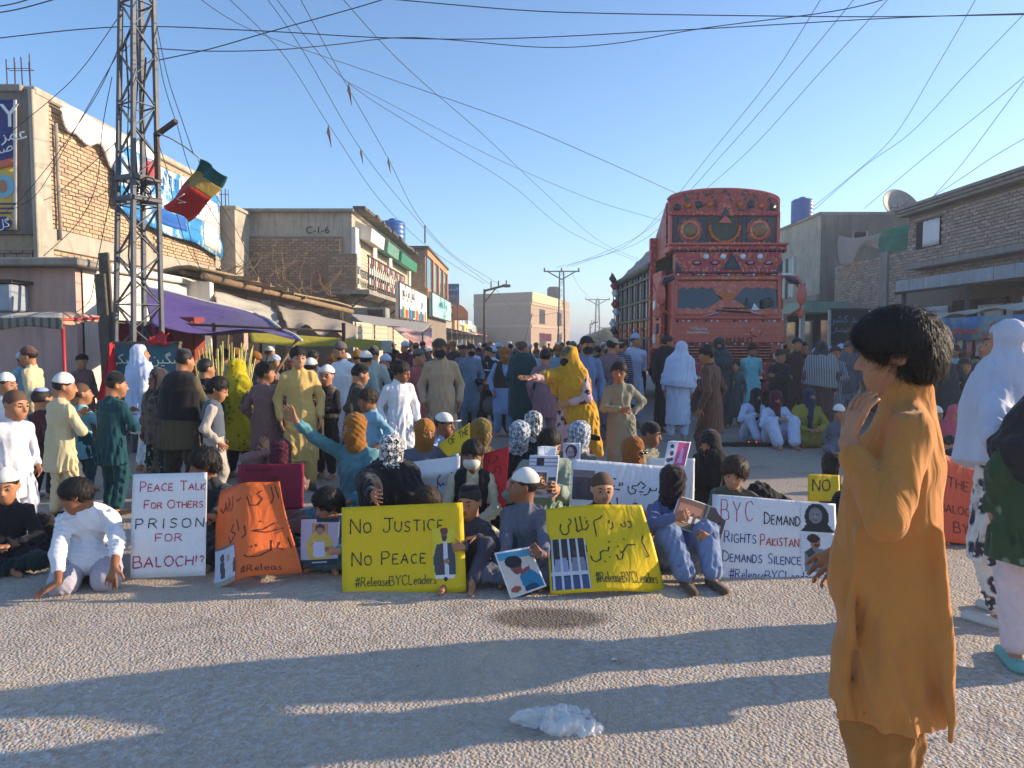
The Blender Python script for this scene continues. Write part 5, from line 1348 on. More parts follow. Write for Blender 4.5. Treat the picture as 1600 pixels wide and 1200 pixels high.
for i, (lab, pts) in enumerate((
    ('thick cable crossing the whole sky from the left edge through the tower top', [(-40, 64, 9.8), (185, 42, 10), (400, 48, 10.2), (600, 59, 10.4), (800, 60, 10.6), (1100, 45, 10.5), (1400, 28, 10.3), (1640, 20, 10)]),
    ('cable from the tower sagging just below the thick cable to mid sky', [(245, 76, 10), (330, 80, 10.2), (430, 78, 10.5), (520, 70, 11), (620, 59, 11.5), (700, 62, 11.8), (850, 74, 12), (960, 68, 12), (1100, 44, 11), (1300, 18, 10), (1400, -6, 9)]),
    ('cable rising from the tower to the top edge left of centre', [(248, 94, 10), (330, 76, 10), (420, 50, 10), (590, 2, 10), (640, -20, 10)]),
    ('cable along the top edge from centre to the right corner', [(560, -6, 10), (800, 15, 10), (950, 21, 10), (1200, 25, 10), (1400, 26, 10), (1640, 22, 10)]),
    ('short cable in the top left corner', [(-30, 24, 9), (30, 14, 9), (95, -4, 9)]),
    ('upper short cable in the top left corner', [(-30, 14, 9.2), (20, 6, 9.2), (60, -6, 9.2)]))):
    wire(lab, pts, .014)
far = (('first steep cable from top left down to the street lamp', [(350, -10, 9), (450, 95, 14), (520, 205, 20), (600, 320, 28), (680, 395, 36), (757, 443, 45)]),
       ('second steep cable from top left down to the street lamp', [(412, -10, 9), (480, 90, 13), (565, 235, 20), (640, 330, 28), (700, 395, 36), (765, 444, 45)]),
       ('third steep cable with knots down to the street lamp', [(465, -10, 9), (540, 130, 14), (605, 245, 20), (655, 340, 28), (710, 400, 36), (780, 444, 45)]),
       ('long shallow cable from top left to the truck top', [(300, -10, 9), (405, 52, 12), (600, 120, 15), (800, 190, 17), (930, 245, 18), (1052, 300, 20), (1130, 336, 23)]),
       ('cable from upper left crossing to the far pylon', [(425, -10, 9), (545, 130, 15), (660, 205, 22), (800, 290, 32), (890, 362, 45), (985, 404, 60), (1060, 430, 75)]),
       ('knotted cable crossing the middle of the sky', [(528, -10, 9), (640, 110, 14), (760, 215, 22), (850, 300, 34), (930, 372, 48), (985, 400, 60), (1060, 428, 78)]),
       ('faint cable across mid sky towards the truck', [(543, 128, 20), (640, 178, 24), (780, 250, 30), (920, 310, 34), (1010, 338, 36), (1110, 366, 40)]),
       ('left of three cables from top right to the far pylon', [(1288, -10, 12), (1200, 128, 18), (1110, 240, 26), (1040, 325, 36), (975, 385, 48), (893, 416, 62)]),
       ('middle of three cables from top right to the far pylon', [(1342, -10, 12), (1205, 155, 19), (1130, 240, 25), (1060, 315, 34), (985, 376, 48), (885, 417, 62)]),
       ('right of three cables from top right to the far pylon', [(1396, -10, 12), (1280, 115, 17), (1160, 245, 25), (1060, 330, 38), (985, 385, 50), (870, 418, 62)]),
       ('near cable from the top right down to the blue roof tank', [(1530, -10, 14), (1460, 110, 18), (1395, 215, 22), (1330, 275, 26), (1262, 330, 29)]),
       ('second cable meeting at the blue roof tank from the right', [(1600, 22, 14), (1510, 115, 17), (1420, 210, 21), (1350, 260, 25), (1272, 328, 29)]),
       ('cable from the right edge down to the satellite dish roof', [(1640, 86, 14), (1540, 170, 17), (1440, 250, 21), (1350, 326, 26)]),
       ('cable from the right edge to the ledge tip', [(1620, 100, 13), (1560, 180, 16), (1500, 260, 18), (1448, 318, 20)]),
       ('low cable from the right edge to the roof ledge', [(1640, 195, 13), (1560, 240, 15), (1500, 280, 17), (1445, 315, 20)]),
       ('cable between the far pylon and the smaller pylon', [(892, 424, 62), (905, 448, 80), (918, 462, 100), (926, 468, 120)]),
       ('cable from the lamp across the far block', [(770, 446, 45), (800, 480, 55), (830, 494, 62), (872, 488, 62)]))
for lab, pts in far: wire(lab, pts, .011, 1)
for (px, py, Y, lab) in ((513, 196, 14.5, 'tuft of string caught on the first steep cable'), (564, 232, 20, 'tuft of string caught on the second steep cable'), (545, 130, 14.5, 'knot of string on the third steep cable'), (607, 246, 20, 'small knot lower on the third steep cable')):
    t = thing('string_tuft', lab, 'string', at(px, py, Y), 0, 'string caught on cables')
    for k in range(4): MB().tube([(0, 0, 0), (.02 * k - .03, 0, -.14), (.015 * k, .01, -.2 - .07 * k)], .008, 4).build('strand', WOOD, t)
near = (('cable from the tower down across the banner to the left edge', [(183, 30, 9.9), (130, 105, 10.5), (80, 155, 11), (-20, 235, 11.5)]),
        ('cable from the tower down over the brick corner to the navy banner', [(184, 78, 9.9), (150, 150, 10.5), (90, 240, 11.5), (38, 305, 12.5), (6, 334, 13.8)]),
        ('cable from the tower following the brick wall to the corner', [(184, 84, 9.8), (155, 135, 10.5), (110, 215, 11.5), (60, 300, 13), (25, 325, 13.9)]),
        ('cable sagging from the tower to the brick corner column', [(182, 222, 9.9), (145, 255, 10.8), (110, 285, 12), (87, 304, 13.5), (68, 313, 14.2)]),
        ('cable looping from the tower collar along the wall', [(182, 283, 9.9), (165, 300, 10.5), (145, 308, 11.5), (110, 306, 13), (86, 304, 14.0)]),
        ('long thin cable hanging from the tower past the shop roof', [(175, 120, 9.8), (160, 200, 10), (150, 290, 10.4), (120, 350, 10.8), (68, 400, 11)]),
        ('thin cable dropping beside the tower to the leaning planks', [(176, 290, 9.8), (168, 330, 9.9), (158, 380, 10.2), (150, 420, 10.8), (140, 470, 11.2), (112, 492, 11.3)]),
        ('pair of dark cables from the tower top down to the flag', [(245, 40, 10), (262, 120, 9.8), (285, 190, 9.7), (302, 240, 9.6)]),
        ('second dark cable from the tower top down past the flag', [(244, 60, 10), (256, 130, 9.8), (278, 200, 9.7), (296, 262, 9.6), (330, 330, 11), (400, 440, 16)]),
        ('grey cable from the tower over the blue banner to the low roof', [(248, 225, 9.9), (262, 270, 10), (275, 330, 10.5), (300, 400, 12), (345, 455, 15)]),
        ('cable passing behind the flag to the balcony house roof', [(310, 250, 9.6), (340, 310, 11), (372, 365, 14), (410, 440, 17), (440, 480, 19)]),
        ('stray cable from flag foot down to the shop roofs', [(292, 345, 9.6), (305, 400, 11), (322, 440, 13)]))
for lab, pts in near: wire(lab, pts, .0105)
# ---------------- tarpaulins and canopies on the left ----------------
def tarp(label, fn, m, nu=26, nv=12, extra=None, name='tarpaulin', poles=()):
    c = Vector(fn(.5, .5)); t = thing(name, label, 'tarpaulin', (c.x, c.y, 0), 0, 'cloth awnings over the left shops')
    sheet('fabric', lambda u, v: Vector(fn(u, v)) - t.location, nu, nv, m, t, th=.004)
    for a, b in poles: MB().tube([Vector(a) - t.location, Vector(b) - t.location], .022, 6).build('pole', WOOD, t)
    return t
def quadf(A, B_, C_, D_, sag=.1, rip=.03, q=9, seed=0):
    A, B_, C_, D_ = [Vector(x) if not len(x) == 4 else at(*x[:3]) for x in (A, B_, C_, D_)]
    def f(u, v):
        p = A.lerp(B_, u).lerp(D_.lerp(C_, u), v)
        return p + Vector((0, 0, -sag * math.sin(PI * u) * math.sin(PI * v) * 1.0 + rip * math.sin(u * q + seed + v * 2) * (.3 + v) + rip * .5 * math.sin(v * q * 1.3 + u * 4)))
    return f
q4 = lambda *a: (*a, 0)
f = quadf(q4(222, 448, 12.6), q4(398, 489, 13.2), q4(471, 527, 10.6), q4(236, 512, 10.2), .22, .035)
PURP = cloth((96, 74, 150), name='tarp_purple', transl=.35, rough=.7)
t = tarp('purple tarpaulin slung from the steel tower over the left stalls', f, PURP, poles=[(f(.98, .98), f(.98, .98) + Vector((-1.2, .2, -1.7))), (f(.7, .2), f(.7, .2) + Vector((-.1, 0, -2.3)))])
MB().tube([f(k / 12, 0) - t.location for k in range(13)], .02, 6).build('edge_rope', PALE, t)
MB().tube([f(1, k / 8) - t.location for k in range(9)], .025, 6).build('edge_rope', PALE, t)
f = quadf(q4(333, 455, 16.0), q4(432, 482, 18.0), q4(437, 512, 16.2), q4(340, 482, 14.6), .12, .05, 11)
tarp('pale canvas tarpaulin behind the purple one', f, cloth((206, 198, 182), name='tarp_pale', transl=.3))
f = quadf(q4(432, 478, 18.0), q4(560, 508, 18.6), q4(556, 528, 16.4), q4(452, 512, 16.0), .10, .07, 15, 2)
tarp('crumpled beige tarpaulin bundled under the balcony house', f, cloth((176, 160, 138), name='tarp_beige', transl=.2))
f = quadf(q4(545, 490, 22.0), q4(676, 506, 24.0), q4(660, 518, 20.0), q4(560, 502, 19.0), .05, .02)
tarp('grey sheet awning below the white printed banner', f, cloth((160, 154, 146), name='tarp_grey', transl=.1), poles=[(at(676, 506, 24), at(620, 560, 24)), (at(660, 518, 20), at(664, 600, 20))])
f = quadf(q4(612, 512, 24.0), q4(675, 512, 25.0), q4(674, 548, 22.4), q4(655, 545, 22.0), .05, .03)
tarp('white and pink hanging sheet beyond the grey awning', f, cloth((214, 188, 184), name='tarp_pink', transl=.2, pat='patch', col2=(200, 120, 120), ps=1.5))
f = quadf(q4(388, 520, 14.5), q4(596, 532, 16.5), q4(596, 546, 16.4), q4(392, 536, 14.4), .06, .02)
tarp('thin yellow green cloth strung low behind the crowd', f, cloth((168, 160, 60), name='tarp_yellow', transl=.3), name='cloth_strip')
f = quadf(q4(560, 533, 16.5), q4(612, 532, 17), q4(612, 550, 17), q4(560, 548, 16.4), .03, .02)
tarp('pale end of the low strung cloth by the white shutters', f, cloth((190, 196, 186), name='tarp_pale2', transl=.3), name='cloth_strip')
# red post canopy by the pink shop
cn = thing('shop_canopy', 'flat canopy with red post in front of the pink shop', 'canopy', (-5.9, 9.7, 0))
f = quadf(q4(-60, 492, 9.8), q4(98, 488, 9.6), q4(97, 498, 9.2), q4(-60, 502, 9.3), .04, .02)
sheet('top_sheet', lambda u, v: f(u, v) - cn.location, 20, 5, cloth((160, 152, 138), name='canopy_grey2'), cn, th=.015)
f2 = quadf(q4(-60, 498, 9.3), q4(98, 496, 9.2), q4(98, 512, 9.2), q4(-60, 516, 9.3), .0, .015)
sheet('valance', lambda u, v: f2(u, v) - cn.location, 24, 3, cloth((128, 124, 112), name='valance', pat='vstripe', col2=(90, 88, 80), ps=3), cn, th=.01)
f3 = quadf(q4(98, 488, 9.6), q4(155, 494, 10.4), q4(152, 502, 10.3), q4(98, 508, 9.2), .0, .01)
sheet('side_flap', lambda u, v: f3(u, v) - cn.location, 8, 3, cloth((196, 150, 120), name='flap'), cn, th=.02)
RP_ = mat('post_red', (176, 44, 52), rough=.5)
p = at(98, 500, 9.3); MB().tube([(p.x - cn.location.x, p.y - cn.location.y, 0), (p.x - cn.location.x, p.y - cn.location.y, p.z)], .022, 8).build('post', RP_, cn)
MB().tube([Vector(p) - cn.location, at(153, 497, 10.3) - cn.location], .02, 6).build('rail', RP_, cn)
# stall behind tower with red cloths
sr = thing('covered_stall', 'stall hung with dark red cloth under the purple tarpaulin', 'stall', (-5.6, 11.4, 0))
sheet('curtain', lambda u, v: (-.45 + .9 * u, .08 * math.sin(u * 16), 1.75 - 1.7 * v), 24, 4, cloth((130, 24, 36), name='curtain_red'), sr)
MB().box((.42, .5, 1.0), (.34, .4, 1.7)).build('cabinet', mat('cabinet', (138, 60, 48)), sr, bevel=.01)
for k in range(3): MB().box((.42, .28, .45 + k * .55), (.28, .03, .46)).build('cabinet_door', mat('cab_door', (166, 84, 66)), sr)
for k in range(3): MB().box((.75 + k * .3, -.2, .95), (.26, .3, .2)).build('red_crate', RED, sr)
MB().box((1.45, .2, 1.0), (.2, .2, .3)).build('green_box', mat('lime', (110, 196, 60), rough=.5), sr); MB().box((1.45, .2, 1.22), (.2, .2, .1)).build('box_lid', PW, sr)
MB().tube([(-.6, 0, 1.78), (3.0, .1, 1.62)], .022, 6).build('hanging_rail', STEEL_D, sr); MB().box((1.1, -.2, .4), (2.6, .5, .8)).build('counter', WOOD_D, sr)
for x in (-.6, 1.0, 3.0): MB().bar((x, .05, 0), (x, .05, 1.75), .05).build('post', STEEL_D, sr)
# chalkboard by the tower
a = at(174, 536, 9.0); b = at(282, 537, 9.1)
cb = thing('notice_board', 'blue green chalkboard with white script beside the foot of the tower', 'sign', ((a.x + b.x) / 2, 9.05, 0))
wd = b.x - a.x; MB().box((0, 0, a.z - .34), (wd, .05, .66)).build('board', mat('chalk_teal', (44, 96, 112), rough=.75, var=.25, vs=3), cb)
for z in (a.z, a.z - .67): MB().box((0, -.01, z), (wd + .06, .08, .035)).build('frame_bar', WOOD_D, cb)
for s in (-1, 1): MB().box((s * wd / 2, -.01, a.z / 2), (.04, .08, a.z)).build('leg', WOOD_D, cb)
CW = mat('chalk_cream', (214, 216, 190)); font_mesh(ur('سگین نوشکی'), .17, CW, cb, face_m4((.0, -.03, a.z - .20), (1, 0, 0), (0, -1, 0)), ext=.001); font_mesh(ur('ہوٹل'), .18, CW, cb, face_m4((-.2, -.03, a.z - .42), (1, 0, 0), (0, -1, 0)), ext=.001)
def redflag(label, A, B_, C_, D_):
    f = quadf(A, B_, C_, D_, .02, .03, 8); c = f(.5, .5); t = thing('red_flag', label, 'flag', c, 0, 'red cloth flags by the chalkboard'); sheet('cloth', lambda u, v: f(u, v) - c + Vector((0, .05 * math.sin(u * 9), 0)), 10, 14, RED, t); return t
redflag('red cloth hanging down the left side of the chalkboard', q4(172, 538, 8.9), q4(176, 538, 8.9), q4(184, 612, 8.9), q4(150, 640, 8.9))
redflag('red cloth laid over the top of the chalkboard', q4(222, 540, 8.95), q4(246, 520, 9.1), q4(262, 522, 9.1), q4(262, 541, 8.95))
# sugarcane
sc = thing('sugarcane_bundle', 'upright fan of yellow green sugar cane stalks behind the crowd on the left', 'sugar cane', (at(350, 600, 9.8).x, 9.8, 0))
CANE = mat('cane_yellow', (200, 184, 104), rough=.6, var=.3, vs=6, isl=.3)
rg = random.Random(4)
for k in range(34):
    dx = rg.uniform(-1, 1); top = at(350 + dx * 46 + rg.uniform(-6, 6), 540 + rg.uniform(-8, 26) + abs(dx) * 6, 9.8 + rg.uniform(-.2, .2)) - sc.location
    bs_ = Vector((dx * .16, rg.uniform(-.12, .12), .0)); mid = bs_.lerp(top, .5) + Vector((rg.uniform(-.03, .03), 0, 0))
    MB().tube([bs_, mid, top], [.017, .014, .008], 6).build('cane_stalk', CANE, sc)
MB().lathe([(.3, 0), (.34, .5), (.3, .52)], n=14).build('basket', WOOD, sc)
# motorcycle in the crowd
mo = thing('motorcycle', 'dark motorcycle standing in the crowd behind the beige clad man', 'motorcycle', (at(768, 620, 11.9).x, 11.9, 0), R(35))
RUB = mat('tyre', (24, 24, 26), rough=.8); CHR = mat('chrome', (180, 184, 188), rough=.2, metal=.9)
for y in (-.6, .6):
    M4 = Matrix.Rotation(R(90), 4, 'Y'); wv = MB(); wv.lathe([(.26, -.05), (.31, -.03), (.31, .03), (.26, .05), (.26, -.05)], c=(0, y, .31), n=20, M4=M4); w_ = wv.build('wheel', RUB, mo); MB().lathe([(.05, -.06), (.05, .06)], c=(0, y, .31), n=10, M4=M4).build('hub', CHR, w_)
    for k in range(8): MB().tube([(0, y, .31), (0, y + .26 * math.cos(k * PI / 4), .31 + .26 * math.sin(k * PI / 4))], .006, 4).build('spoke', CHR, w_)
q = Solid(); q.ell((0, -.05, .78), (.13, .26, .12)); link_mesh('fuel_tank', q.mesh('fuel_tank', .015), mat('tank_paint', (96, 22, 26), rough=.25, coat=.5), mo)
q = Solid(); q.cone((0, .15, .80), (0, .62, .82), .1, .08, sq=(U, .5)); link_mesh('seat', q.mesh('seat', .015), RUB, mo)
q = Solid(); q.ell((0, 0, .42), (.12, .2, .16)); link_mesh('engine', q.mesh('engine', .02), STEEL, mo)
for s in (-.07, .07): MB().tube([(s, -.6, .31), (s, -.38, .95)], .02, 8).build('fork', CHR, mo)
MB().tube([(-.32, -.28, 1.02), (-.12, -.38, 1.0), (.12, -.38, 1.0), (.32, -.28, 1.02)], .013, 8).build('handlebar', CHR, mo)
q = Solid(); q.ell((0, -.5, .88), (.09, .07, .09)); link_mesh('headlight', q.mesh('headlight', .012), CHR, mo)
for s in (-1, 1): MB().tube([(s * .26, -.3, 1.0), (s * .3, -.32, 1.18)], .007, 5).build('mirror_stem', CHR, mo); MB().lathe([(.05, 0), (.05, .01)], c=(s * .3, -.33, 1.2), n=12, M4=Matrix.Rotation(R(90), 4, 'X')).build('mirror', RUB, mo)
MB().tube([(0, -.55, .62), (0, -.75, .6), (0, -.9, .42)], .03, 6).build('mudguard', RUB, mo); MB().tube([(0, -.3, .8), (0, .0, .3), (0, .5, .35), (0, .55, .75)], .025, 6).build('frame', RUB, mo)
# small fire with ash on the road, plastic bag
fi = thing('street_fire', 'small smouldering fire on a black patch of ash on the road', 'fire', gnd(1172, 696))
q = Solid()
rg = random.Random(9)
for k in range(16): q.cone((rg.uniform(-.42, .42), rg.uniform(-.12, .12), 0), (rg.uniform(-.4, .45), rg.uniform(-.1, .1), .02), .035, .02, k=.03)
q.ell((0, 0, -.01), (.5, .2, .035)); q.plane((0, 0, .001), (0, 0, -1)); link_mesh('ash', q.mesh('ash', .012, folds(3, .012, .05, 0)), mat('ash_black', (22, 20, 20), rough=.95), fi)
FLM = mat('flame', (255, 96, 30), emit=((255, 92, 30), 3.0))
for k in range(5):
    x = -.10 + .045 * k; q = Solid(); q.cone((x, 0, .015), (x + rg.uniform(-.02, .02), 0, .025 + rg.uniform(0, .03)), .018, .004); link_mesh('flame', q.mesh('flame', .006), FLM, fi)
bag = thing('plastic_bag', 'crumpled clear plastic bag lying on the road in the foreground', 'plastic bag', gnd(872, 1138))
BG = mat('bag_film', (236, 236, 236), rough=.25, var=.1, alpha=.55, spec=.8)
def crumple(x, y, z, sd):
    rg_ = np.random.RandomState(sd); d = 0
    for k in range(14):
        w_ = rg_.normal(size=3); w_ /= np.linalg.norm(w_); f_ = 28 * 1.14 ** k; d = d + (abs(math.sin((x * w_[0] + y * w_[1] + z * w_[2]) * f_ + rg_.uniform(0, 6) + 1.5 * math.sin(x * 31 + k))) - .6) * (28 / f_) ** .75
    return d
def film(name, c, r, sd, amp=.02, squash=1.0, tail=None):
    V, nt_, np_ = [], 110, 44
    for j in range(np_ + 1):
        ph = PI * j / np_
        for i in range(nt_):
            th = 2 * PI * i / nt_; x = math.sin(ph) * math.cos(th); y = math.sin(ph) * math.sin(th); z = math.cos(ph)
            rr = 1 + .20 * math.sin(2 * th + sd) + .16 * math.sin(3 * th + sd * 2) + .10 * math.sin(5 * th + sd) + .05 * math.sin(9 * th)
            X, Y, Z = x * r[0] * rr, y * r[1] * rr, z * r[2]
            k_ = crumple(X, Y, Z, sd) * amp
            if tail and x < -.75: X -= (abs(x) - .75) * tail; Y *= .55
            V.append((c[0] + X + x * k_, c[1] + Y + y * k_, max(.003, c[2] + Z + z * k_ * .9)))
    F_ = [(j * nt_ + i, j * nt_ + (i + 1) % nt_, (j + 1) * nt_ + (i + 1) % nt_, (j + 1) * nt_ + i) for j in range(np_) for i in range(nt_)]
    link_mesh(name, np_mesh(name, V, F_, False), BG, bag)
film('film', (-.03, .02, .024), (.105, .06, .042), 3, .013, tail=.12)
film('handle_loop', (.07, .075, .016), (.075, .028, .016), 5, .010)
film('open_end', (.06, -.035, .02), (.085, .042, .026), 8, .012)
# pebbles and scraps on the near road
rg = random.Random(12); PEB = mat('pebble', (170, 160, 148), rough=.9, var=.3, vs=40, isl=.5); mb = MB()
for k in range(260):
    a = gnd(rg.uniform(-20, 1620), rg.uniform(935, 1200)); r_ = rg.uniform(.003, .009)
    mb.add([(a.x + r_ * rg.uniform(-1, 1), a.y + r_ * rg.uniform(-1, 1), .002 + r_ * rg.uniform(0, 1.2)) for _ in range(5)], [(0, 1, 2), (0, 2, 3), (0, 3, 4), (1, 2, 4), (2, 3, 4), (0, 1, 4)])
mb.build('road_grit', PEB, kind='stuff')

mb = MB(); SCR = mat('litter_pale', (206, 202, 196), rough=.8, var=.2, vs=30)
for (px, py, r_) in ((805, 1062, .008), (960, 1034, .014), (705, 1180, .009), (690, 1180, .006), (1168, 1110, .007), (420, 1040, .008), (250, 1150, .010), (610, 1010, .007), (1085, 960, .012), (140, 1085, .007), (930, 1120, .006), (520, 1130, .006)):
    a = gnd(px, py); n_ = 6; mb.add([(a.x + r_ * math.cos(k) * (1 + .4 * (k % 2)), a.y + r_ * math.sin(k) * .9, .008 + .004 * (k % 3)) for k in range(n_)], [tuple(range(n_))])
mb.build('road_litter', SCR, kind='stuff')
# ---------------- decorated truck ----------------
TRX, TRY = 4.3, 14.8
tr = thing('decorated_truck', 'tall red decorated cargo truck with arched crown facing the crowd', 'truck', (TRX, TRY, 0))
TR = mat('truck_red', (196, 90, 78), rough=.4, var=.08, coat=.3)
TR2 = mat('truck_crimson', (178, 56, 70), rough=.45, var=.12, pat='ornament', col2=(206, 120, 70), ps=12)
TR3 = mat('truck_ornament', (172, 66, 60), rough=.45, var=.12, pat='ornament', col2=(70, 46, 50), ps=9)
TRP = mat('truck_salmon', (200, 100, 84), rough=.42, var=.08, pat='ornament', col2=(214, 140, 100), ps=13)
TG = mat('truck_teal', (24, 58, 78), rough=.4, var=.1); TO = mat('truck_orange', (206, 110, 40), rough=.45, var=.2, vs=8); TGR = mat('truck_green', (40, 70, 60), rough=.5, var=.2)
WH = mat('lamp_white', (214, 220, 222), rough=.15); TCH = mat('truck_chrome', (190, 190, 194), rough=.2, metal=.8); TGL = mat('windscreen', (22, 40, 54), rough=.05, spec=.8, coat=.4)
TARP = mat('truck_tarp', (150, 150, 152), rough=.85, var=.15, vs=3, wrinkle=.04)
def z_(py, Y=TRY): return at(800, py, Y).z
def tb(name, c, d, m, bevel=.0, parent=None, rz=0): return MB().box(c, d, rz).build(name, m, parent or tr, bevel=bevel)
# chassis, wheels
tb('chassis', (0, 3.3, .75), (.9, 6.6, .3), RUB)
for y in (1.0, 4.6, 5.8):
    for s in (-1, 1):
        M4 = Matrix.Rotation(R(90), 4, 'Y'); c = (s * 1.0, y, .52)
        wv = MB().lathe([(.3, -.15), (.5, -.14), (.52, 0), (.5, .14), (.3, .15), (.3, -.15)], c=c, n=24, M4=M4).build('wheel', RUB, tr)
        MB().lathe([(.05, -.12), (.28, -.1), (.3, .0), (.28, .1), (.05, .12)], c=c, n=16, M4=M4).build('rim', TO, wv)
# cab
cabp = [(0.0, .95), (-.0, 1.95), (.10, 2.72), (.35, 2.84), (1.45, 2.84), (1.45, .95)]
MB().prism([(y, z) for y, z in cabp], 'x', -1.1, 1.1).build('cab', TR, tr, bevel=.05)
# windscreen recess with painted lobes
def onf(x, z, d=0): # point on the cab front
    y = (z - 1.95) / .77 * .10 if z > 1.95 else 0
    return Vector((x, y - d, z))
def plate(name, poly, m, d, th=.012, parent=None):
    fr = [onf(x, z, d) for x, z in poly]; bk = [onf(x, z, d - th) for x, z in poly]; n = len(poly)
    return MB().add(fr + bk, [tuple(range(n)), tuple(range(n, 2 * n))[::-1]] + [(i, n + i, n + (i + 1) % n, (i + 1) % n) for i in range(n)]).build(name, m, parent or tr)
plate('windscreen', [(-1.0, 2.0), (1.0, 2.0), (1.0, 2.66), (-1.0, 2.66)][::-1], TGL, .012)
# painted surround (upper lobes, lower lobes)
up_ = [(-1.0, 2.66), (-1.0, 2.48)] + [(-1.0 + .1 * k, 2.50 + .035 * abs(math.sin(k * 1.57))) for k in range(1, 8)] + [(-.22, 2.40), (-.1, 2.32), (0, 2.27), (.1, 2.32), (.22, 2.40)] + [(.3 + .1 * k, 2.50 + .035 * abs(math.sin(k * 1.57))) for k in range(0, 7)] + [(1.0, 2.48), (1.0, 2.66)]
plate('painted_valance', up_, TRP, .026)
lo_ = [(-1.0, 2.0), (1.0, 2.0), (1.0, 2.12)] + [(.9 - .1 * k, 2.10 + .02 * (k % 2)) for k in range(5)] + [(.38, 2.13), (.28, 2.20), (.16, 2.27), (.0, 2.33), (-.16, 2.27), (-.28, 2.20), (-.38, 2.13)] + [(-.5 - .1 * k, 2.10 + .02 * (k % 2)) for k in range(5)] + [(-1.0, 2.12)]
plate('painted_apron', lo_, TRP, .03)
plate('painted_heart', [(-.18, 2.38), (-.08, 2.43), (0, 2.40), (.08, 2.43), (.18, 2.38), (.1, 2.30), (0, 2.27), (-.1, 2.30)][::-1], TO, .045)
for s in (-1, 1): MB().box((s * 1.03, .03, 2.33), (.07, .1, .78)).build('windscreen_post', TR, tr, bevel=.015)
MB().box((0, .06, 2.72), (2.2, .12, .09)).build('sun_visor', TRP, tr, bevel=.02); MB().box((0, -.02, 1.93), (2.16, .08, .07)).build('lower_frame', TR, tr, bevel=.02)
for (x, s) in ((-.42, 1), (.62, -1)):
    MB().tube([onf(-.5 if s > 0 else .72, 1.95, .06), onf(-.1 if s > 0 else .42, 2.06, .07)], .015, 6).build('wiper_arm', TCH, tr)
MB().bar(onf(-.25, 2.07, .07), onf(.45, 2.03, .07), .03).build('wiper_blade', RUB, tr); MB().bar(onf(-.12, 2.12, .07), onf(.32, 2.11, .07), .02).build('wiper_blade', RUB, tr)
plate('pennant', [(.32, 2.10), (.46, 2.10), (.38, 2.34)][::-1], TGR, .05); plate('pennant', [(.46, 2.08), (.62, 2.08), (.52, 2.22)][::-1], WH, .052)
q = Solid(); q.ell((.78, -.05, 2.24), (.12, .05, .1)); q.cone((.7, -.05, 2.14), (.84, -.05, 2.2), .04, .05); link_mesh('dashboard_garland', q.mesh('dashboard_garland', .015, folds(5, .02, .05, 0)), TGR, tr)
# front panel
MB().prism([(-1.16, 1.42), (1.16, 1.42), (1.12, 1.88), (-1.12, 1.88)], 'y', -.06, .0).build('front_panel', TR, tr, bevel=.02)
for z in (1.60, 1.74): MB().bar((-1.05, -.07, z), (1.05, -.07, z), .02).build('panel_groove', TRP, tr)
LM = mat('letter_dark', (60, 48, 52), rough=.4, metal=.4)
font_mesh('H I N O', .16, LM, tr, face_m4((.22, -.075, 1.48), (1, 0, 0), (0, -1, 0)), ext=.008)
font_mesh(ur('ماشاللہ'), .11, WH, tr, face_m4((-.58, -.075, 1.72), (1, 0, 0), (0, -1, 0)), ext=.003); font_mesh('MUHAMMAD', .075, WH, tr, face_m4((-.60, -.075, 1.63), (1, 0, 0), (0, -1, 0)), ext=.003)
tb('grille', (0, -.03, 1.24), (1.7, .06, .3), mat('grille_dark', (60, 34, 36), rough=.5))
for k in range(5): tb('grille_bar', (0, -.08, 1.12 + k * .06), (1.66, .03, .022), TRP)
tb('bumper', (0, -.10, .86), (2.36, .22, .34), TR2, .02); tb('lower_bumper', (0, -.06, .56), (2.3, .14, .22), TR3, .02)
for s in (-1, 1):
    MB().lathe([(.14, 0), (.14, .05), (.12, .06)], c=(s * .92, -.22, .88), n=20, M4=Matrix.Rotation(R(90), 4, 'X')).build('headlamp', WH, tr)
    MB().lathe([(.165, 0), (.165, .03)], c=(s * .92, -.215, .88), n=20, M4=Matrix.Rotation(R(90), 4, 'X')).build('lamp_bezel', TCH, tr)
    tb('corner_lamp', (s * 1.0, -.1, 1.16), (.24, .12, .16), TCH, .02); tb('corner_marker', (s * 1.14, -.08, 1.5), (.05, .08, .1), TO)
for k in range(9): tb('bumper_reflector', (-.8 + k * .2, -.225, .74), (.09, .02, .05), (TO, WH, TG)[k % 3])
# lamp band above the cab
tb('lamp_band', (0, .12, 3.02), (2.1, .3, .40), TR2, .015)
for x in (-.46, -.12, .27, .61):
    MB().lathe([(.055, 0), (.06, .02), (.05, .05), (.0, .06)], c=(x, -.03, 3.13), n=16, M4=Matrix.Rotation(R(90), 4, 'X')).build('round_lamp', WH, tr)
for x in (-.64, -.28, .42, .78):
    q = Solid(); q.ell((x, -.035, 3.01), (.10, .03, .045)); link_mesh('oval_frame', q.mesh('oval_frame', .01), TG, tr)
    q = Solid(); q.ell((x, -.06, 3.01), (.06, .03, .028)); link_mesh('oval_lamp', q.mesh('oval_lamp', .008), mat('lamp_pink', (214, 150, 160), rough=.15), tr)
MB().prism([(-.13, 2.88), (.24, 2.88), (.055, 3.2)], 'y', -.07, -.03).build('emblem_frame', TG, tr); MB().prism([(-.05, 2.92), (.16, 2.92), (.055, 3.1)], 'y', -.09, -.06).build('emblem', STEEL, tr)
mb = MB()
for k in range(24):
    if abs(k - 12) > 2: mb.lathe([(.0, 0), (.018, .01), (.0, .03)], c=(-.92 + k * .08, -.035, 2.86), n=6, M4=Matrix.Rotation(R(90), 4, 'X'))
mb.build('lamp_beads', WH, tr, kind='stuff')
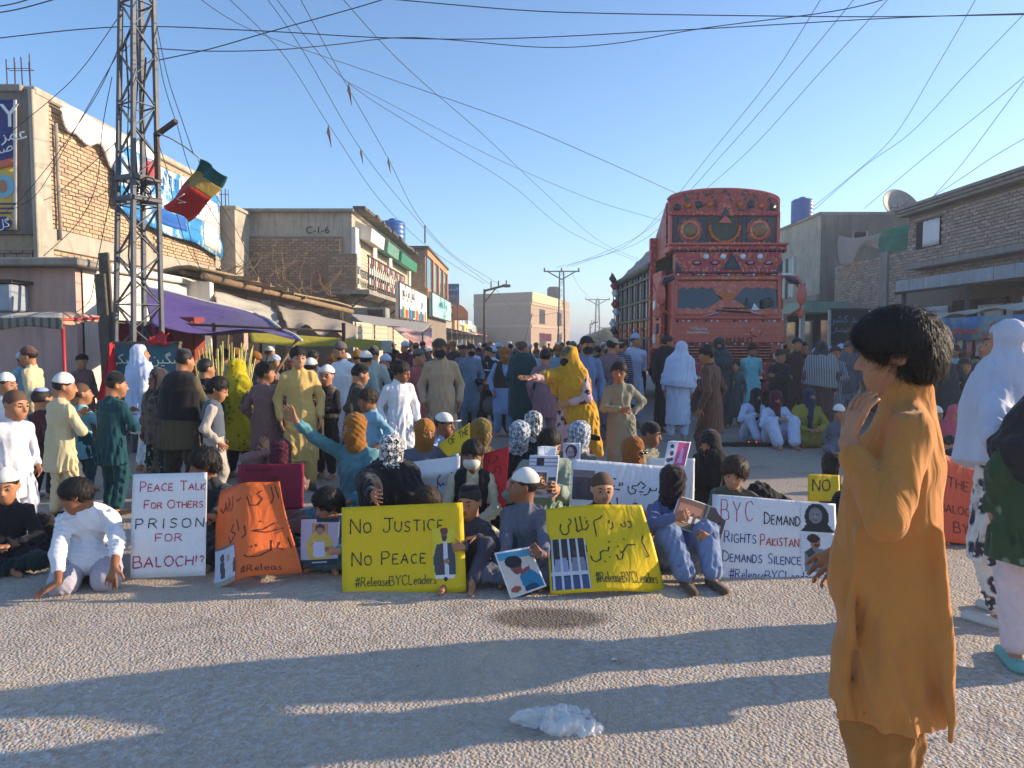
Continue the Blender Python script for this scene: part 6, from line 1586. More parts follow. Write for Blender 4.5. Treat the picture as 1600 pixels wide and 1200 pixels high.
for s in (-1, 1): MB().prism([(s * .92, 2.84), (s * 1.06, 2.84), (s * 1.06, 3.05)], 'y', -.05, .0).build('corner_wing', TG, tr)
# cornice with dentils
tb('cornice', (0, .30, 3.30), (2.36, .5, .13), TR2, .02); tb('cornice_lip', (0, .08, 3.39), (2.4, .14, .05), TR, .015)
mb = MB()
for k in range(26): mb.lathe([(.0, -.045), (.028, -.02), (.028, .02), (.0, .045)], c=(-1.1 + k * .088, .03, 3.25), n=7)
mb.build('dentil_drops', RUB, tr, kind='stuff')
# crown panels
CY = .36
tb('crown_wall', (0, CY + .12, 3.86), (2.2, .2, .92), TR3)
for s in (-1, 1):
    tb('crown_panel', (s * .70, CY, 3.70), (.68, .04, .58), TG, .01); tb('crown_panel_field', (s * .70, CY - .03, 3.70), (.50, .03, .48), TR3, .01)
    MB().lathe([(.19, 0), (.21, .02), (.17, .03)], c=(s * .70, CY - .045, 3.70), n=24, M4=Matrix.Rotation(R(90), 4, 'X')).build('medallion_ring', TRP, tr); MB().lathe([(.15, 0), (.15, .02), (.06, .035)], c=(s * .70, CY - .06, 3.70), n=20, M4=Matrix.Rotation(R(90), 4, 'X')).build('medallion', mat('medal', (120, 104, 60), rough=.4, pat='ornament', col2=(170, 70, 40), ps=14), tr)
    for zz in (-1, 1):
        for s2 in (-1, 1): MB().prism([(s * .70 + s2 * .25, 3.70 + zz * .24), (s * .70 + s2 * .12, 3.70 + zz * .24), (s * .70 + s2 * .25, 3.70 + zz * .1)][::(1 if s2 * zz < 0 else -1)], 'y', CY - .055, CY - .03).build('panel_spandrel', TG, tr)
    tb('crown_pilaster', (s * .31, CY - .0, 3.70), (.05, .05, .6), TG); tb('crown_pilaster', (s * 1.09, CY, 3.70), (.06, .1, .66), TR)
tb('niche', (0, CY, 3.70), (.5, .03, .56), TGR)
for k in range(17):
    a = PI + PI * k / 16; q = MB().lathe([(.0, -.035), (.032, -.018), (.036, 0), (.032, .018), (.0, .035)], c=(.30 * math.cos(a), CY - .06, 3.76 + .30 * math.sin(a)), n=10).build('orange_bead', TO, tr)
# pediment
arc = [(1.12 * math.cos(a), 4.30 + .22 * math.sin(a)) for a in np.linspace(0, PI, 22)]
MB().prism([(-1.12, 4.02), (1.12, 4.02)] + [(x, z) for x, z in arc], 'y', CY - .02, CY + .2).build('crown_arch', TR3, tr)
mb = MB(); mb.tube([(x * 1.005, CY + .05, z + .015) for x, z in arc], .035, 8); mb.build('arch_rim', TR, tr)
mb = MB()
for k in range(1, 29):
    a = PI * k / 29; mb.lathe([(0, -.03), (.022, 0), (0, .03)], c=(1.08 * math.cos(a), CY - .03, 4.27 + .20 * math.sin(a)), n=6)
mb.build('arch_beads', mat('bead_pink', (176, 80, 84), rough=.4), tr, kind='stuff')
for s in (-1, 1):
    tb('crown_beam', (s * .62, CY - .04, 4.03), (1.0, .1, .08), TR2, .015)
    for k in range(4): MB().lathe([(.05, 0), (.07, .02), (0, .04)], c=(s * (.3 + .22 * k), CY - .03, 4.22 - .012 * k * k * .5), n=12, M4=Matrix.Rotation(R(90), 4, 'X')).build('rosette', (TO, TG)[k % 2], tr)
MB().prism([(-.17, 3.98), (.17, 3.98), (.15, 4.2), (.0, 4.36), (-.15, 4.2)], 'y', CY - .09, CY - .02).build('centre_shrine', TR2, tr)
MB().prism([(-.09, 3.98), (.09, 3.98), (0, 4.16)], 'y', CY - .12, CY - .09).build('shrine_triangle', TG, tr); MB().prism([(-.14, 3.84), (.14, 3.84), (.0, 4.0)], 'y', CY - .1, CY - .04).build('shrine_foot', TR, tr)
# swept sides of the crown and front posts
for s in (-1, 1):
    MB().prism([(.5, 3.2), (.5, 4.28), (1.1, 3.95), (1.6, 3.72), (1.6, 3.2)], 'x', s * 1.12 - .03, s * 1.12 + .03).build('crown_side', TR3, tr)
    tb('body_post', (s * 1.22, 1.55, 2.2), (.12, .16, 3.0), TR2, .01)
    tb('cab_side_panel', (s * 1.2, .9, 2.1), (.08, .9, 1.6), TR2)
    for k in range(6): tb('side_ornament', (s * 1.24, .55 + .25 * (k % 3), 1.5 + .5 * (k // 3) + .22 * (k % 2)), (.08, .2, .22), (TO, TG, WH)[k % 3], .02)
# mirrors and horn brackets at the cab corners
for s in (1, -1):
    MB().tube([(s * 1.08, .0, 2.75), (s * 1.32, -.15, 2.72), (s * 1.42, -.2, 2.5), (s * 1.36, -.2, 2.1), (s * 1.15, -.1, 1.95)], .025, 8).build('mirror_bracket', TR, tr)
    MB().tube([(s * 1.15, .0, 2.62), (s * 1.30, -.1, 2.60), (s * 1.44, -.1, 2.42), (s * 1.5, -.05, 2.6)], .018, 8).build('mirror_bracket', TR2, tr)
    q = Solid(); q.ell((s * 1.38, -.22, 2.36), (.10, .04, .2)); link_mesh('mirror', q.mesh('mirror', .015), TR, tr)
    q = Solid(); q.ell((s * 1.24, -.1, 2.66), (.17, .07, .06), np.array(Matrix.Rotation(.4 * s, 3, 'Y'))); link_mesh('horn_cowl', q.mesh('horn_cowl', .015), TG, tr)
    q = Solid(); q.ell((s * 1.42, -.12, 2.02), (.08, .05, .12)); link_mesh('lower_mirror', q.mesh('lower_mirror', .015), TRP, tr)
    MB().lathe([(.0, -.06), (.05, 0), (.0, .06)], c=(s * 1.2, -.1, 1.36), n=10).build('side_marker', TO, tr)
tb('step', (-1.16, .5, .9), (.1, .7, .6), TR3)
MB().bar((1.02, -.1, 2.78), (1.22, -.15, 2.78), .04).build('antenna_block', WH, tr)
# cargo body: framed side with coloured panels
BL, BY0 = 6.9, 1.5
tb('cargo_core', (0, BY0 + BL / 2 - .5, 1.95), (2.3, BL - 1.2, 2.1), TGR)
yl = np.linspace(BY0, BY0 + 5.4, 14)
def topz(y): return 3.66 - (y - BY0) / 5.4 * .34
sheetf = lambda u, v: (-1.24 + .18 * v * 1.0 + .0, BY0 + 5.4 * u, topz(BY0 + 5.4 * u) - .42 * (1 - v) + .03 * math.sin(u * 25) * v)
sheet('tarp_side', sheetf, 30, 4, TARP, tr, th=.02)
sheet('tarp_top', lambda u, v: (-1.06 + 2.2 * v, BY0 + 5.4 * u, topz(BY0 + 5.4 * u) + .12 * math.sin(PI * v)), 20, 6, TARP, tr, th=.02)
for s in (-1, 1):
    for k in range(14): tb('side_post', (s * 1.25, yl[k], 2.0), (.05, .035, 2.3), (TCH, TG)[k % 2 if s > 0 else (k + 1) % 2])
    for zz in (.92, 1.52, 1.95, 2.38, 2.86, 3.16): MB().bar((s * 1.26, BY0, zz), (s * 1.26, BY0 + 5.4, zz), .05).build('side_rail', TGR, tr)
    for k in range(13):
        yc = (yl[k] + yl[k + 1]) / 2
        for j, (z0, z1, mm) in enumerate(((.95, 1.5, TG), (1.54, 1.92, TO), (1.98, 2.35, (TG, TCH)[k % 2]), (2.42, 2.83, (TGR, TG)[k % 2]), (2.9, 3.14, TGR))):
            tb('side_panel', (s * 1.22, yc, (z0 + z1) / 2), (.04, .33, z1 - z0 - .03), mm)
        MB().lathe([(.0, -.03), (.05, 0), (.0, .03)], c=(s * 1.25, yc, 1.73), n=8, M4=Matrix.Rotation(R(90), 4, 'Y')).build('side_stud', TCH if k % 2 else RED, tr)
mb = MB()
for k in range(36): mb.prism([(BY0 + k * .15, 3.14), (BY0 + k * .15 + .15, 3.14), (BY0 + k * .15 + .075, 2.98)], 'x', -1.33, -1.30)
mb.build('scalloped_trim', TGR, tr, kind='stuff')
# tassels hung at the rear corner
for k, (px, py, n) in enumerate(((957, 430, 3), (960, 470, 2), (957, 500, 3))):
    for j in range(n):
        p = at(px + j * 2, py + j * 11, 21.2) - tr.location; q = Solid(); q.cone(p, p + Vector((.03, 0, -.14)), .05, .09); q.cone(p, p + Vector((-.05, 0, -.1)), .03, .05); link_mesh('tassel', q.mesh('tassel', .02), (TGR, TR2, WH)[(k + j) % 3], tr)
MB().tube([at(956, 425, 21.2) - tr.location, at(962, 530, 21.2) - tr.location], .012, 5).build('tassel_cord', RUB, tr)

ORN = [TO, TG, WH, TRP, TCH]
for r_, (z, n, w0) in enumerate(((1.405, 15, 1.0), (1.86, 19, 1.02), (2.78, 21, 1.0), (3.44, 23, 1.1))):
    yy = (-.085, -.085, -.02, CY - .06)[r_]
    for k in range(n):
        x = -w0 + 2 * w0 * k / (n - 1)
        MB().lathe([(.0, 0), (.026, .004), (.02, .014), (.0, .02)], c=(x, yy, z), n=8, M4=Matrix.Rotation(R(90), 4, 'X')).build('painted_stud', ORN[(k * 3 + r_) % 5], tr)
for k in range(15):
    x = -1.05 + k * .15; MB().tube([(x, -.19, .70), (x, -.2, .60), (x + .01, -.19, .50)], .008, 5).build('bumper_chain', TCH, tr)
for s in (-1, 1):
    for k in range(5):
        MB().prism([(s * .16 + s * .17 * k - .07, 2.94), (s * .16 + s * .17 * k + .07, 2.94), (s * .16 + s * .17 * k, 3.08)][::1], 'y', -.045, -.03).build('petal', ORN[k % 5], tr) if abs(s * .16 + s * .17 * k - .055) > .3 and False else None
    MB().lathe([(.10, 0), (.12, .01), (.10, .02), (.05, .025)], c=(s * .55, -.065, 1.66), n=20, M4=Matrix.Rotation(R(90), 4, 'X')).build('painted_rosette', TRP, tr) if s > 0 else None
# ---------------- placards ----------------
GLY = {  # hand-lettering strokes on a 0..1 box: (width, [polylines])
 'A': (.8, [[(0, 0), (.4, 1), (.8, 0)], [(.15, .38), (.65, .38)]]), 'B': (.7, [[(0, 0), (0, 1), (.45, .97), (.6, .78), (.45, .55), (0, .52)], [(.4, .54), (.68, .38), (.66, .12), (.4, 0), (0, 0)]]),
 'C': (.75, [[(.72, .85), (.5, 1), (.2, .92), (.03, .6), (.05, .3), (.25, .03), (.5, 0), (.72, .14)]]), 'D': (.75, [[(0, 0), (0, 1)], [(-.05, 1), (.4, .93), (.7, .65), (.7, .35), (.4, .05), (-.05, 0)]]),
 'E': (.62, [[(.6, 1), (0, 1), (0, 0), (.62, 0)], [(0, .52), (.5, .52)]]), 'F': (.6, [[(.6, 1), (0, 1), (0, 0)], [(0, .52), (.48, .52)]]), 'G': (.78, [[(.7, .85), (.45, 1), (.12, .85), (.02, .5), (.15, .12), (.45, 0), (.72, .15), (.72, .45), (.45, .45)]]),
 'H': (.7, [[(0, 0), (0, 1)], [(.7, 0), (.7, 1)], [(0, .5), (.7, .5)]]), 'I': (.18, [[(.08, 0), (.08, 1)]]), 'J': (.7, [[(.1, 1), (.8, 1)], [(.48, 1), (.5, .25), (.35, .02), (.12, .05), (.02, .25)]]),
 'K': (.65, [[(0, 0), (0, 1)], [(.6, 1), (0, .42), (.62, 0)]]), 'L': (.55, [[(0, 1), (0, 0), (.55, 0)]]), 'M': (.9, [[(0, 0), (.08, 1), (.45, .35), (.8, 1), (.9, 0)]]), 'N': (.75, [[(0, 0), (0, 1), (.7, 0), (.72, 1)]]),
 'O': (.8, [[(.4, 1), (.1, .85), (0, .5), (.1, .13), (.4, 0), (.7, .15), (.8, .5), (.7, .87), (.4, 1)]]), 'P': (.65, [[(0, 0), (0, 1), (.45, .97), (.62, .75), (.45, .5), (0, .46)]]),
 'R': (.68, [[(0, 0), (0, 1), (.45, .97), (.6, .75), (.42, .52), (0, .5)], [(.3, .5), (.68, 0)]]), 'S': (.62, [[(.6, .88), (.35, 1), (.08, .85), (.1, .6), (.5, .42), (.6, .2), (.35, 0), (.0, .1)]]),
 'T': (.72, [[(0, 1), (.75, 1)], [(.38, 1), (.38, 0)]]), 'U': (.7, [[(0, 1), (0, .25), (.2, 0), (.5, 0), (.7, .25), (.7, 1)]]), 'V': (.7, [[(0, 1), (.35, 0), (.7, 1)]]), 'Y': (.7, [[(0, 1), (.35, .5), (.7, 1)], [(.35, .5), (.35, 0)]]),
 '#': (.7, [[(.2, 0), (.35, 1)], [(.5, 0), (.65, 1)], [(0, .32), (.7, .38)], [(.05, .66), (.75, .72)]]), '?': (.5, [[(0, .8), (.2, 1), (.45, .85), (.25, .5), (.22, .3)], [(.2, .05), (.24, .0)]]), '!': (.15, [[(.08, 1), (.08, .3)], [(.08, .05), (.1, 0)]]), '.': (.2, [[(.05, 0), (.1, .03)]]),
 'e': (.45, [[(.02, .28), (.42, .30), (.38, .5), (.2, .55), (.03, .38), (.05, .1), (.22, 0), (.42, .08)]]), 'l': (.22, [[(.08, 1), (.06, .1), (.2, 0)]]), 'a': (.5, [[(.42, .5), (.15, .52), (.02, .25), (.12, 0), (.35, .08), (.42, .5), (.42, .1), (.52, 0)]]),
 's': (.42, [[(.38, .48), (.15, .52), (.08, .38), (.35, .22), (.3, .02), (.0, .04)]]), 'd': (.5, [[(.42, .45), (.15, .5), (.02, .25), (.12, 0), (.38, .08)], [(.42, 1), (.42, .0)]]), 'r': (.35, [[(.02, .5), (.04, 0)], [(.04, .3), (.18, .5), (.35, .48)]])}
MK = {k: mat('marker_' + k, c, rough=.6, var=.05) for k, c in dict(black=(32, 32, 40), brown=(70, 56, 24), pink=(184, 40, 84), red=(196, 48, 44), blue=(54, 60, 130), dk=(48, 60, 40), dred=(80, 22, 20), purple=(90, 60, 130)).items()}
def strokes(P, f, m, parent, wd=.0045, W=1.0, Hh=1.0, name='lettering', lift=.003):
    """P: polylines in uv (0..1, v down); ribbon wd metres wide laid on sheet f"""
    V, Fq = [], []
    for ln in P:
        pts = []
        for i in range(len(ln) - 1):
            a, b = ln[i], ln[i + 1]; n = max(1, int(math.hypot((b[0] - a[0]) * W, (b[1] - a[1]) * Hh) / .012))
            for k in range(n): pts.append((a[0] + (b[0] - a[0]) * k / n, a[1] + (b[1] - a[1]) * k / n))
        pts.append(ln[-1]); o = len(V)
        for i, (u, v) in enumerate(pts):
            a = pts[max(i - 1, 0)]; b = pts[min(i + 1, len(pts) - 1)]
            dx, dy = (b[0] - a[0]) * W, (b[1] - a[1]) * Hh; L = math.hypot(dx, dy) + 1e-9; nx, ny = -dy / L * wd * (.62 + .12 * math.sin(i * 1.7)), dx / L * wd * (.62 + .12 * math.sin(i * 1.7))
            e = 1e-3; p = Vector(f(u, v)); n = (Vector(f(u + e, v)) - p).cross(Vector(f(u, v + e)) - p).normalized()
            if (Vector((0, 0, 1.5 - 0)) - p).dot(Vector((0, 1, 0))) > 0: pass
            if n.y > 0: n = -n
            V.append(Vector(f(u + nx / W, v + ny / Hh)) + n * lift); V.append(Vector(f(u - nx / W, v - ny / Hh)) + n * lift)
        for i in range(len(pts) - 1): Fq.append((o + 2 * i, o + 2 * i + 1, o + 2 * i + 3, o + 2 * i + 2))
    o = link_mesh(name, np_mesh(name, np.array(V), np.array(Fq), True), m, parent); o['kind'] = 'stuff'; return o
def write(s, x, y, h, W, Hh, small=.72, gap=.2, slant=.03, seed=1, space=.55, x1=None):
    """small-capitals handwriting: first letter of a word tall. x,y (uv of the base line start), h height in metres"""
    rg = random.Random(seed); out = []; cx = 0; first = True
    for i, c in enumerate(s):
        if c == ' ': cx += space * h; first = True; continue
        low = c in 'elasdr'; k = c if c in GLY else c.upper()
        if k not in GLY: continue
        hh_ = h if (first or low or c in '#BYCRL' and small == 1) else h * small
        w_, ls = GLY[k]; jy = rg.uniform(-.03, .03) * h; sc = hh_ * rg.uniform(.94, 1.05)
        for ln in ls: out.append([(x + (cx + (px_ + rg.uniform(-.035, .035) + slant * py_) * sc * .85) / W, y - ((py_ + rg.uniform(-.03, .03)) * sc + jy) / Hh) for px_, py_ in ln])
        cx += w_ * sc * .85 + gap * h * (.6 if low else 1); first = False
    if x1 is not None:
        mx = max(p_[0] for l in out for p_ in l); k_ = (x1 - x) / (mx - x)
        out = [[(x + (a - x) * k_, b) for a, b in l] for l in out]
    return out
def printed(name, f, u0, v0, u1, v1, shapes, bg, parent, n=(30, 36), lift=.002):
    """flat printed picture as a fine coloured grid: shapes ('e',cx,cy,rx,ry,rgb) ('r',x0,y0,x1,y1,rgb) ('p',[pts],rgb)"""
    nu, nv = n; V, Fq, Cc = [], [], []
    for j in range(nv + 1):
        for i in range(nu + 1):
            u = u0 + (u1 - u0) * i / nu; v = v0 + (v1 - v0) * j / nv; e = 1e-3; p = Vector(f(u, v)); q = (Vector(f(u + e, v)) - p).cross(Vector(f(u, v + e)) - p).normalized()
            if q.y > 0: q = -q
            V.append(p + q * lift)
    rg = random.Random(5)
    for j in range(nv):
        for i in range(nu):
            x, y = (i + .5) / nu, (j + .5) / nv; c = bg[0] if y < .5 else bg[-1]
            if len(bg) == 2: c = tuple(bg[0][k] * (1 - y) + bg[1][k] * y for k in range(3))
            for s in shapes:
                if s[0] == 'e' and ((x - s[1]) / s[3]) ** 2 + ((y - s[2]) / s[4]) ** 2 < 1: c = s[5]
                elif s[0] == 'r' and s[1] <= x <= s[3] and s[2] <= y <= s[4]: c = s[5]
                elif s[0] == 'p':
                    ins = False; P_ = s[1]; k = len(P_) - 1
                    for m_ in range(len(P_)):
                        if (P_[m_][1] > y) != (P_[k][1] > y) and x < (P_[k][0] - P_[m_][0]) * (y - P_[m_][1]) / (P_[k][1] - P_[m_][1]) + P_[m_][0]: ins = not ins
                        k = m_
                    if ins: c = s[2]
            t = rg.uniform(.93, 1.07); Fq.append((j * (nu + 1) + i, j * (nu + 1) + i + 1, (j + 1) * (nu + 1) + i + 1, (j + 1) * (nu + 1) + i)); Cc.append([min(1, z * t) for z in lin(c)] + [1])
    me = np_mesh(name, np.array(V), np.array(Fq), True); at_ = me.color_attributes.new('print', 'BYTE_COLOR' if 0 else 'FLOAT_COLOR', 'CORNER')
    at_.data.foreach_set('color', np.repeat(np.array(Cc, np.float32), 4, 0).ravel())
    return link_mesh(name, me, PRINT, parent)
PRINT = bpy.data.materials.new('photo_print'); PRINT.use_nodes = True
_g = NT(PRINT); _a = _g.node('VertexColor'); _a.layer_name = 'print'; _g.link(_a.outputs[0], _g.n['Principled BSDF'].inputs[0]); _g.n['Principled BSDF'].inputs['Roughness'].default_value = .35
def placard(label, cs, m, bulge=None, name='placard', nu=16, nv=14, cat='placard', group='protest placards'):
    """cs: four (px,py,Y) corners TL TR BR BL"""
    A, B_, C_, D_ = [at(*c) for c in cs]; c = (A + B_ + C_ + D_) / 4; t = thing(name, label, cat, c, 0, group)
    n = (B_ - A).cross(D_ - A).normalized()
    if n.y > 0: n = -n
    W = (B_ - A).length; Hh = (D_ - A).length
    def f(u, v):
        p = A.lerp(B_, u).lerp(D_.lerp(C_, u), v) - c
        return p + n * (bulge(u, v) if bulge else .006 * math.sin(u * 5 + v * 3))
    sheet('paper', f, nu, nv, m, t, th=.0015)
    return t, f, W, Hh
def paper(col, nm): return mat('paper_' + nm, col, rough=.55, var=.03, vs=3, wrinkle=.012, transl=.12, spec=.35)
PY, PO, PWH, PMR, PRD = paper((240, 204, 24), 'yellow'), paper((232, 112, 50), 'orange'), paper((240, 240, 242), 'white'), paper((150, 24, 56), 'maroon'), paper((214, 36, 48), 'red')
SKC, HRC = (170, 120, 92), (30, 26, 26)
# PEACE TALK
t, f, W, Hh = placard('white placard reading peace talk for others prison for Baloch', [(208, 741, 4.55), (323, 738, 4.5), (322, 899, 4.42), (204, 904, 4.42)], PWH)
strokes(write('PEACE TALK', .11, .17, .058, W, Hh, gap=.14, space=.42, x1=.98), f, MK['pink'], t, .005, W, Hh)
strokes(write('FOR OTHERS.', .17, .34, .05, W, Hh, .75, gap=.14, space=.4, x1=.98), f, MK['red'], t, .005, W, Hh)
strokes(write('PRISON', .06, .53, .058, W, Hh, 1, gap=.36, x1=.97), f, MK['black'], t, .0055, W, Hh)
strokes(write('FOR', .32, .66, .047, W, Hh, 1, gap=.22, x1=.67), f, MK['pink'], t, .005, W, Hh)
strokes(write('BALOCH!?', .03, .90, .066, W, Hh, .92, gap=.18, x1=.98), f, MK['pink'], t, .0065, W, Hh)
# orange
t, f, W, Hh = placard('curled orange placard with Urdu lines and a taped photo', [(345, 766, 4.7), (437, 752, 4.62), (470, 893, 4.45), (331, 920, 4.36)], PO, lambda u, v: .10 * max(0, math.sin(PI * max(0, min(1, u * 1.02)))) ** 2 * (.6 + .5 * v) + .02 * math.sin(v * 5), nu=30)
OS = [[(.06, .22), (.12, .28), (.16, .20)], [(.14, .16), (.18, .26), (.24, .16)], [(.20, .12), (.26, .22), (.22, .28)], [(.3, .12), (.31, .26), (.27, .29)], [(.38, .18), (.42, .21), (.46, .17)], [(.74, .10), (.68, .14), (.74, .2), (.68, .27), (.58, .27), (.55, .16)], [(.86, .06), (.88, .18), (.84, .25)], [(.92, .05), (.95, .2)],
      [(.34, .44), (.28, .5), (.36, .54), (.26, .62), (.24, .54)], [(.40, .40), (.42, .52)], [(.50, .48), (.51, .57), (.45, .6)], [(.84, .46), (.7, .53), (.58, .54), (.72, .56), (.92, .52)], [(.68, .44), (.70, .45)],
      [(.84, .66), (.80, .72), (.86, .74)], [(.76, .64), (.74, .74), (.62, .80), (.5, .80), (.46, .77)], [(.60, .68), (.61, .70)], [(.55, .69), (.56, .71)], [(.94, .62), (.95, .73)]]
strokes(OS, f, MK['dred'], t, .005, W, Hh, 'script_lettering'); strokes(write('#Releas', .40, .95, .045, W, Hh, 1, gap=.22, x1=.80), f, MK['dred'], t, .0035, W, Hh)
printed('photo_print', f, .0, .62, .33, .995, [('r', 0, 0, 1, .06, (90, 96, 110)), ('e', .32, .28, .1, .11, (70, 56, 50)), ('p', [(.2, .4), (.42, .38), (.46, .8), (.25, .8)], (40, 42, 50)), ('e', .62, .32, .09, .1, (170, 150, 140)), ('p', [(.5, .44), (.76, .44), (.85, .8), (.5, .82)], (196, 196, 200)), ('p', [(.9, .4), (1, .4), (1, .75), (.88, .75)], (50, 46, 46)), ('r', 0, .86, 1, 1, (150, 146, 132))], [(186, 188, 204)], t, (24, 36), .004)
# NO JUSTICE NO PEACE
t, f, W, Hh = placard('yellow placard reading no justice no peace with a cut out figure', [(534, 793, 4.42), (723, 785, 4.42), (729, 925, 4.30), (535, 934, 4.30)], PY)
strokes(write('NO JUSTICE', .07, .30, .088, W, Hh, .70, gap=.17, space=.55, x1=.83), f, MK['dk'], t, .006, W, Hh)
strokes(write('NO PEACE', .08, .66, .082, W, Hh, .70, gap=.2, space=.5, x1=.68), f, MK['dk'], t, .006, W, Hh)
strokes(write('#ReleaseBYCLeaders', .10, .89, .056, W, Hh, 1, gap=.16, x1=.76), f, MK['dk'], t, .0042, W, Hh)
printed('photo_cutout', f, .735, .28, .93, .84, [('p', [(.2, .32), (.8, .30), (.97, .55), (.95, .92), (.6, .94), (.1, .92), (.02, .6)], (52, 62, 74)), ('p', [(.45, .25), (.62, .25), (.68, .95), (.5, .95)], (206, 208, 216)), ('p', [(.3, .32), (.46, .3), (.5, .9), (.28, .92)], (74, 48, 50)), ('e', .52, .13, .14, .12, (130, 88, 74)), ('e', .52, .06, .17, .07, (110, 40, 44)), ('e', .52, .21, .1, .06, (60, 44, 40)), ('e', .58, .66, .12, .05, (160, 110, 90)), ('r', .12, .93, .9, 1, (224, 224, 226))], [(222, 200, 22)], t, (28, 56), .004)
# Urdu yellow
t, f, W, Hh = placard('bulging yellow placard with Urdu script and a barred window photo', [(853, 796, 4.5), (1003, 787, 4.46), (1041, 925, 4.34), (860, 930, 4.26)], PY, lambda u, v: .075 * math.sin(PI * min(1, .15 + .85 * max(u, 0)) ** 1.2) * (.5 + .6 * v) + .03 * math.sin(u * 5 + v * 6) * u, nu=34, nv=22)
def up_(x, y): return ((x - 40) / (1190 - 40), (y - 215) / (1140 - 215))
US = [[(205, 400), (190, 460), (215, 515), (260, 520), (290, 490), (285, 430), (320, 400), (325, 380), (300, 350)], [(375, 345), (385, 500), (370, 470)], [(430, 330), (440, 470), (420, 480), (385, 500)], [(520, 400), (500, 380), (490, 410), (520, 430), (480, 480), (440, 470)], [(485, 350), (495, 355)], [(690, 330), (660, 360), (600, 380), (580, 400), (585, 560)],
      [(740, 400), (760, 380), (750, 420)], [(790, 400), (790, 460), (750, 480)], [(880, 420), (900, 460), (940, 450), (930, 400)], [(960, 400), (1000, 400), (1000, 450), (960, 470)],
      [(490, 760), (500, 810), (540, 830), (590, 800), (595, 730), (640, 710), (680, 720), (700, 670)], [(620, 830), (640, 830)], [(700, 620), (720, 615)], [(680, 780), (690, 790)], [(450, 640), (455, 720)],
      [(760, 760), (770, 815), (810, 810), (835, 750), (805, 720), (800, 750), (840, 730), (880, 680), (900, 660), (990, 660)], [(785, 670), (800, 675)], [(870, 600), (885, 590)], [(1095, 560), (1065, 620), (1080, 700), (1100, 780), (1070, 790)]]
strokes([[up_(*p) for p in l] for l in US], f, MK['dk'], t, .006, W, Hh, 'script_lettering'); strokes(write('#ReleaseBYCLeaders', .40, .90, .06, W, Hh, 1, gap=.13, x1=.95), f, MK['dk'], t, .004, W, Hh)
bars = [('r', .03 + .235 * k, 0, .075 + .235 * k, 1, (206, 206, 212)) for k in range(5)]
printed('photo_print', f, .02, .38, .355, .96, [('e', .30, .30, .09, .07, (90, 60, 50)), ('p', [(.12, .40), (.45, .38), (.5, .68), (.08, .68)], (150, 158, 186)), ('e', .72, .28, .09, .07, (96, 64, 54)), ('p', [(.58, .38), (.92, .38), (.96, .68), (.56, .68)], (140, 136, 150)), ('r', 0, .74, 1, 1, (70, 84, 120))] + bars + [('r', 0, .66, 1, .72, (206, 206, 214))], [(52, 50, 46)], t, (34, 40), .004)
# BYC
t, f, W, Hh = placard('white placard reading BYC demands rights with two taped portraits', [(1113, 772, 4.75), (1306, 787, 4.7), (1310, 923, 4.55), (1110, 916, 4.55)], PWH)
strokes(write('BYC', .07, .28, .13, W, Hh, 1, gap=.32, x1=.33), f, MK['pink'], t, .0045, W, Hh)
strokes(write('DEMAND', .42, .29, .075, W, Hh, .8, gap=.18, x1=.71), f, MK['black'], t, .0055, W, Hh)
strokes(write('RIGHTS', .10, .52, .07, W, Hh, .8, gap=.16, x1=.355), f, MK['blue'], t, .005, W, Hh); strokes(write('PAKISTAN', .39, .53, .068, W, Hh, .75, gap=.14, x1=.70), f, MK['red'], t, .005, W, Hh)
strokes(write('DEMANDS SILENCE', .09, .73, .068, W, Hh, .72, gap=.14, space=.5, x1=.71), f, MK['blue'], t, .005, W, Hh)
strokes(write('#ReleaseBYCLeaders', .14, .91, .062, W, Hh, 1, gap=.155, x1=.82), f, MK['blue'], t, .0045, W, Hh)
printed('portrait_print', f, .715, .02, .985, .345, [('e', .48, .48, .36, .50, (46, 50, 54)), ('p', [(0, 1), (.2, .7), (.8, .7), (1, 1)], (46, 50, 54)), ('e', .44, .42, .2, .28, (128, 132, 136)), ('e', .36, .38, .04, .025, (50, 50, 54)), ('e', .52, .38, .04, .025, (50, 50, 54)), ('e', .44, .58, .07, .02, (70, 70, 74)), ('e', .43, .46, .03, .05, (150, 154, 158))], [(226, 228, 234)], t, (36, 30), .004)
printed('photo_print', f, .715, .37, .985, .80, [('p', [(.1, 1), (.08, .5), (.3, .36), (.6, .38), (.9, .7), (.98, 1)], (112, 128, 142)), ('p', [(.1, .5), (.3, .36), (.5, .6), (.75, .8), (.5, .9), (.3, .7)], (50, 66, 68)), ('e', .42, .22, .15, .19, SKC), ('e', .36, .12, .19, .12, (60, 44, 36)), ('e', .46, .30, .08, .05, (90, 60, 48)), ('e', .6, .78, .1, .05, SKC)], [(216, 220, 230)], t, (32, 34), .004)
# posters and prints
t, f, W, Hh = placard('small print of a figure in turquoise held by the boy in grey', [(772, 864, 4.3), (828, 854, 4.32), (854, 916, 4.24), (798, 936, 4.2)], PWH, name='poster')
printed('photo_print', f, .04, .04, .96, .96, [('r', 0, 0, 1, .18, (70, 150, 180)), ('p', [(.42, .62), (.7, .42), (1, .7), (1, 1), (.45, 1)], (20, 120, 160)), ('e', .42, .36, .17, .2, (120, 66, 52)), ('e', .40, .25, .25, .15, (26, 22, 24)), ('p', [(.45, .5), (.8, .42), (.8, .5), (.5, .6)], (150, 60, 70)), ('e', .2, .88, .16, .07, (150, 76, 60)), ('e', .65, .95, .2, .1, (16, 60, 92))], [(206, 196, 186)], t, (40, 46))
t, f, W, Hh = placard('framed print of a yellow clad woman held by the boy looking aside', [(471, 810, 4.62), (530, 809, 4.62), (528, 883, 4.5), (470, 886, 4.5)], PWH, name='poster')
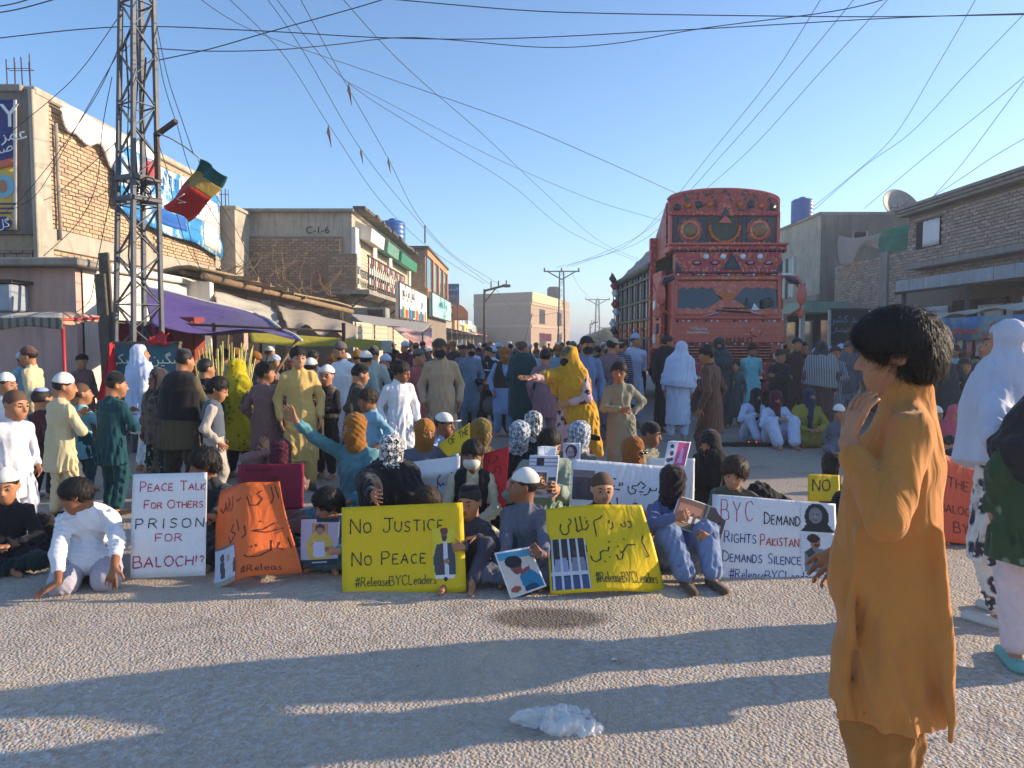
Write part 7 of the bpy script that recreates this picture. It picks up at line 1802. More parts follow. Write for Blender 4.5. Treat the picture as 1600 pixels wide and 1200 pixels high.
printed('photo_print', f, 0, 0, 1, 1, [('r', 0, 0, 1, .10, (20, 22, 32)), ('r', 0, .02, .42, .09, (196, 170, 186)), ('r', .3, .12, .7, .6, (190, 130, 96)), ('e', .5, .62, .36, .34, (206, 170, 70)), ('e', .5, .22, .12, .1, (70, 44, 40)), ('e', .5, .28, .09, .08, SKC), ('p', [(.32, .5), (.62, .5), (.64, .82), (.34, .82)], (206, 196, 220)), ('e', .7, .66, .06, .05, (110, 60, 60)), ('r', 0, .86, 1, 1, (20, 20, 30)), ('r', .3, .90, .7, .93, (190, 190, 200))], [(186, 166, 186)], t, (34, 44))
t, f, W, Hh = placard('tilted brown group photo held by the person in the dark face wrap', [(1061, 775, 4.7), (1140, 800, 4.72), (1126, 846, 4.6), (1045, 819, 4.55)], PWH, name='poster')
printed('photo_print', f, .02, .02, .98, .98, [('r', 0, .5, 1, .8, (96, 60, 50)), ('r', .05, .2, .5, .45, (150, 104, 84)), ('r', .58, 0, .62, .6, (150, 146, 130)), ('r', 0, .8, 1, 1, (110, 100, 80))] + [('r', .3 + .14 * k, .55, .38 + .14 * k, .75, (196, 206, 214)) for k in range(5)] + [('e', .34 + .14 * k, .48, .03, .05, (60, 40, 36)) for k in range(5)], [(100, 70, 58), (84, 70, 56)], t, (46, 26))
t, f, W, Hh = placard('maroon placard held up behind the curled orange one', [(372, 726, 5.45), (475, 724, 5.45), (475, 795, 5.35), (373, 802, 5.35)], PMR)
strokes(write('IN DEMAND', .12, .16, .03, W, Hh, .9) + write('I STAND', .30, .34, .034, W, Hh, .9), f, MK['dred'], t, .004, W, Hh)
t, f, W, Hh = placard('folded white placard with purple script left of the masked boy', [(642, 722, 5.5), (719, 712, 5.5), (719, 800, 5.4), (642, 812, 5.4)], PWH, lambda u, v: .05 * math.exp(-((v - .28) * 9) ** 2))
strokes([[(.62, .3), (.55, .36), (.55, .5), (.52, .52)], [(.56, .42), (.6, .5), (.66, .44), (.68, .5)], [(.72, .5), (.76, .42), (.8, .48), (.72, .52)], [(.84, .28), (.84, .5)], [(.6, .5), (.62, .46)]], f, MK['purple'], t, .007, W, Hh, 'script_lettering')
t, f, W, Hh = placard('bright red placard with dark script right of the masked boy', [(756, 709, 5.35), (795, 697, 5.3), (790, 792, 5.2), (752, 800, 5.25)], PRD)
strokes([[(.2, .12), (.3, .22), (.6, .16), (.5, .1)], [(.15, .3), (.25, .42), (.5, .36), (.5, .28), (.7, .32), (.72, .42)], [(.3, .5), (.6, .56)], [(.3, .66), (.5, .72), (.7, .64)], [(.2, .82), (.4, .88), (.7, .82), (.6, .78)]], f, MK['dred'], t, .008, W, Hh, 'script_lettering')
t, f, W, Hh = placard('small yellow sheet slanting behind the white capped man', [(684, 697, 6.1), (733, 660, 6.1), (735, 700, 6.0), (700, 714, 6.0)], PY)
strokes(write('OF THE', .3, .4, .05, W, Hh, 1), f, MK['brown'], t, .006, W, Hh)
t, f, W, Hh = placard('white sheet pasted with prints held in front of the green clad sitter', [(828, 711, 5.15), (874, 711, 5.15), (868, 778, 5.05), (824, 777, 5.05)], PWH, name='poster')
printed('photo_print', f, .02, .02, .98, .98, [('r', 0, .05 + .09 * k, 1, .08 + .09 * k, (110, 100, 130)) for k in range(3)] + [('r', .22, .04, .50, .24, (40, 26, 34)), ('r', .15, .36, .66, .9, (226, 226, 230)), ('r', .20, .40, .62, .80, (92, 74, 66)), ('e', .42, .50, .08, .08, SKC), ('p', [(.26, .8), (.3, .56), (.42, .6), (.56, .5), (.62, .8)], (196, 150, 40)), ('r', .7, .52, .96, .9, (60, 56, 60)), ('r', .72, .6, .94, .66, (150, 150, 160))], [(206, 206, 220)], t, (30, 42))
t, f, W, Hh = placard('blank white card above the pasted sheet', [(840, 698, 5.2), (870, 697, 5.2), (869, 712, 5.15), (840, 710, 5.15)], PWH, name='card')
t, f, W, Hh = placard('portrait print of a dark haired man held up behind the white Urdu placard', [(880, 692, 5.6), (907, 692, 5.6), (906, 727, 5.55), (880, 727, 5.55)], PWH, name='poster')
printed('portrait_print', f, .04, .04, .96, .96, [('e', .48, .38, .38, .34, (34, 30, 40)), ('e', .42, .5, .24, .34, (150, 130, 150)), ('e', .34, .42, .05, .02, (50, 40, 50)), ('e', .54, .42, .05, .02, (50, 40, 50)), ('e', .46, .64, .16, .04, (44, 36, 44)), ('p', [(.1, 1), (.3, .84), (.6, .84), (.9, 1)], (70, 66, 96))], [(190, 190, 214)], t, (30, 36))
t, f, W, Hh = placard('large white placard with Urdu words behind the shaven headed boy', [(893, 717, 5.35), (1062, 730, 5.35), (1062, 800, 5.2), (889, 794, 5.2)], PWH)
def uq(x, y): return ((x - 115) / 1500, (y - 150) / 660)
US2 = [[(910, 470), (910, 540), (950, 585), (1000, 570), (1020, 520), (960, 500), (970, 470), (1040, 460), (1080, 400), (1150, 455), (1100, 500)], [(1200, 480), (1230, 520), (1290, 520), (1300, 480)], [(1120, 590), (1170, 580), (1200, 540), (1210, 500)], [(1060, 545), (1120, 545)], [(1080, 585), (1090, 590)], [(800, 430), (780, 480), (835, 460), (825, 430)], [(740, 390), (700, 380)], [(800, 530), (700, 525), (720, 470)], [(980, 710), (1040, 712)], [(1010, 665), (1015, 670)], [(920, 760), (960, 740), (1060, 760)], [(760, 640), (775, 760)]]
strokes([[uq(*p) for p in l] for l in US2], f, MK['black'], t, .007, W, Hh, 'script_lettering')
printed('photo_print', f, .02, .22, .22, .82, [('r', 0, 0, 1, .25, (126, 110, 110)), ('e', .3, .6, .15, .3, (60, 50, 60)), ('e', .6, .6, .2, .35, (84, 64, 66)), ('e', .3, .36, .05, .06, (110, 76, 70)), ('e', .6, .34, .05, .06, (110, 76, 70)), ('e', .85, .6, .12, .3, (50, 52, 64))], [(84, 72, 78), (56, 56, 66)], t, (30, 24), .004)
t, f, W, Hh = placard('pale blue white placard edge behind the dark face wrap', [(1012, 716, 5.7), (1086, 716, 5.7), (1084, 790, 5.6), (1014, 786, 5.6)], PWH)
t, f, W, Hh = placard('small pink and white print held up beside the peaked cap boy', [(1044, 689, 5.5), (1080, 690, 5.5), (1070, 730, 5.4), (1036, 727, 5.4)], PWH, name='poster')
printed('photo_print', f, .04, .04, .96, .96, [('r', .45, 0, 1, 1, (226, 90, 140)), ('p', [(.62, .9), (.66, .3), (.72, .2), (.8, .3), (.84, .9)], (230, 180, 206)), ('e', .2, .2, .1, .08, (60, 50, 60)), ('e', .25, .5, .1, .1, (60, 60, 80)), ('e', .15, .8, .12, .1, (80, 70, 90)), ('e', .3, .75, .08, .08, (60, 50, 50))], [(206, 206, 220)], t, (26, 28))
t, f, W, Hh = placard('small yellow placard with letters NO beside the foreground boy', [(1262, 741, 6.2), (1312, 742, 6.2), (1312, 783, 6.1), (1262, 783, 6.1)], PY)
strokes(write('NO', .14, .62, .1, W, Hh, 1), f, MK['brown'], t, .009, W, Hh)
t, f, W, Hh = placard('red placard with faint letters between foreground boy and white shawl', [(1420, 690, 5.1), (1537, 732, 5.1), (1537, 853, 4.95), (1420, 840, 4.95)], paper((214, 88, 56), 'brick'))
strokes(write('THE', .52, .36, .075, W, Hh, 1) + write('BALOCH', .42, .66, .06, W, Hh, 1, gap=.16) + write('BYC', .60, .88, .08, W, Hh, 1), f, MK['dred'], t, .006, W, Hh)
# ---------------- cast ----------------
KW = cloth((222, 222, 226), name='cloth_white'); KWB = cloth((186, 198, 222), name='cloth_bluewhite'); KB = cloth((26, 26, 32), name='cloth_black'); CRM = cloth((206, 190, 150), name='cloth_cream')
GOLD = cloth((204, 172, 104), name='cloth_gold'); TEALD = cloth((22, 66, 74), name='cloth_deepteal'); TEALB = cloth((88, 138, 146), name='cloth_tealblue'); SKYB = cloth((128, 170, 190), name='cloth_sky'); MAU = cloth((128, 98, 96), name='cloth_mauve')
BEI = cloth((176, 152, 122), name='cloth_beige'); GRY = cloth((98, 102, 116), name='cloth_slate'); GRYG = cloth((128, 126, 110), name='cloth_greygreen'); BRN = cloth((80, 54, 44), name='cloth_brown', rough=.6); OLV = cloth((90, 82, 60), name='cloth_olive'); DOL = cloth((58, 52, 44), name='cloth_darkolive')
CYN = cloth((116, 186, 196), name='cloth_cyan'); MAR = cloth((84, 30, 40), name='cloth_maroon'); MUS = cloth((198, 146, 36), name='cloth_mustardyellow'); CHAD = cloth((186, 168, 20), name='cloth_chador', pat='dots', col2=(120, 92, 20), ps=16)
KEF = cloth((214, 214, 212), name='keffiyeh_bw', pat='check', col2=(24, 24, 30), ps=24, wrinkle=.01); KEFB = cloth((206, 210, 216), name='keffiyeh_blue', pat='check', col2=(52, 70, 96), ps=30, wrinkle=.01); KEFM = cloth((120, 40, 60), name='keffiyeh_maroon', pat='check', col2=(26, 20, 26), ps=40, wrinkle=.01)
TUR = cloth((148, 96, 34), name='turban_brown', wrinkle=.02); TURO = cloth((116, 96, 48), name='turban_olive', wrinkle=.02); FLOR = cloth((222, 214, 206), name='cloth_floral', pat='floral', col2=(62, 60, 68), ps=9); GDOT = cloth((22, 44, 38), name='skirt_dots', pat='dots', col2=(150, 176, 150), ps=22)
BROC = cloth((110, 96, 84), name='cloth_brocade', pat='floral', col2=(70, 62, 58), ps=14); EMB = cloth((196, 160, 160), name='dress_pink', pat='floral', col2=(40, 30, 36), ps=12); STR = cloth((70, 76, 84), name='cloth_striped', pat='vstripe', col2=(170, 176, 180), ps=14); CAMO = cloth((110, 110, 84), name='camo', pat='patch', col2=(60, 62, 46), ps=22)
TPW = cloth((226, 222, 212), name='cap_white', wrinkle=.004, bump=.0015, bs=160); TPB = cloth((20, 22, 26), name='cap_black', wrinkle=.004); TPP = cloth((120, 84, 76), name='cap_patterned', pat='check', col2=(60, 44, 40), ps=60, wrinkle=.004); TPG = cloth((96, 90, 88), name='cap_grey', wrinkle=.004); TPBL = cloth((150, 160, 200), name='cap_bluewhite', wrinkle=.004)
MSK = cloth((206, 202, 192), name='mask_white', wrinkle=.008)
p = person
LF, MF = 'people standing on the left', 'people seated in the front rows'
def both(x1, y1, x2, y2, Y, Y2=None): return (('px', x2, y2, Y), ('px', x1, y1, Y2 or Y))
INR, INL, BK = (1, -.1, 0), (-1, -.1, 0), (0, 1, 0)
# ---- left standing group ----
p('boy in cream kameez and patterned cap walking left at the left edge', 43, 541, 8.4, -80, kam=CRM, gear=[('topi', TPP)], lod=2, group=LF, hands=(None, 'front'))
p('boy in white skull cap at the left edge behind the cropped hair boy', 10, 583, 6.6, 60, kam=KW, gear=[('topi', TPW)], lod=2, group=LF)
p('cropped hair boy in profile with off white shirt at the left edge', 24, 608, 5.3, 65, kam=cloth((206, 206, 214), name='cloth_offwhite'), hair='shaved', lod=1, group=LF, head=(10, 8, 0))
p('small boy in white brimless cap and dark clothes behind the cream kameez boy', 66, 606, 6.9, 160, kam=cloth((70, 34, 44), name='cloth_plum'), sh=KB, gear=[('tall', TPBL)], lod=2, group=LF)
p('boy in cream kameez and white prayer cap seen from behind', 100, 583, 6.1, 150, kam=CRM, sh=CRM, gear=[('topi', TPW)], lod=1, group=LF, hands=('chest', 'front'), head=(-25, 8, 0), shoes='3a3028', hem=.34, girth=1.08)
p('small shaven boy in pale turquoise shirt between cream and teal boys', 128, 598, 7.2, 150, kam=cloth((120, 178, 190), name='cloth_turq'), sh=TEALD, hair='shaved', lod=2, group=LF, hands=('chest', 'chest'), head=(-20, 0, 0))
p('boy in deep teal kameez and black cap with his back turned', 181, 581, 6.3, 160, kam=TEALD, sh=TEALD, gear=[('topi', TPB)], lod=1, group=LF, hands=('chest', 'front'), head=(-30, 5, 0), shoes='2a2420', girth=1.1, hem=.36)
p('person wrapped in a white headscarf in front of the chalkboard', 219, 538, 8.3, 140, kam=KW, gear=[('chador', KWB, .35)], lod=2, group=LF)
p('girl in dark headscarf and dotted green skirt glancing back', 246, 575, 7.0, -12, kam=BROC, sh=GDOT, gear=[('hijab', cloth((62, 56, 58), name='scarf_charcoal'))], lod=1, group=LF, hem=.05, skin=1, shawl=(BROC, .42), head=(-20, 5, 0), extra=None)
p('boy in dark waistcoat over brown kameez and tall dark cap from behind', 288, 545, 6.8, 170, kam=OLV, sh=DOL, vest=cloth((30, 28, 30), name='vest_black'), gear=[('tall', cloth((40, 40, 48), name='cap_karakul', pat='stripe', col2=(80, 80, 88), ps=40))], lod=1, group=LF, head=(-28, 3, 0), hands=('chest', 'front'), girth=1.25, hem=.36)
p('dark haired youth half hidden right of the tall dark cap', 322, 560, 7.8, 170, kam=KB, lod=2, group=LF)
p('boy in grey white kameez and slate waistcoat looking down to the right', 340, 588, 6.6, 110, kam=cloth((178, 168, 156), name='cloth_ash'), vest=cloth((84, 92, 104), name='vest_slate'), lod=1, group=LF, head=(-10, 22, 0), hem=.30)
p('woman in dotted yellow shawl by the sugar cane', 370, 560, 8.0, 155, kam=OLV, sh=KB, gear=[('chador', CHAD, .26)], lod=1, group=LF, girth=1.15, H=1.3)
p('boy in mauve kameez turned away beside the golden kameez boy', 414, 565, 7.4, 150, kam=MAU, sh=MAU, lod=1, group=LF, head=(-40, 0, 0), hands=(None, 'chest'), hem=.3)
p('tall boy in golden kameez facing the camera', 466, 541, 7.3, 18, kam=GOLD, sh=GOLD, lod=1, group=LF, head=(12, 4, 0), hem=.20, skin=2, shoes='3a3028', feet=[(.09, -.02, .06), (-.07, .02, .06)])
p('man in white shirt partly behind the golden kameez boy', 486, 560, 8.8, 170, kam=KW, gear=[('topi', TPW)], lod=2, group=LF)
p('boy in white cap and patterned waistcoat with a shoulder bag', 510, 571, 7.9, -20, kam=KB, sh=KB, vest=BROC, gear=[('topi', TPW)], lod=2, group=LF, hands=('front', 'chest'),
  extra=lambda ob, j: j['put']('shoulder_bag', (lambda q: (q.cone(j['p0'] + j['fwd'] * .17 + U * .02, j['p0'] + j['fwd'] * .17 - U * .14, .09, .10, sq=(np.array([0, 1., 0]), .4)), q.cone(j['p0'] + j['fwd'] * .15, j['nk'] - j['sd'] * .1 - U * .05, .012, .012), q)[-1])(Solid()), OLV, .012, folds(4, .01, .06)))
p('stout bearded man in white kameez and grey cap looking left', 531, 534, 8.6, -35, kam=KW, sh=KW, gear=[('topi', TPG), ('beard', HAIR)], lod=1, group=LF, girth=1.25, hem=.25, head=(-15, 8, 0))
p('man in white cap behind the black capped boy', 572, 549, 9.4, 160, kam=cloth((150, 170, 160), name='cloth_sage'), gear=[('topi', TPW)], lod=2, group=LF)
p('man in pale sage kameez and dark cap with his back turned', 583, 540, 9.9, 185, kam=cloth((176, 182, 168), name='cloth_palesage'), gear=[('topi', TPG)], lod=2, group=LF, hem=.28)
p('boy in black cap and dark olive kameez in profile', 563, 568, 7.6, 105, kam=DOL, gear=[('topi', TPB)], lod=1, group=LF, head=(10, 8, 0))
p('small boy in sky blue kameez below the black capped boy', 574, 606, 6.9, -50, kam=SKYB, lod=1, group=LF, head=(-15, 8, 0), skin=1, hairM=HAIR_B)
p('boy in bright white kameez with bowed dark hair', 628, 563, 7.5, 25, kam=KW, sh=KW, lod=1, group=LF, head=(45, 18, 0), skin=1, hem=.25)
p('man in beige kameez with black face mask and cap', 687, 528, 8.6, 8, kam=BEI, sh=BEI, gear=[('cap', cloth((70, 62, 58), name='cap_dark')), ('mask', KB)], lod=1, group=LF, skin=1, hem=.24, girth=1.1)
p('man with white cap and red scarf between white and beige clad men', 655, 545, 9.6, 60, kam=cloth((150, 80, 84), name='cloth_rose'), gear=[('topi', TPG)], lod=2, group=LF)
MG = 'people standing in the middle'
p('man in grey blue kameez left of the motorcycle', 736, 537, 12.2, 8, kam=cloth((108, 128, 146), name='cloth_greyblue'), gear=[('wrap', KB, 'full')] if 0 else [('mask', KB)], lod=2, group=MG, hem=.22)
p('man in black sweater behind the motorcycle', 762, 541, 12.8, -10, kam=cloth((44, 38, 46), name='cloth_ink'), lod=2, group=MG)
p('man in brown turban with dark waistcoat over pale blue', 789, 542, 11.4, 15, kam=cloth((130, 160, 196), name='cloth_paleblue'), gear=[('wrap', TUR)], vest=cloth((48, 42, 40), name='vest_umber'), lod=2, group=MG, hem=.25)
p('balding man in dark green shawl seen from behind', 818, 533, 10.6, 150, kam=TEALD, hair='shaved', lod=2, group=MG, head=(-40, 0, 0), shawl=(cloth((20, 62, 66), name='shawl_green'), .25), girth=1.1)
p('youth in pink mauve kameez behind the outstretched arm', 853, 545, 10.2, 170, kam=cloth((146, 108, 118), name='cloth_pinkmauve'), lod=2, group=MG, head=(-20, 0, 0))
p('man in dark cap just behind the yellow shawled woman', 917, 524, 9.0, 10, kam=cloth((96, 122, 160), name='cloth_royal'), gear=[('cap', cloth((30, 32, 40), name='cap_navy')), ('mask', KB)], lod=2, group=MG)
# woman in yellow dupatta
def bag_strap(ob, j):
    q = Solid(); q.cone(j['nk'] - j['sd'] * .06 + j['fwd'] * .07, j['p0'] + j['sd'] * .10 + j['fwd'] * .14, .012, .012); j['put']('bag_strap', q, KB, .01)
    q = Solid(); H = j['H']; hd = j['HND'][0][0]
    q.cone(j['nk'] - U * .04, j['ch'] + U * .02, .14, .19, k=.05, sq=(j['fwd'], .7)); q.cone(j['ch'], j['p0'] + j['sd'] * .08, .18, .17, k=.06, sq=(j['fwd'], .7)); q.cone(j['p0'] + j['sd'] * .10, j['p0'] + j['sd'] * .30 - U * .36, .16, .05, k=.08)
    a = j['HND'][1][0]; s = j['nk'] - j['sd'] * .12 - U * .07
    q.cone(s, s + (a - s) * .55, .065, .07, k=.05); q.cone(s + (a - s) * .3, s + (a - s) * .3 - U * .22, .05, .02, k=.06, sq=(j['fwd'], .5))
    q.plane(j['p0'] - U * .30, np.array([-.75, 0, -1.]), k=.01)
    j['put']('draped_shawl', q, MUS, .0095, folds(77, .016, .09, .2, n=5))
    q = Solid(); q.cone(j['p0'] + j['sd'] * .2 - U * .18 + j['fwd'] * .1, j['p0'] + j['sd'] * .34 - U * .2 + j['fwd'] * .1, .03, .03, sq=(j['fwd'], .3)); j['put']('phone', q, KB, .009)
p('woman in mustard yellow shawl and camouflage cap stretching out her arm', 889, 540, 7.4, -34, kam=EMB, sh=EMB, gear=[('hijab', MUS), ('mask', KB), ('cap', CAMO)], lod=1, group=MG, hem=.08, lean=4, head=(-28, 4, 0), hands=('front', ('px', 822, 590, 7.1)), polesR=(-.2, .1, -1), curl=(.5, .15), hpal=(None, (0, -.5, .8)), hdir=(None, (-1, -.3, -.05)), girth=1.1, extra=bag_strap, sleeve=.9)
p('boy in grey green kameez with hand on hip facing the camera', 967, 565, 7.7, 5, kam=GRYG, sh=GRYG, lod=1, group=MG, hands=('hip', 'front'), head=(-15, 4, 0), hem=.3, skin=1, wide=1.1)
p('man in mauve kameez and pale cap turned away', 958, 527, 10.4, 160, kam=cloth((120, 98, 106), name='cloth_mauvegrey'), gear=[('cap', cloth((176, 160, 140), name='cap_tan'))], lod=2, group=MG, hands=('back', 'back'), head=(-40, 0, 0), hem=.2)
p('tall man in pale white kameez left of the truck', 994, 521, 12.4, 5, kam=KWB, sh=KWB, gear=[('topi', TPBL)], lod=2, group=MG, hands=('back', 'back'), hem=.25)
p('man in striped black shirt behind the mauve kameez man', 972, 530, 12.2, 150, kam=cloth((36, 38, 50), name='cloth_blackstripe', pat='stripe', col2=(120, 124, 136), ps=9), lod=2, group=MG)
p('man in black robe and shawl in front of the truck', 1043, 523, 12.0, 150, kam=KB, sh=KB, lod=2, group=MG, shawl=(KB, .5), hem=.06, girth=1.15, head=(-60, 5, 0))
p('figure in white hooded thobe with back turned in front of the truck', 1066, 533, 10.9, 165, kam=KWB, sh=KWB, gear=[('chador', KWB, .55)], lod=1, group=MG, hem=.17, shoes='8a8a88', head=(-50, 0, 0))
p('boy in glossy brown kameez walking left beyond the seated rows', 1104, 538, 8.4, -130, kam=BRN, sh=BRN, lod=1, group=MG, head=(35, 12, 0), skin=1, hands=(None, None), lean=4, hem=.3)
p('veiled figure in grey green robe before the truck grille', 1124, 527, 12.6, -10, kam=cloth((56, 70, 76), name='robe_greygreen'), gear=[('wrap', cloth((40, 56, 60), name='veil_dark')), ('hijab', cloth((58, 70, 76), name='veil_grey'))], lod=2, group=MG, hem=.04, girth=1.1)
p('small child in grey beside the cyan kameez boy', 1149, 563, 12.6, -20, kam=cloth((76, 88, 90), name='cloth_pewter'), lod=2, group=MG, hem=.15, hh=.19)
p('boy in bright cyan kameez standing at the truck bumper', 1176, 537, 12.6, 0, kam=CYN, sh=CYN, lod=1, group=MG, hands=('back', 'back'), skin=1, hem=.28)
RG = 'people standing on the right'
p('dark clad boy with arms folded at the truck corner', 1220, 545, 11.6, -15, kam=cloth((34, 34, 44), name='cloth_coal'), sh=KB, lod=2, group=RG, hands=('fold', 'fold'), girth=1.15)
p('man in maroon brown kameez behind the dark clad boy', 1246, 528, 13.0, -5, kam=cloth((70, 44, 50), name='cloth_wine'), lod=2, group=RG)
p('figure in long brown cloak over striped shirt on the right', 1284, 532, 10.8, 160, kam=cloth((84, 62, 62), name='cloth_umberrose'), gear=[('hijab', cloth((44, 52, 58), name='scarf_ink'))], lod=2, group=RG, hem=.06, shawl=(STR, .55), girth=1.2)
p('man in dark striped shirt with rolled sleeves on the right', 1306, 540, 11.8, -30, kam=STR, lod=2, group=RG, hands=('front', 'front'))
p('man in pale grey shawl right of the striped shirt', 1326, 533, 12.6, -10, kam=cloth((120, 126, 136), name='cloth_mist'), gear=[('topi', TPG)], lod=2, group=RG, shawl=(cloth((96, 98, 104), name='shawl_ash'), .4))
p('tall veiled person in black between the shops and the boy', 1478, 540, 9.8, 170, kam=cloth((38, 46, 54), name='cloth_night'), lod=2, group=RG, hands=(None, None))
p('youth in pale blue kameez with hands raised to his face on the right', 1490, 537, 10.4, -30, kam=cloth((120, 150, 176), name='cloth_ice'), lod=2, group=RG, hands=('face', 'face'), skin=1)
p('person in patterned black dress beside the pale blue youth', 1508, 560, 10.0, -10, kam=cloth((40, 44, 50), name='dress_pattern', pat='floral', col2=(190, 196, 200), ps=14), lod=2, group=RG, hem=.15)
p('man in dark cap leaning at the stall on the right', 1540, 540, 10.8, -40, kam=cloth((60, 58, 66), name='cloth_graphite'), gear=[('turban', cloth((70, 66, 72), name='turban_grey'))], lod=2, group=RG)
p('boy in grey waistcoat under the stall banner', 1562, 548, 10.0, -60, kam=cloth((110, 116, 124), name='cloth_lead'), vest=KB, lod=2, group=RG)
# ---- seated on the right, across the road ----
SG = 'people seated across the road'
p('man in pale blue white with dark hanging scarf seated by the truck', 1182, 606, 10.9, 10, 'knees', kam=KWB, sh=KWB, gear=[('wrap', cloth((30, 34, 44), name='scarf_night'), 'tail')], lod=2, group=SG, head=(10, 15, 0), hands=('knee', 'knee'))
p('man in white with maroon checked scarf seated with crossed arms on knees', 1213, 610, 10.4, 0, 'knees', kam=KWB, sh=KWB, gear=[('wrap', KEFM, 'tail')], lod=1, group=SG, hands=('knee', 'knee'), head=(5, 12, 0), wide=1.3)
p('man in yellow green kameez with blue face scarf seated cross legged', 1265, 607, 10.4, 0, 'cross', kam=cloth((150, 140, 62), name='cloth_chartreuse'), sh=cloth((120, 106, 50), name='cloth_khaki'), gear=[('wrap', cloth((26, 52, 78), name='scarf_blue'), 'tail')], lod=1, group=SG, hands=('lap', 'lap'), girth=1.2)
p('person in slate clothes seated left of the foreground boy hand', 1312, 632, 9.6, -10, 'cross', kam=GRY, gear=[('topi', TPW)], lod=2, group=SG)
p('dark seated figure behind the small yellow placard', 1300, 705, 6.6, -10, 'cross', kam=KB, lod=2, group=SG, vo='covered', gear=[('wrap', KB, 'full')], seatz=.07)
p('seated child in pink jacket right of the foreground boy', 1493, 632, 8.8, -20, 'cross', kam=cloth((196, 90, 110), name='cloth_pinkjacket'), lod=2, group=SG, gear=[('hijab', cloth((190, 84, 104), name='hood_pink'))])
p('seated child in yellow shirt beside the red placard', 1488, 680, 7.4, 0, 'cross', kam=cloth((176, 164, 84), name='cloth_lemon'), lod=2, group=SG)
p('dark clad holder of the red placard seated on the right', 1492, 700, 5.5, 0, 'cross', kam=cloth((40, 50, 44), name='cloth_forest'), sh=cloth((38, 36, 40), name='cloth_char'), lod=2, group=SG, seatz=.07, hands=both(1424, 780, 1534, 790, 5.05), hair='short', H=1.25, vo=None)
p('person in white cap seated by the shops on the right', 1463, 635, 9.2, -20, 'cross', kam=GRY, gear=[('topi', TPW)], lod=2, group=SG)
# ---- second and third seated rows ----
p('sitter in brown turban with raised arm and teal blue kameez', 553, 646, 5.9, -12, 'cross', kam=TEALB, gear=[('wrap', TUR)], lod=1, group=MF, head=(-25, 0, 0), hands=('lap', ('px', 458, 655, 5.7)), polesR=(-.2, .1, -1), curl=(.4, .12), hdir=(None, (-.5, -.1, .9)), hpal=(None, (-.2, -1, 0)), H=1.5, sleeve=.96, girth=1.05)
p('sitter in black cloak and black and white checked headscarf', 612, 681, 5.25, 25, 'cross', kam=KB, gear=[('wrap', KEF, 'full')], lod=1, group=MF, vo='covered', shawl=(KB, .0), hands=('lap', ('px', 586, 784, 4.5)), head=(40, 10, 0), girth=1.1,
  extra=lambda ob, j: j['put']('scarf_end', (lambda q: (q.cone(j['nk'] + j['fwd'] * .08, j['ch'] - j['sd'] * .02 + j['fwd'] * .14 - U * .06, .085, .06, sq=(j['fwd'], .5)), q.cone(j['nk'] + j['sd'] * .08, j['ch'] + j['sd'] * .12 + j['fwd'] * .10 - U * .08, .06, .05), q)[-1])(Solid()), KEF, .009, folds(14, .014, .05, .2)))
p('sitter in brown turban left of the white capped man', 664, 655, 6.1, 15, 'cross', kam=GRY, gear=[('wrap', TUR)], lod=1, group=MF, head=(20, 5, 0))
p('man in white peaked cap looking right behind the yellow sheet', 694, 644, 6.5, 60, 'cross', kam=cloth((150, 170, 200), name='cloth_powder'), gear=[('cap', TPW)], lod=1, group=MF, head=(10, 5, 0), skin=1)
p('sitter in olive headscarf behind the masked boy', 752, 654, 6.2, 60, 'cross', kam=OLV, gear=[('wrap', TURO)], lod=1, group=MF, head=(10, 10, 0))
p('boy with white face mask and black waistcoat over cream shirt', 738, 686, 5.25, 0, 'cross', kam=cloth((200, 190, 158), name='cloth_ecru'), vest=KB, gear=[('mask', MSK)], lod=1, group=MF, head=(-8, 10, 0), hair='short', skin=1, hands=('lap', 'lap'), H=1.32)
p('sitter in blue grey checked headscarf and black coat', 812, 657, 5.9, 0, 'cross', kam=KB, gear=[('wrap', KEFB, 'full')], lod=1, group=MF, vo='covered')
p('sitter in black and white checked scarf just behind the blue grey one', 832, 643, 6.6, -20, 'cross', kam=KB, gear=[('wrap', KEF, 'full')], lod=1, group=MF, vo='covered')
p('long haired sitter in pale green kameez behind the pasted sheet', 860, 669, 5.45, 15, 'cross', kam=cloth((138, 156, 142), name='cloth_palegreen'), lod=1, group=MF, hair='long', head=(20, 25, 0), hands=both(826, 760, 872, 765, 5.1), curl=(1.1, 1.1))
p('sitter in pale checked headscarf and grey green coat seen from the side', 906, 658, 5.95, 130, 'cross', kam=cloth((110, 110, 98), name='cloth_moss'), gear=[('wrap', KEFB, 'full')], lod=1, group=MF, vo='covered', head=(0, 12, 0), girth=1.15)
p('sitter in rust brown head wrap with dark glasses', 990, 682, 5.75, 30, 'cross', kam=cloth((96, 60, 36), name='cloth_rust'), gear=[('wrap', cloth((140, 82, 34), name='wrap_rust'))], lod=1, group=MF, head=(15, 5, 0),
  extra=lambda ob, j: MB().tube([j['T']((-.2, -.50, .02)), j['T']((-.05, -.54, .02))], .045 * j['hh'], 8).tube([j['T']((.05, -.54, .02)), j['T']((.2, -.50, .02))], .045 * j['hh'], 8).tube([j['T']((-.3, -.42, .03)), j['T']((.3, -.42, .03))], .015 * j['hh'], 5).build('sunglasses', EYED, ob))
p('boy in black peaked cap and grey collar looking right', 1017, 658, 6.4, 55, 'cross', kam=GRYG, gear=[('cap', cloth((24, 34, 34), name='cap_darkgreen'))], lod=1, group=MF, head=(15, 8, 0), skin=1)
p('sitter fully wrapped in black headscarf beyond the curly haired boy', 1109, 672, 6.0, -30, 'cross', kam=KB, gear=[('wrap', KB), ('hijab', KB)], lod=1, group=MF, head=(-15, 8, 0))
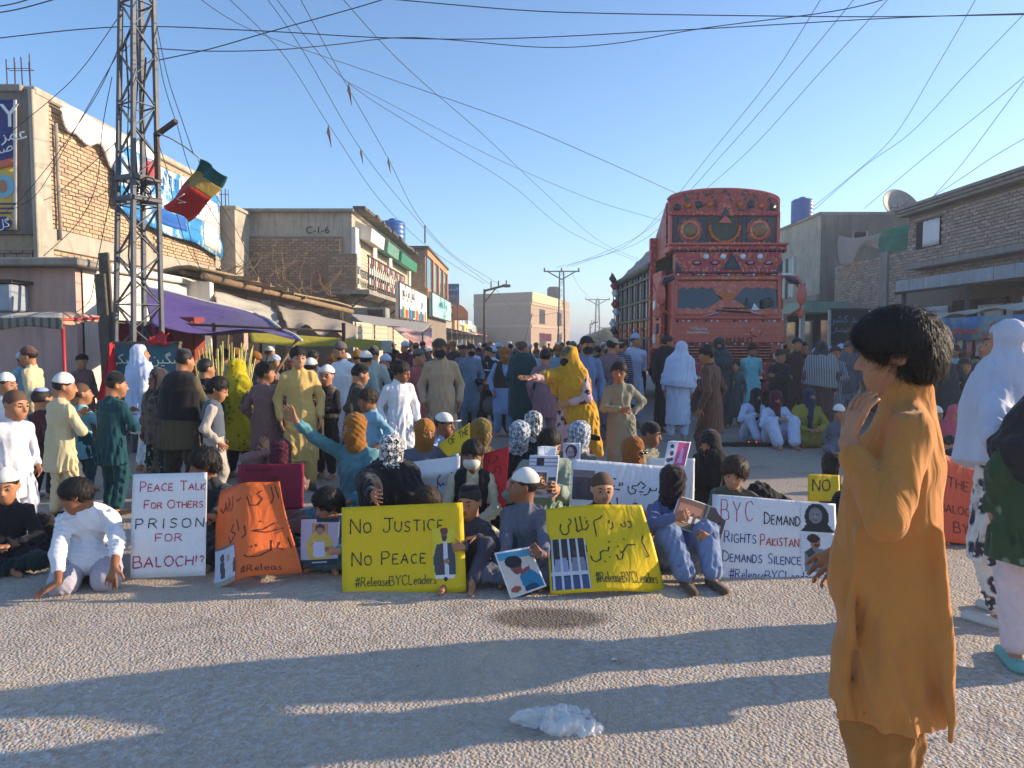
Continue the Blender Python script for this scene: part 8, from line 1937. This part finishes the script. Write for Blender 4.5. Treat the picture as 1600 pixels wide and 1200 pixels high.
p('sitter in maroon checked headscarf behind the maroon placard', 437, 686, 5.75, 10, 'cross', kam=MAU, gear=[('wrap', KEFM, 'full')], lod=1, group=MF, vo='covered', hands=(('px', 476, 762, 5.4), ('px', 420, 706, 5.7)), polesR=(-.6, .3, -.8), hdir=((-1, -.1, 0), (-.35, 0, 1)), hpal=(BK, (0, -1, 0)), curl=(.8, .1))
# ---- front row ----
p('boy in white prayer cap and black shirt at the left end of the front row', 8, 732, 4.75, 25, 'cross', kam=KB, sh=cloth((24, 44, 46), name='cloth_petrol'), gear=[('topi', TPW)], lod=1, group=MF, head=(-5, 10, 0), skin=0, hands=('lap', 'lap'), H=1.2)
p('dark clad sitter bending forward behind the white kameez boy', 66, 800, 4.95, 20, 'cross', kam=cloth((40, 44, 34), name='cloth_pine'), sh=cloth((32, 40, 34), name='cloth_spruce'), lod=1, group=MF, vo='covered', hair=None, gear=[('wrap', cloth((34, 32, 34), name='wrap_ink'), 'full')], H=1.1, lean=30)
p('crouching boy in white kameez looking back with hands on the road', 118, 743, 4.45, 22, 'kneel', kam=KW, sh=cloth((172, 168, 180), name='cloth_lilacgrey'), hair='short', lod=1, group=MF, lean=30, head=(-95, 8, 0), hands=(('px', 184, 945, 3.98), ('px', 88, 946, 4.05)), polesL=(.8, .5, .2), polesR=(-.8, .5, .2),
  curl=(.25, .2), hdir=((-.1, -.3, -.9), (-.7, -.4, -.4)), hpal=((0, .5, -.6), (0, .2, -.8)), sleeve=.80, skin=1, H=1.4, seatz=.2, wide=1.2)
p('boy with dark hair and dark shirt holding the peace talk placard', 318, 700, 5.0, -10, 'cross', kam=cloth((44, 46, 52), name='cloth_gunmetal'), sh=cloth((30, 32, 44), name='cloth_midnight'), hair='mop', lod=1, group=MF, hands=both(204, 822, 326, 826, 4.42), hdir=(INL, INR), hpal=(BK, BK), curl=(.9, .9), head=(-45, 10, 0), skin=1, H=1.4)
p('hidden holder of the curled orange placard with his shoe showing', 392, 790, 4.95, 5, 'cross', kam=cloth((46, 50, 54), name='cloth_iron'), sh=cloth((56, 58, 66), name='cloth_steel'), lod=1, group=MF, hands=both(338, 850, 466, 828, 4.5), hdir=(INL, INR), hpal=(BK, BK), curl=(.9, .9), H=1.15, shoes='9a9684', feet=[(.17, -.33, .06), (-.2, -.2, .05)])
p('boy in teal shirt looking aside above the framed print', 512, 762, 4.85, -10, 'cross', kam=cloth((80, 132, 136), name='cloth_seagreen'), sh=cloth((82, 118, 122), name='cloth_seagrey'), hair='mop', lod=1, group=MF, head=(-35, 14, 0), hands=both(470, 858, 531, 862, 4.52), hdir=(INL, INR), hpal=(BK, BK), curl=(.9, .9), skin=2, H=1.12)
p('holder of the no justice placard with only brown hair showing', 668, 760, 4.9, 0, 'cross', kam=cloth((60, 58, 60), name='cloth_soot'), lod=1, group=MF, hairM=HAIR_B, hair='mop', H=1.1, head=(0, 30, 0), hands=both(583, 788, 640, 900, 4.5, 4.40), hdir=(None, (.5, -.2, -.5)), hpal=(None, BK), curl=(.5, .9))
p('small boy in black cap and charcoal kameez at the placard edge', 733, 757, 4.62, -8, 'knees', kam=cloth((66, 66, 74), name='cloth_charcoal'), sh=cloth((72, 70, 84), name='cloth_slateplum'), gear=[('tall', TPB)], lod=1, group=MF, head=(-12, 6, 0), hands=('knee', ('px', 727, 858, 4.32)), hdir=(None, INL), hpal=(None, BK), curl=(.6, .9), H=1.05, mouth=1, knees=[(.5, -.5, 1), (-.2, -.6, .9)])
p('boy in slate kameez and white prayer cap looking left', 817, 733, 4.62, -5, 'cross', kam=GRY, sh=GRY, gear=[('topi', TPW)], lod=1, group=MF, head=(-78, -4, 0), hands=both(790, 905, 850, 878, 4.22), hdir=((-.7, -.2, .5), (.8, -.3, .4)), hpal=(BK, BK), curl=(.9, .8), H=1.2, shoes='2c2c30', skin=1, girth=1.1)
p('shaven headed boy above the bulging yellow placard', 941, 737, 4.85, 0, 'cross', kam=cloth((70, 60, 56), name='cloth_cocoa'), hair='shaved', lod=1, group=MF, head=(6, 4, 0), mouth=1, hands=both(853, 880, 1041, 896, 4.36), hdir=(INL, INR), hpal=(BK, BK), curl=(.9, .9), skin=2, H=1.15)
p('person in dark face wrap and pale blue trousers holding the group photo', 1052, 727, 4.75, 8, 'knees', kam=cloth((96, 108, 150), name='cloth_periwinkle'), sh=cloth((120, 136, 170), name='cloth_denimpale'), gear=[('wrap', cloth((38, 26, 34), name='wrap_aubergine'), 'full')], vo='covered', lod=1, group=MF, head=(10, 12, 0), shoes='5c4a38', wide=1.3,
  hands=(('px', 1112, 840, 4.5), ('px', 1052, 808, 4.45)), hdir=((-.8, -.2, .2), (.8, -.2, .2)), hpal=(BK, BK), curl=(.8, .8), H=1.25, feet=[(.10, -.42, .06), (-.06, -.42, .06)])
p('curly haired boy in olive sweater leaning over the white placard', 1148, 713, 5.1, -20, 'cross', kam=cloth((92, 92, 76), name='cloth_oliveknit'), hair='mop', hairM=HAIR_B, lod=1, group=MF, head=(-5, 12, 8), lean=8, hands=both(1108, 842, 1300, 850, 4.7, 4.62), skin=2, H=1.25)
p('black clad holder at the right edge of the white placard', 1322, 768, 4.95, -15, 'cross', kam=KB, sh=KB, lod=1, group=MF, vo='covered', gear=[('wrap', KB, 'full')], hands=('lap', ('px', 1306, 850, 4.58)), hdir=(None, INL), hpal=(None, BK), curl=(.5, .9), H=1.15)
t = thing('black_cloth_bundle', 'black curved cloth bundle lying behind the curly haired boy', 'cloth bundle', gnd(1195, 800), 0)
q = Solid(); q.cone((-.25, 0, .02), (-.05, 0, .17), .07, .09, k=.05); q.cone((-.05, 0, .17), (.2, .02, .05), .09, .07, k=.05); q.plane((0, 0, .002), (0, 0, -1)); link_mesh('fabric', q.mesh('fabric', .012, folds(6, .02, .1, .1)), KB, t)
# ---- foreground boy ----
KBOY = cloth((190, 124, 60), name='cloth_ochre', bump=.0004, bs=900, wrinkle=.03)
def boyk(K, p0, H, ch, nk, L):
    for s in (1, -1): L.cone((s * .07, .0, .46), (s * .075, .0, .14), .082, .078, k=.02)
    K.cone(p0 + U * .03, np.array([.0, -.085, .34]), .125, .125, k=.06, sq=(np.array([0, 1., 0]), .85)); K.cone(p0 + U * .03, np.array([-.0, .055, .34]), .11, .11, k=.06, sq=(np.array([0, 1., 0]), .85))
    K.cone(ch + np.array([0, -.05, -.02]), p0 + np.array([0, -.06, 0]), .09, .12, k=.05)
    K.cone(nk - U * .02, nk + U * .022, .072, .066, k=.008)
    for s in (1, -1): K.cone((s * .06, 0, 1.0), (s * .085, 0, .36), .10, .125, k=.05)
    for x, y, z, r in ((.13, -.10, .98, .013), (.15, -.02, .95, .012), (.14, .09, 1.0, .015)): K.cone((x, y, z), (x + .055, y * 1.4, .40), r, r * 1.9, k=.03)
p('boy in ochre kameez with hand at his mouth standing in the right foreground', 1403, 487, 2.06, -112, kam=KBOY, sh=cloth((160, 106, 50), name='cloth_ochredeep', wrinkle=.03), hair='mop', lod=0, group='people in the foreground', H=1.56, hh=.212, girth=1.0, kfn=boyk, skin=0,
  head=(-4, 6, 0), hands=(('px', 1326, 692, 1.94), ('l', -.16, -.12, .86)), polesL=(.75, -.6, -1), hdir=((.28, .1, 1), None), hpal=((1, .2, 0), None), curl=(.35, .4), hem=.30, wide=.78, foldamp=.9, sleeve=.93, lean=-2)
# ---- right edge and out-of-frame neighbours whose shadows reach the road ----
def floral_hem(ob, j): pass
p('woman in sheer white shawl and floral trousers at the right edge', 1572, 500, 3.85, -150, kam=FLOR, sh=FLOR, gear=[('chador', cloth((214, 218, 232), name='shawl_sheer', transl=.3, wrinkle=.02), .50)], lod=1, group=RG, hem=.22, head=(30, 0, 0), hands=(('px', 1560, 705, 3.4), None), girth=1.3, seed=5, shoes='c8c4bc')
p('girl in dark green shawl and turquoise shoes at the right edge', 1652, 560, 3.3, 160, kam=cloth((60, 82, 56), name='shawl_greenleaf', pat='dots', col2=(120, 140, 116), ps=9, transl=.15), sh=cloth((216, 196, 196), name='cloth_blush'), gear=[('hijab', cloth((34, 36, 42), name='scarf_onyx'))], lod=1, group=RG, hem=.36, shoes=cloth((110, 168, 160), name='shoe_turq'), girth=1.35, hands=(None, None), seed=9)
# ---- far crowd ----
rg = random.Random(21)
FC = [('white', KW), ('cream', CRM), ('slate', GRY), ('black', KB), ('brown', BRN), ('sky blue', SKYB), ('beige', BEI), ('dark olive', DOL), ('mauve', MAU), ('deep teal', TEALD), ('grey green', GRYG), ('maroon', MAR), ('pale blue', KWB), ('sage', MATS['cloth_sage'])]
FG = [('bare headed', []), ('white capped', [('topi', TPW)]), ('grey capped', [('topi', TPG)]), ('turbaned', [('turban', TUR)]), ('black capped', [('cap', KB)]), ('pale turbaned', [('turban', KWB)])]
zones = [('in the middle crowd beyond the motorcycle', 600, 1000, 532, 546, 13.5, 22, 36), ('in the far crowd down the road', 640, 960, 532, 541, 23, 40, 30), ('in the left crowd under the tarpaulins', 330, 620, 540, 556, 9.8, 12.5, 12), ('in the right crowd before the shops', 1225, 1600, 530, 550, 12.8, 17, 20), ('among the people near the chalkboard', 0, 330, 548, 560, 9.9, 11, 4)]
for zi, (zn, x0, x1, t0, t1, y0, y1, n) in enumerate(zones):
    combos = [(a, b) for a in range(len(FC)) for b in range(len(FG))]; rg.shuffle(combos)
    for k in range(n):
        (a, b) = combos[k]; cn_, cm = FC[a]; gn, gr = FG[b]
        px = x0 + (x1 - x0) * (k + rg.uniform(.1, .9)) / n; Y = rg.uniform(y0, y1)
        X = (px - 800) / F_PX * Y
        if 2.6 < X < 5.9 and Y > 13.2: Y = rg.uniform(12.9, 13.4); 
        if zi == 1 and 2.4 < X: Y = 24
        p('%s person in %s kameez %s' % (gn, cn_, zn), px, rg.uniform(t0, t1), Y, rg.choice([0, 20, -20, 180, 160, 200, 60, -60, 90]), kam=cm, gear=gr, lod=3, group='far crowd in the street', hands=rg.choice([(None, None), ('fold', 'fold'), ('back', 'back'), ('chest', None)]), hem=rg.choice([.22, .28, .33]), seed=1000 * zi + k, skin=rg.choice([0, 1]), girth=rg.uniform(.95, 1.2))
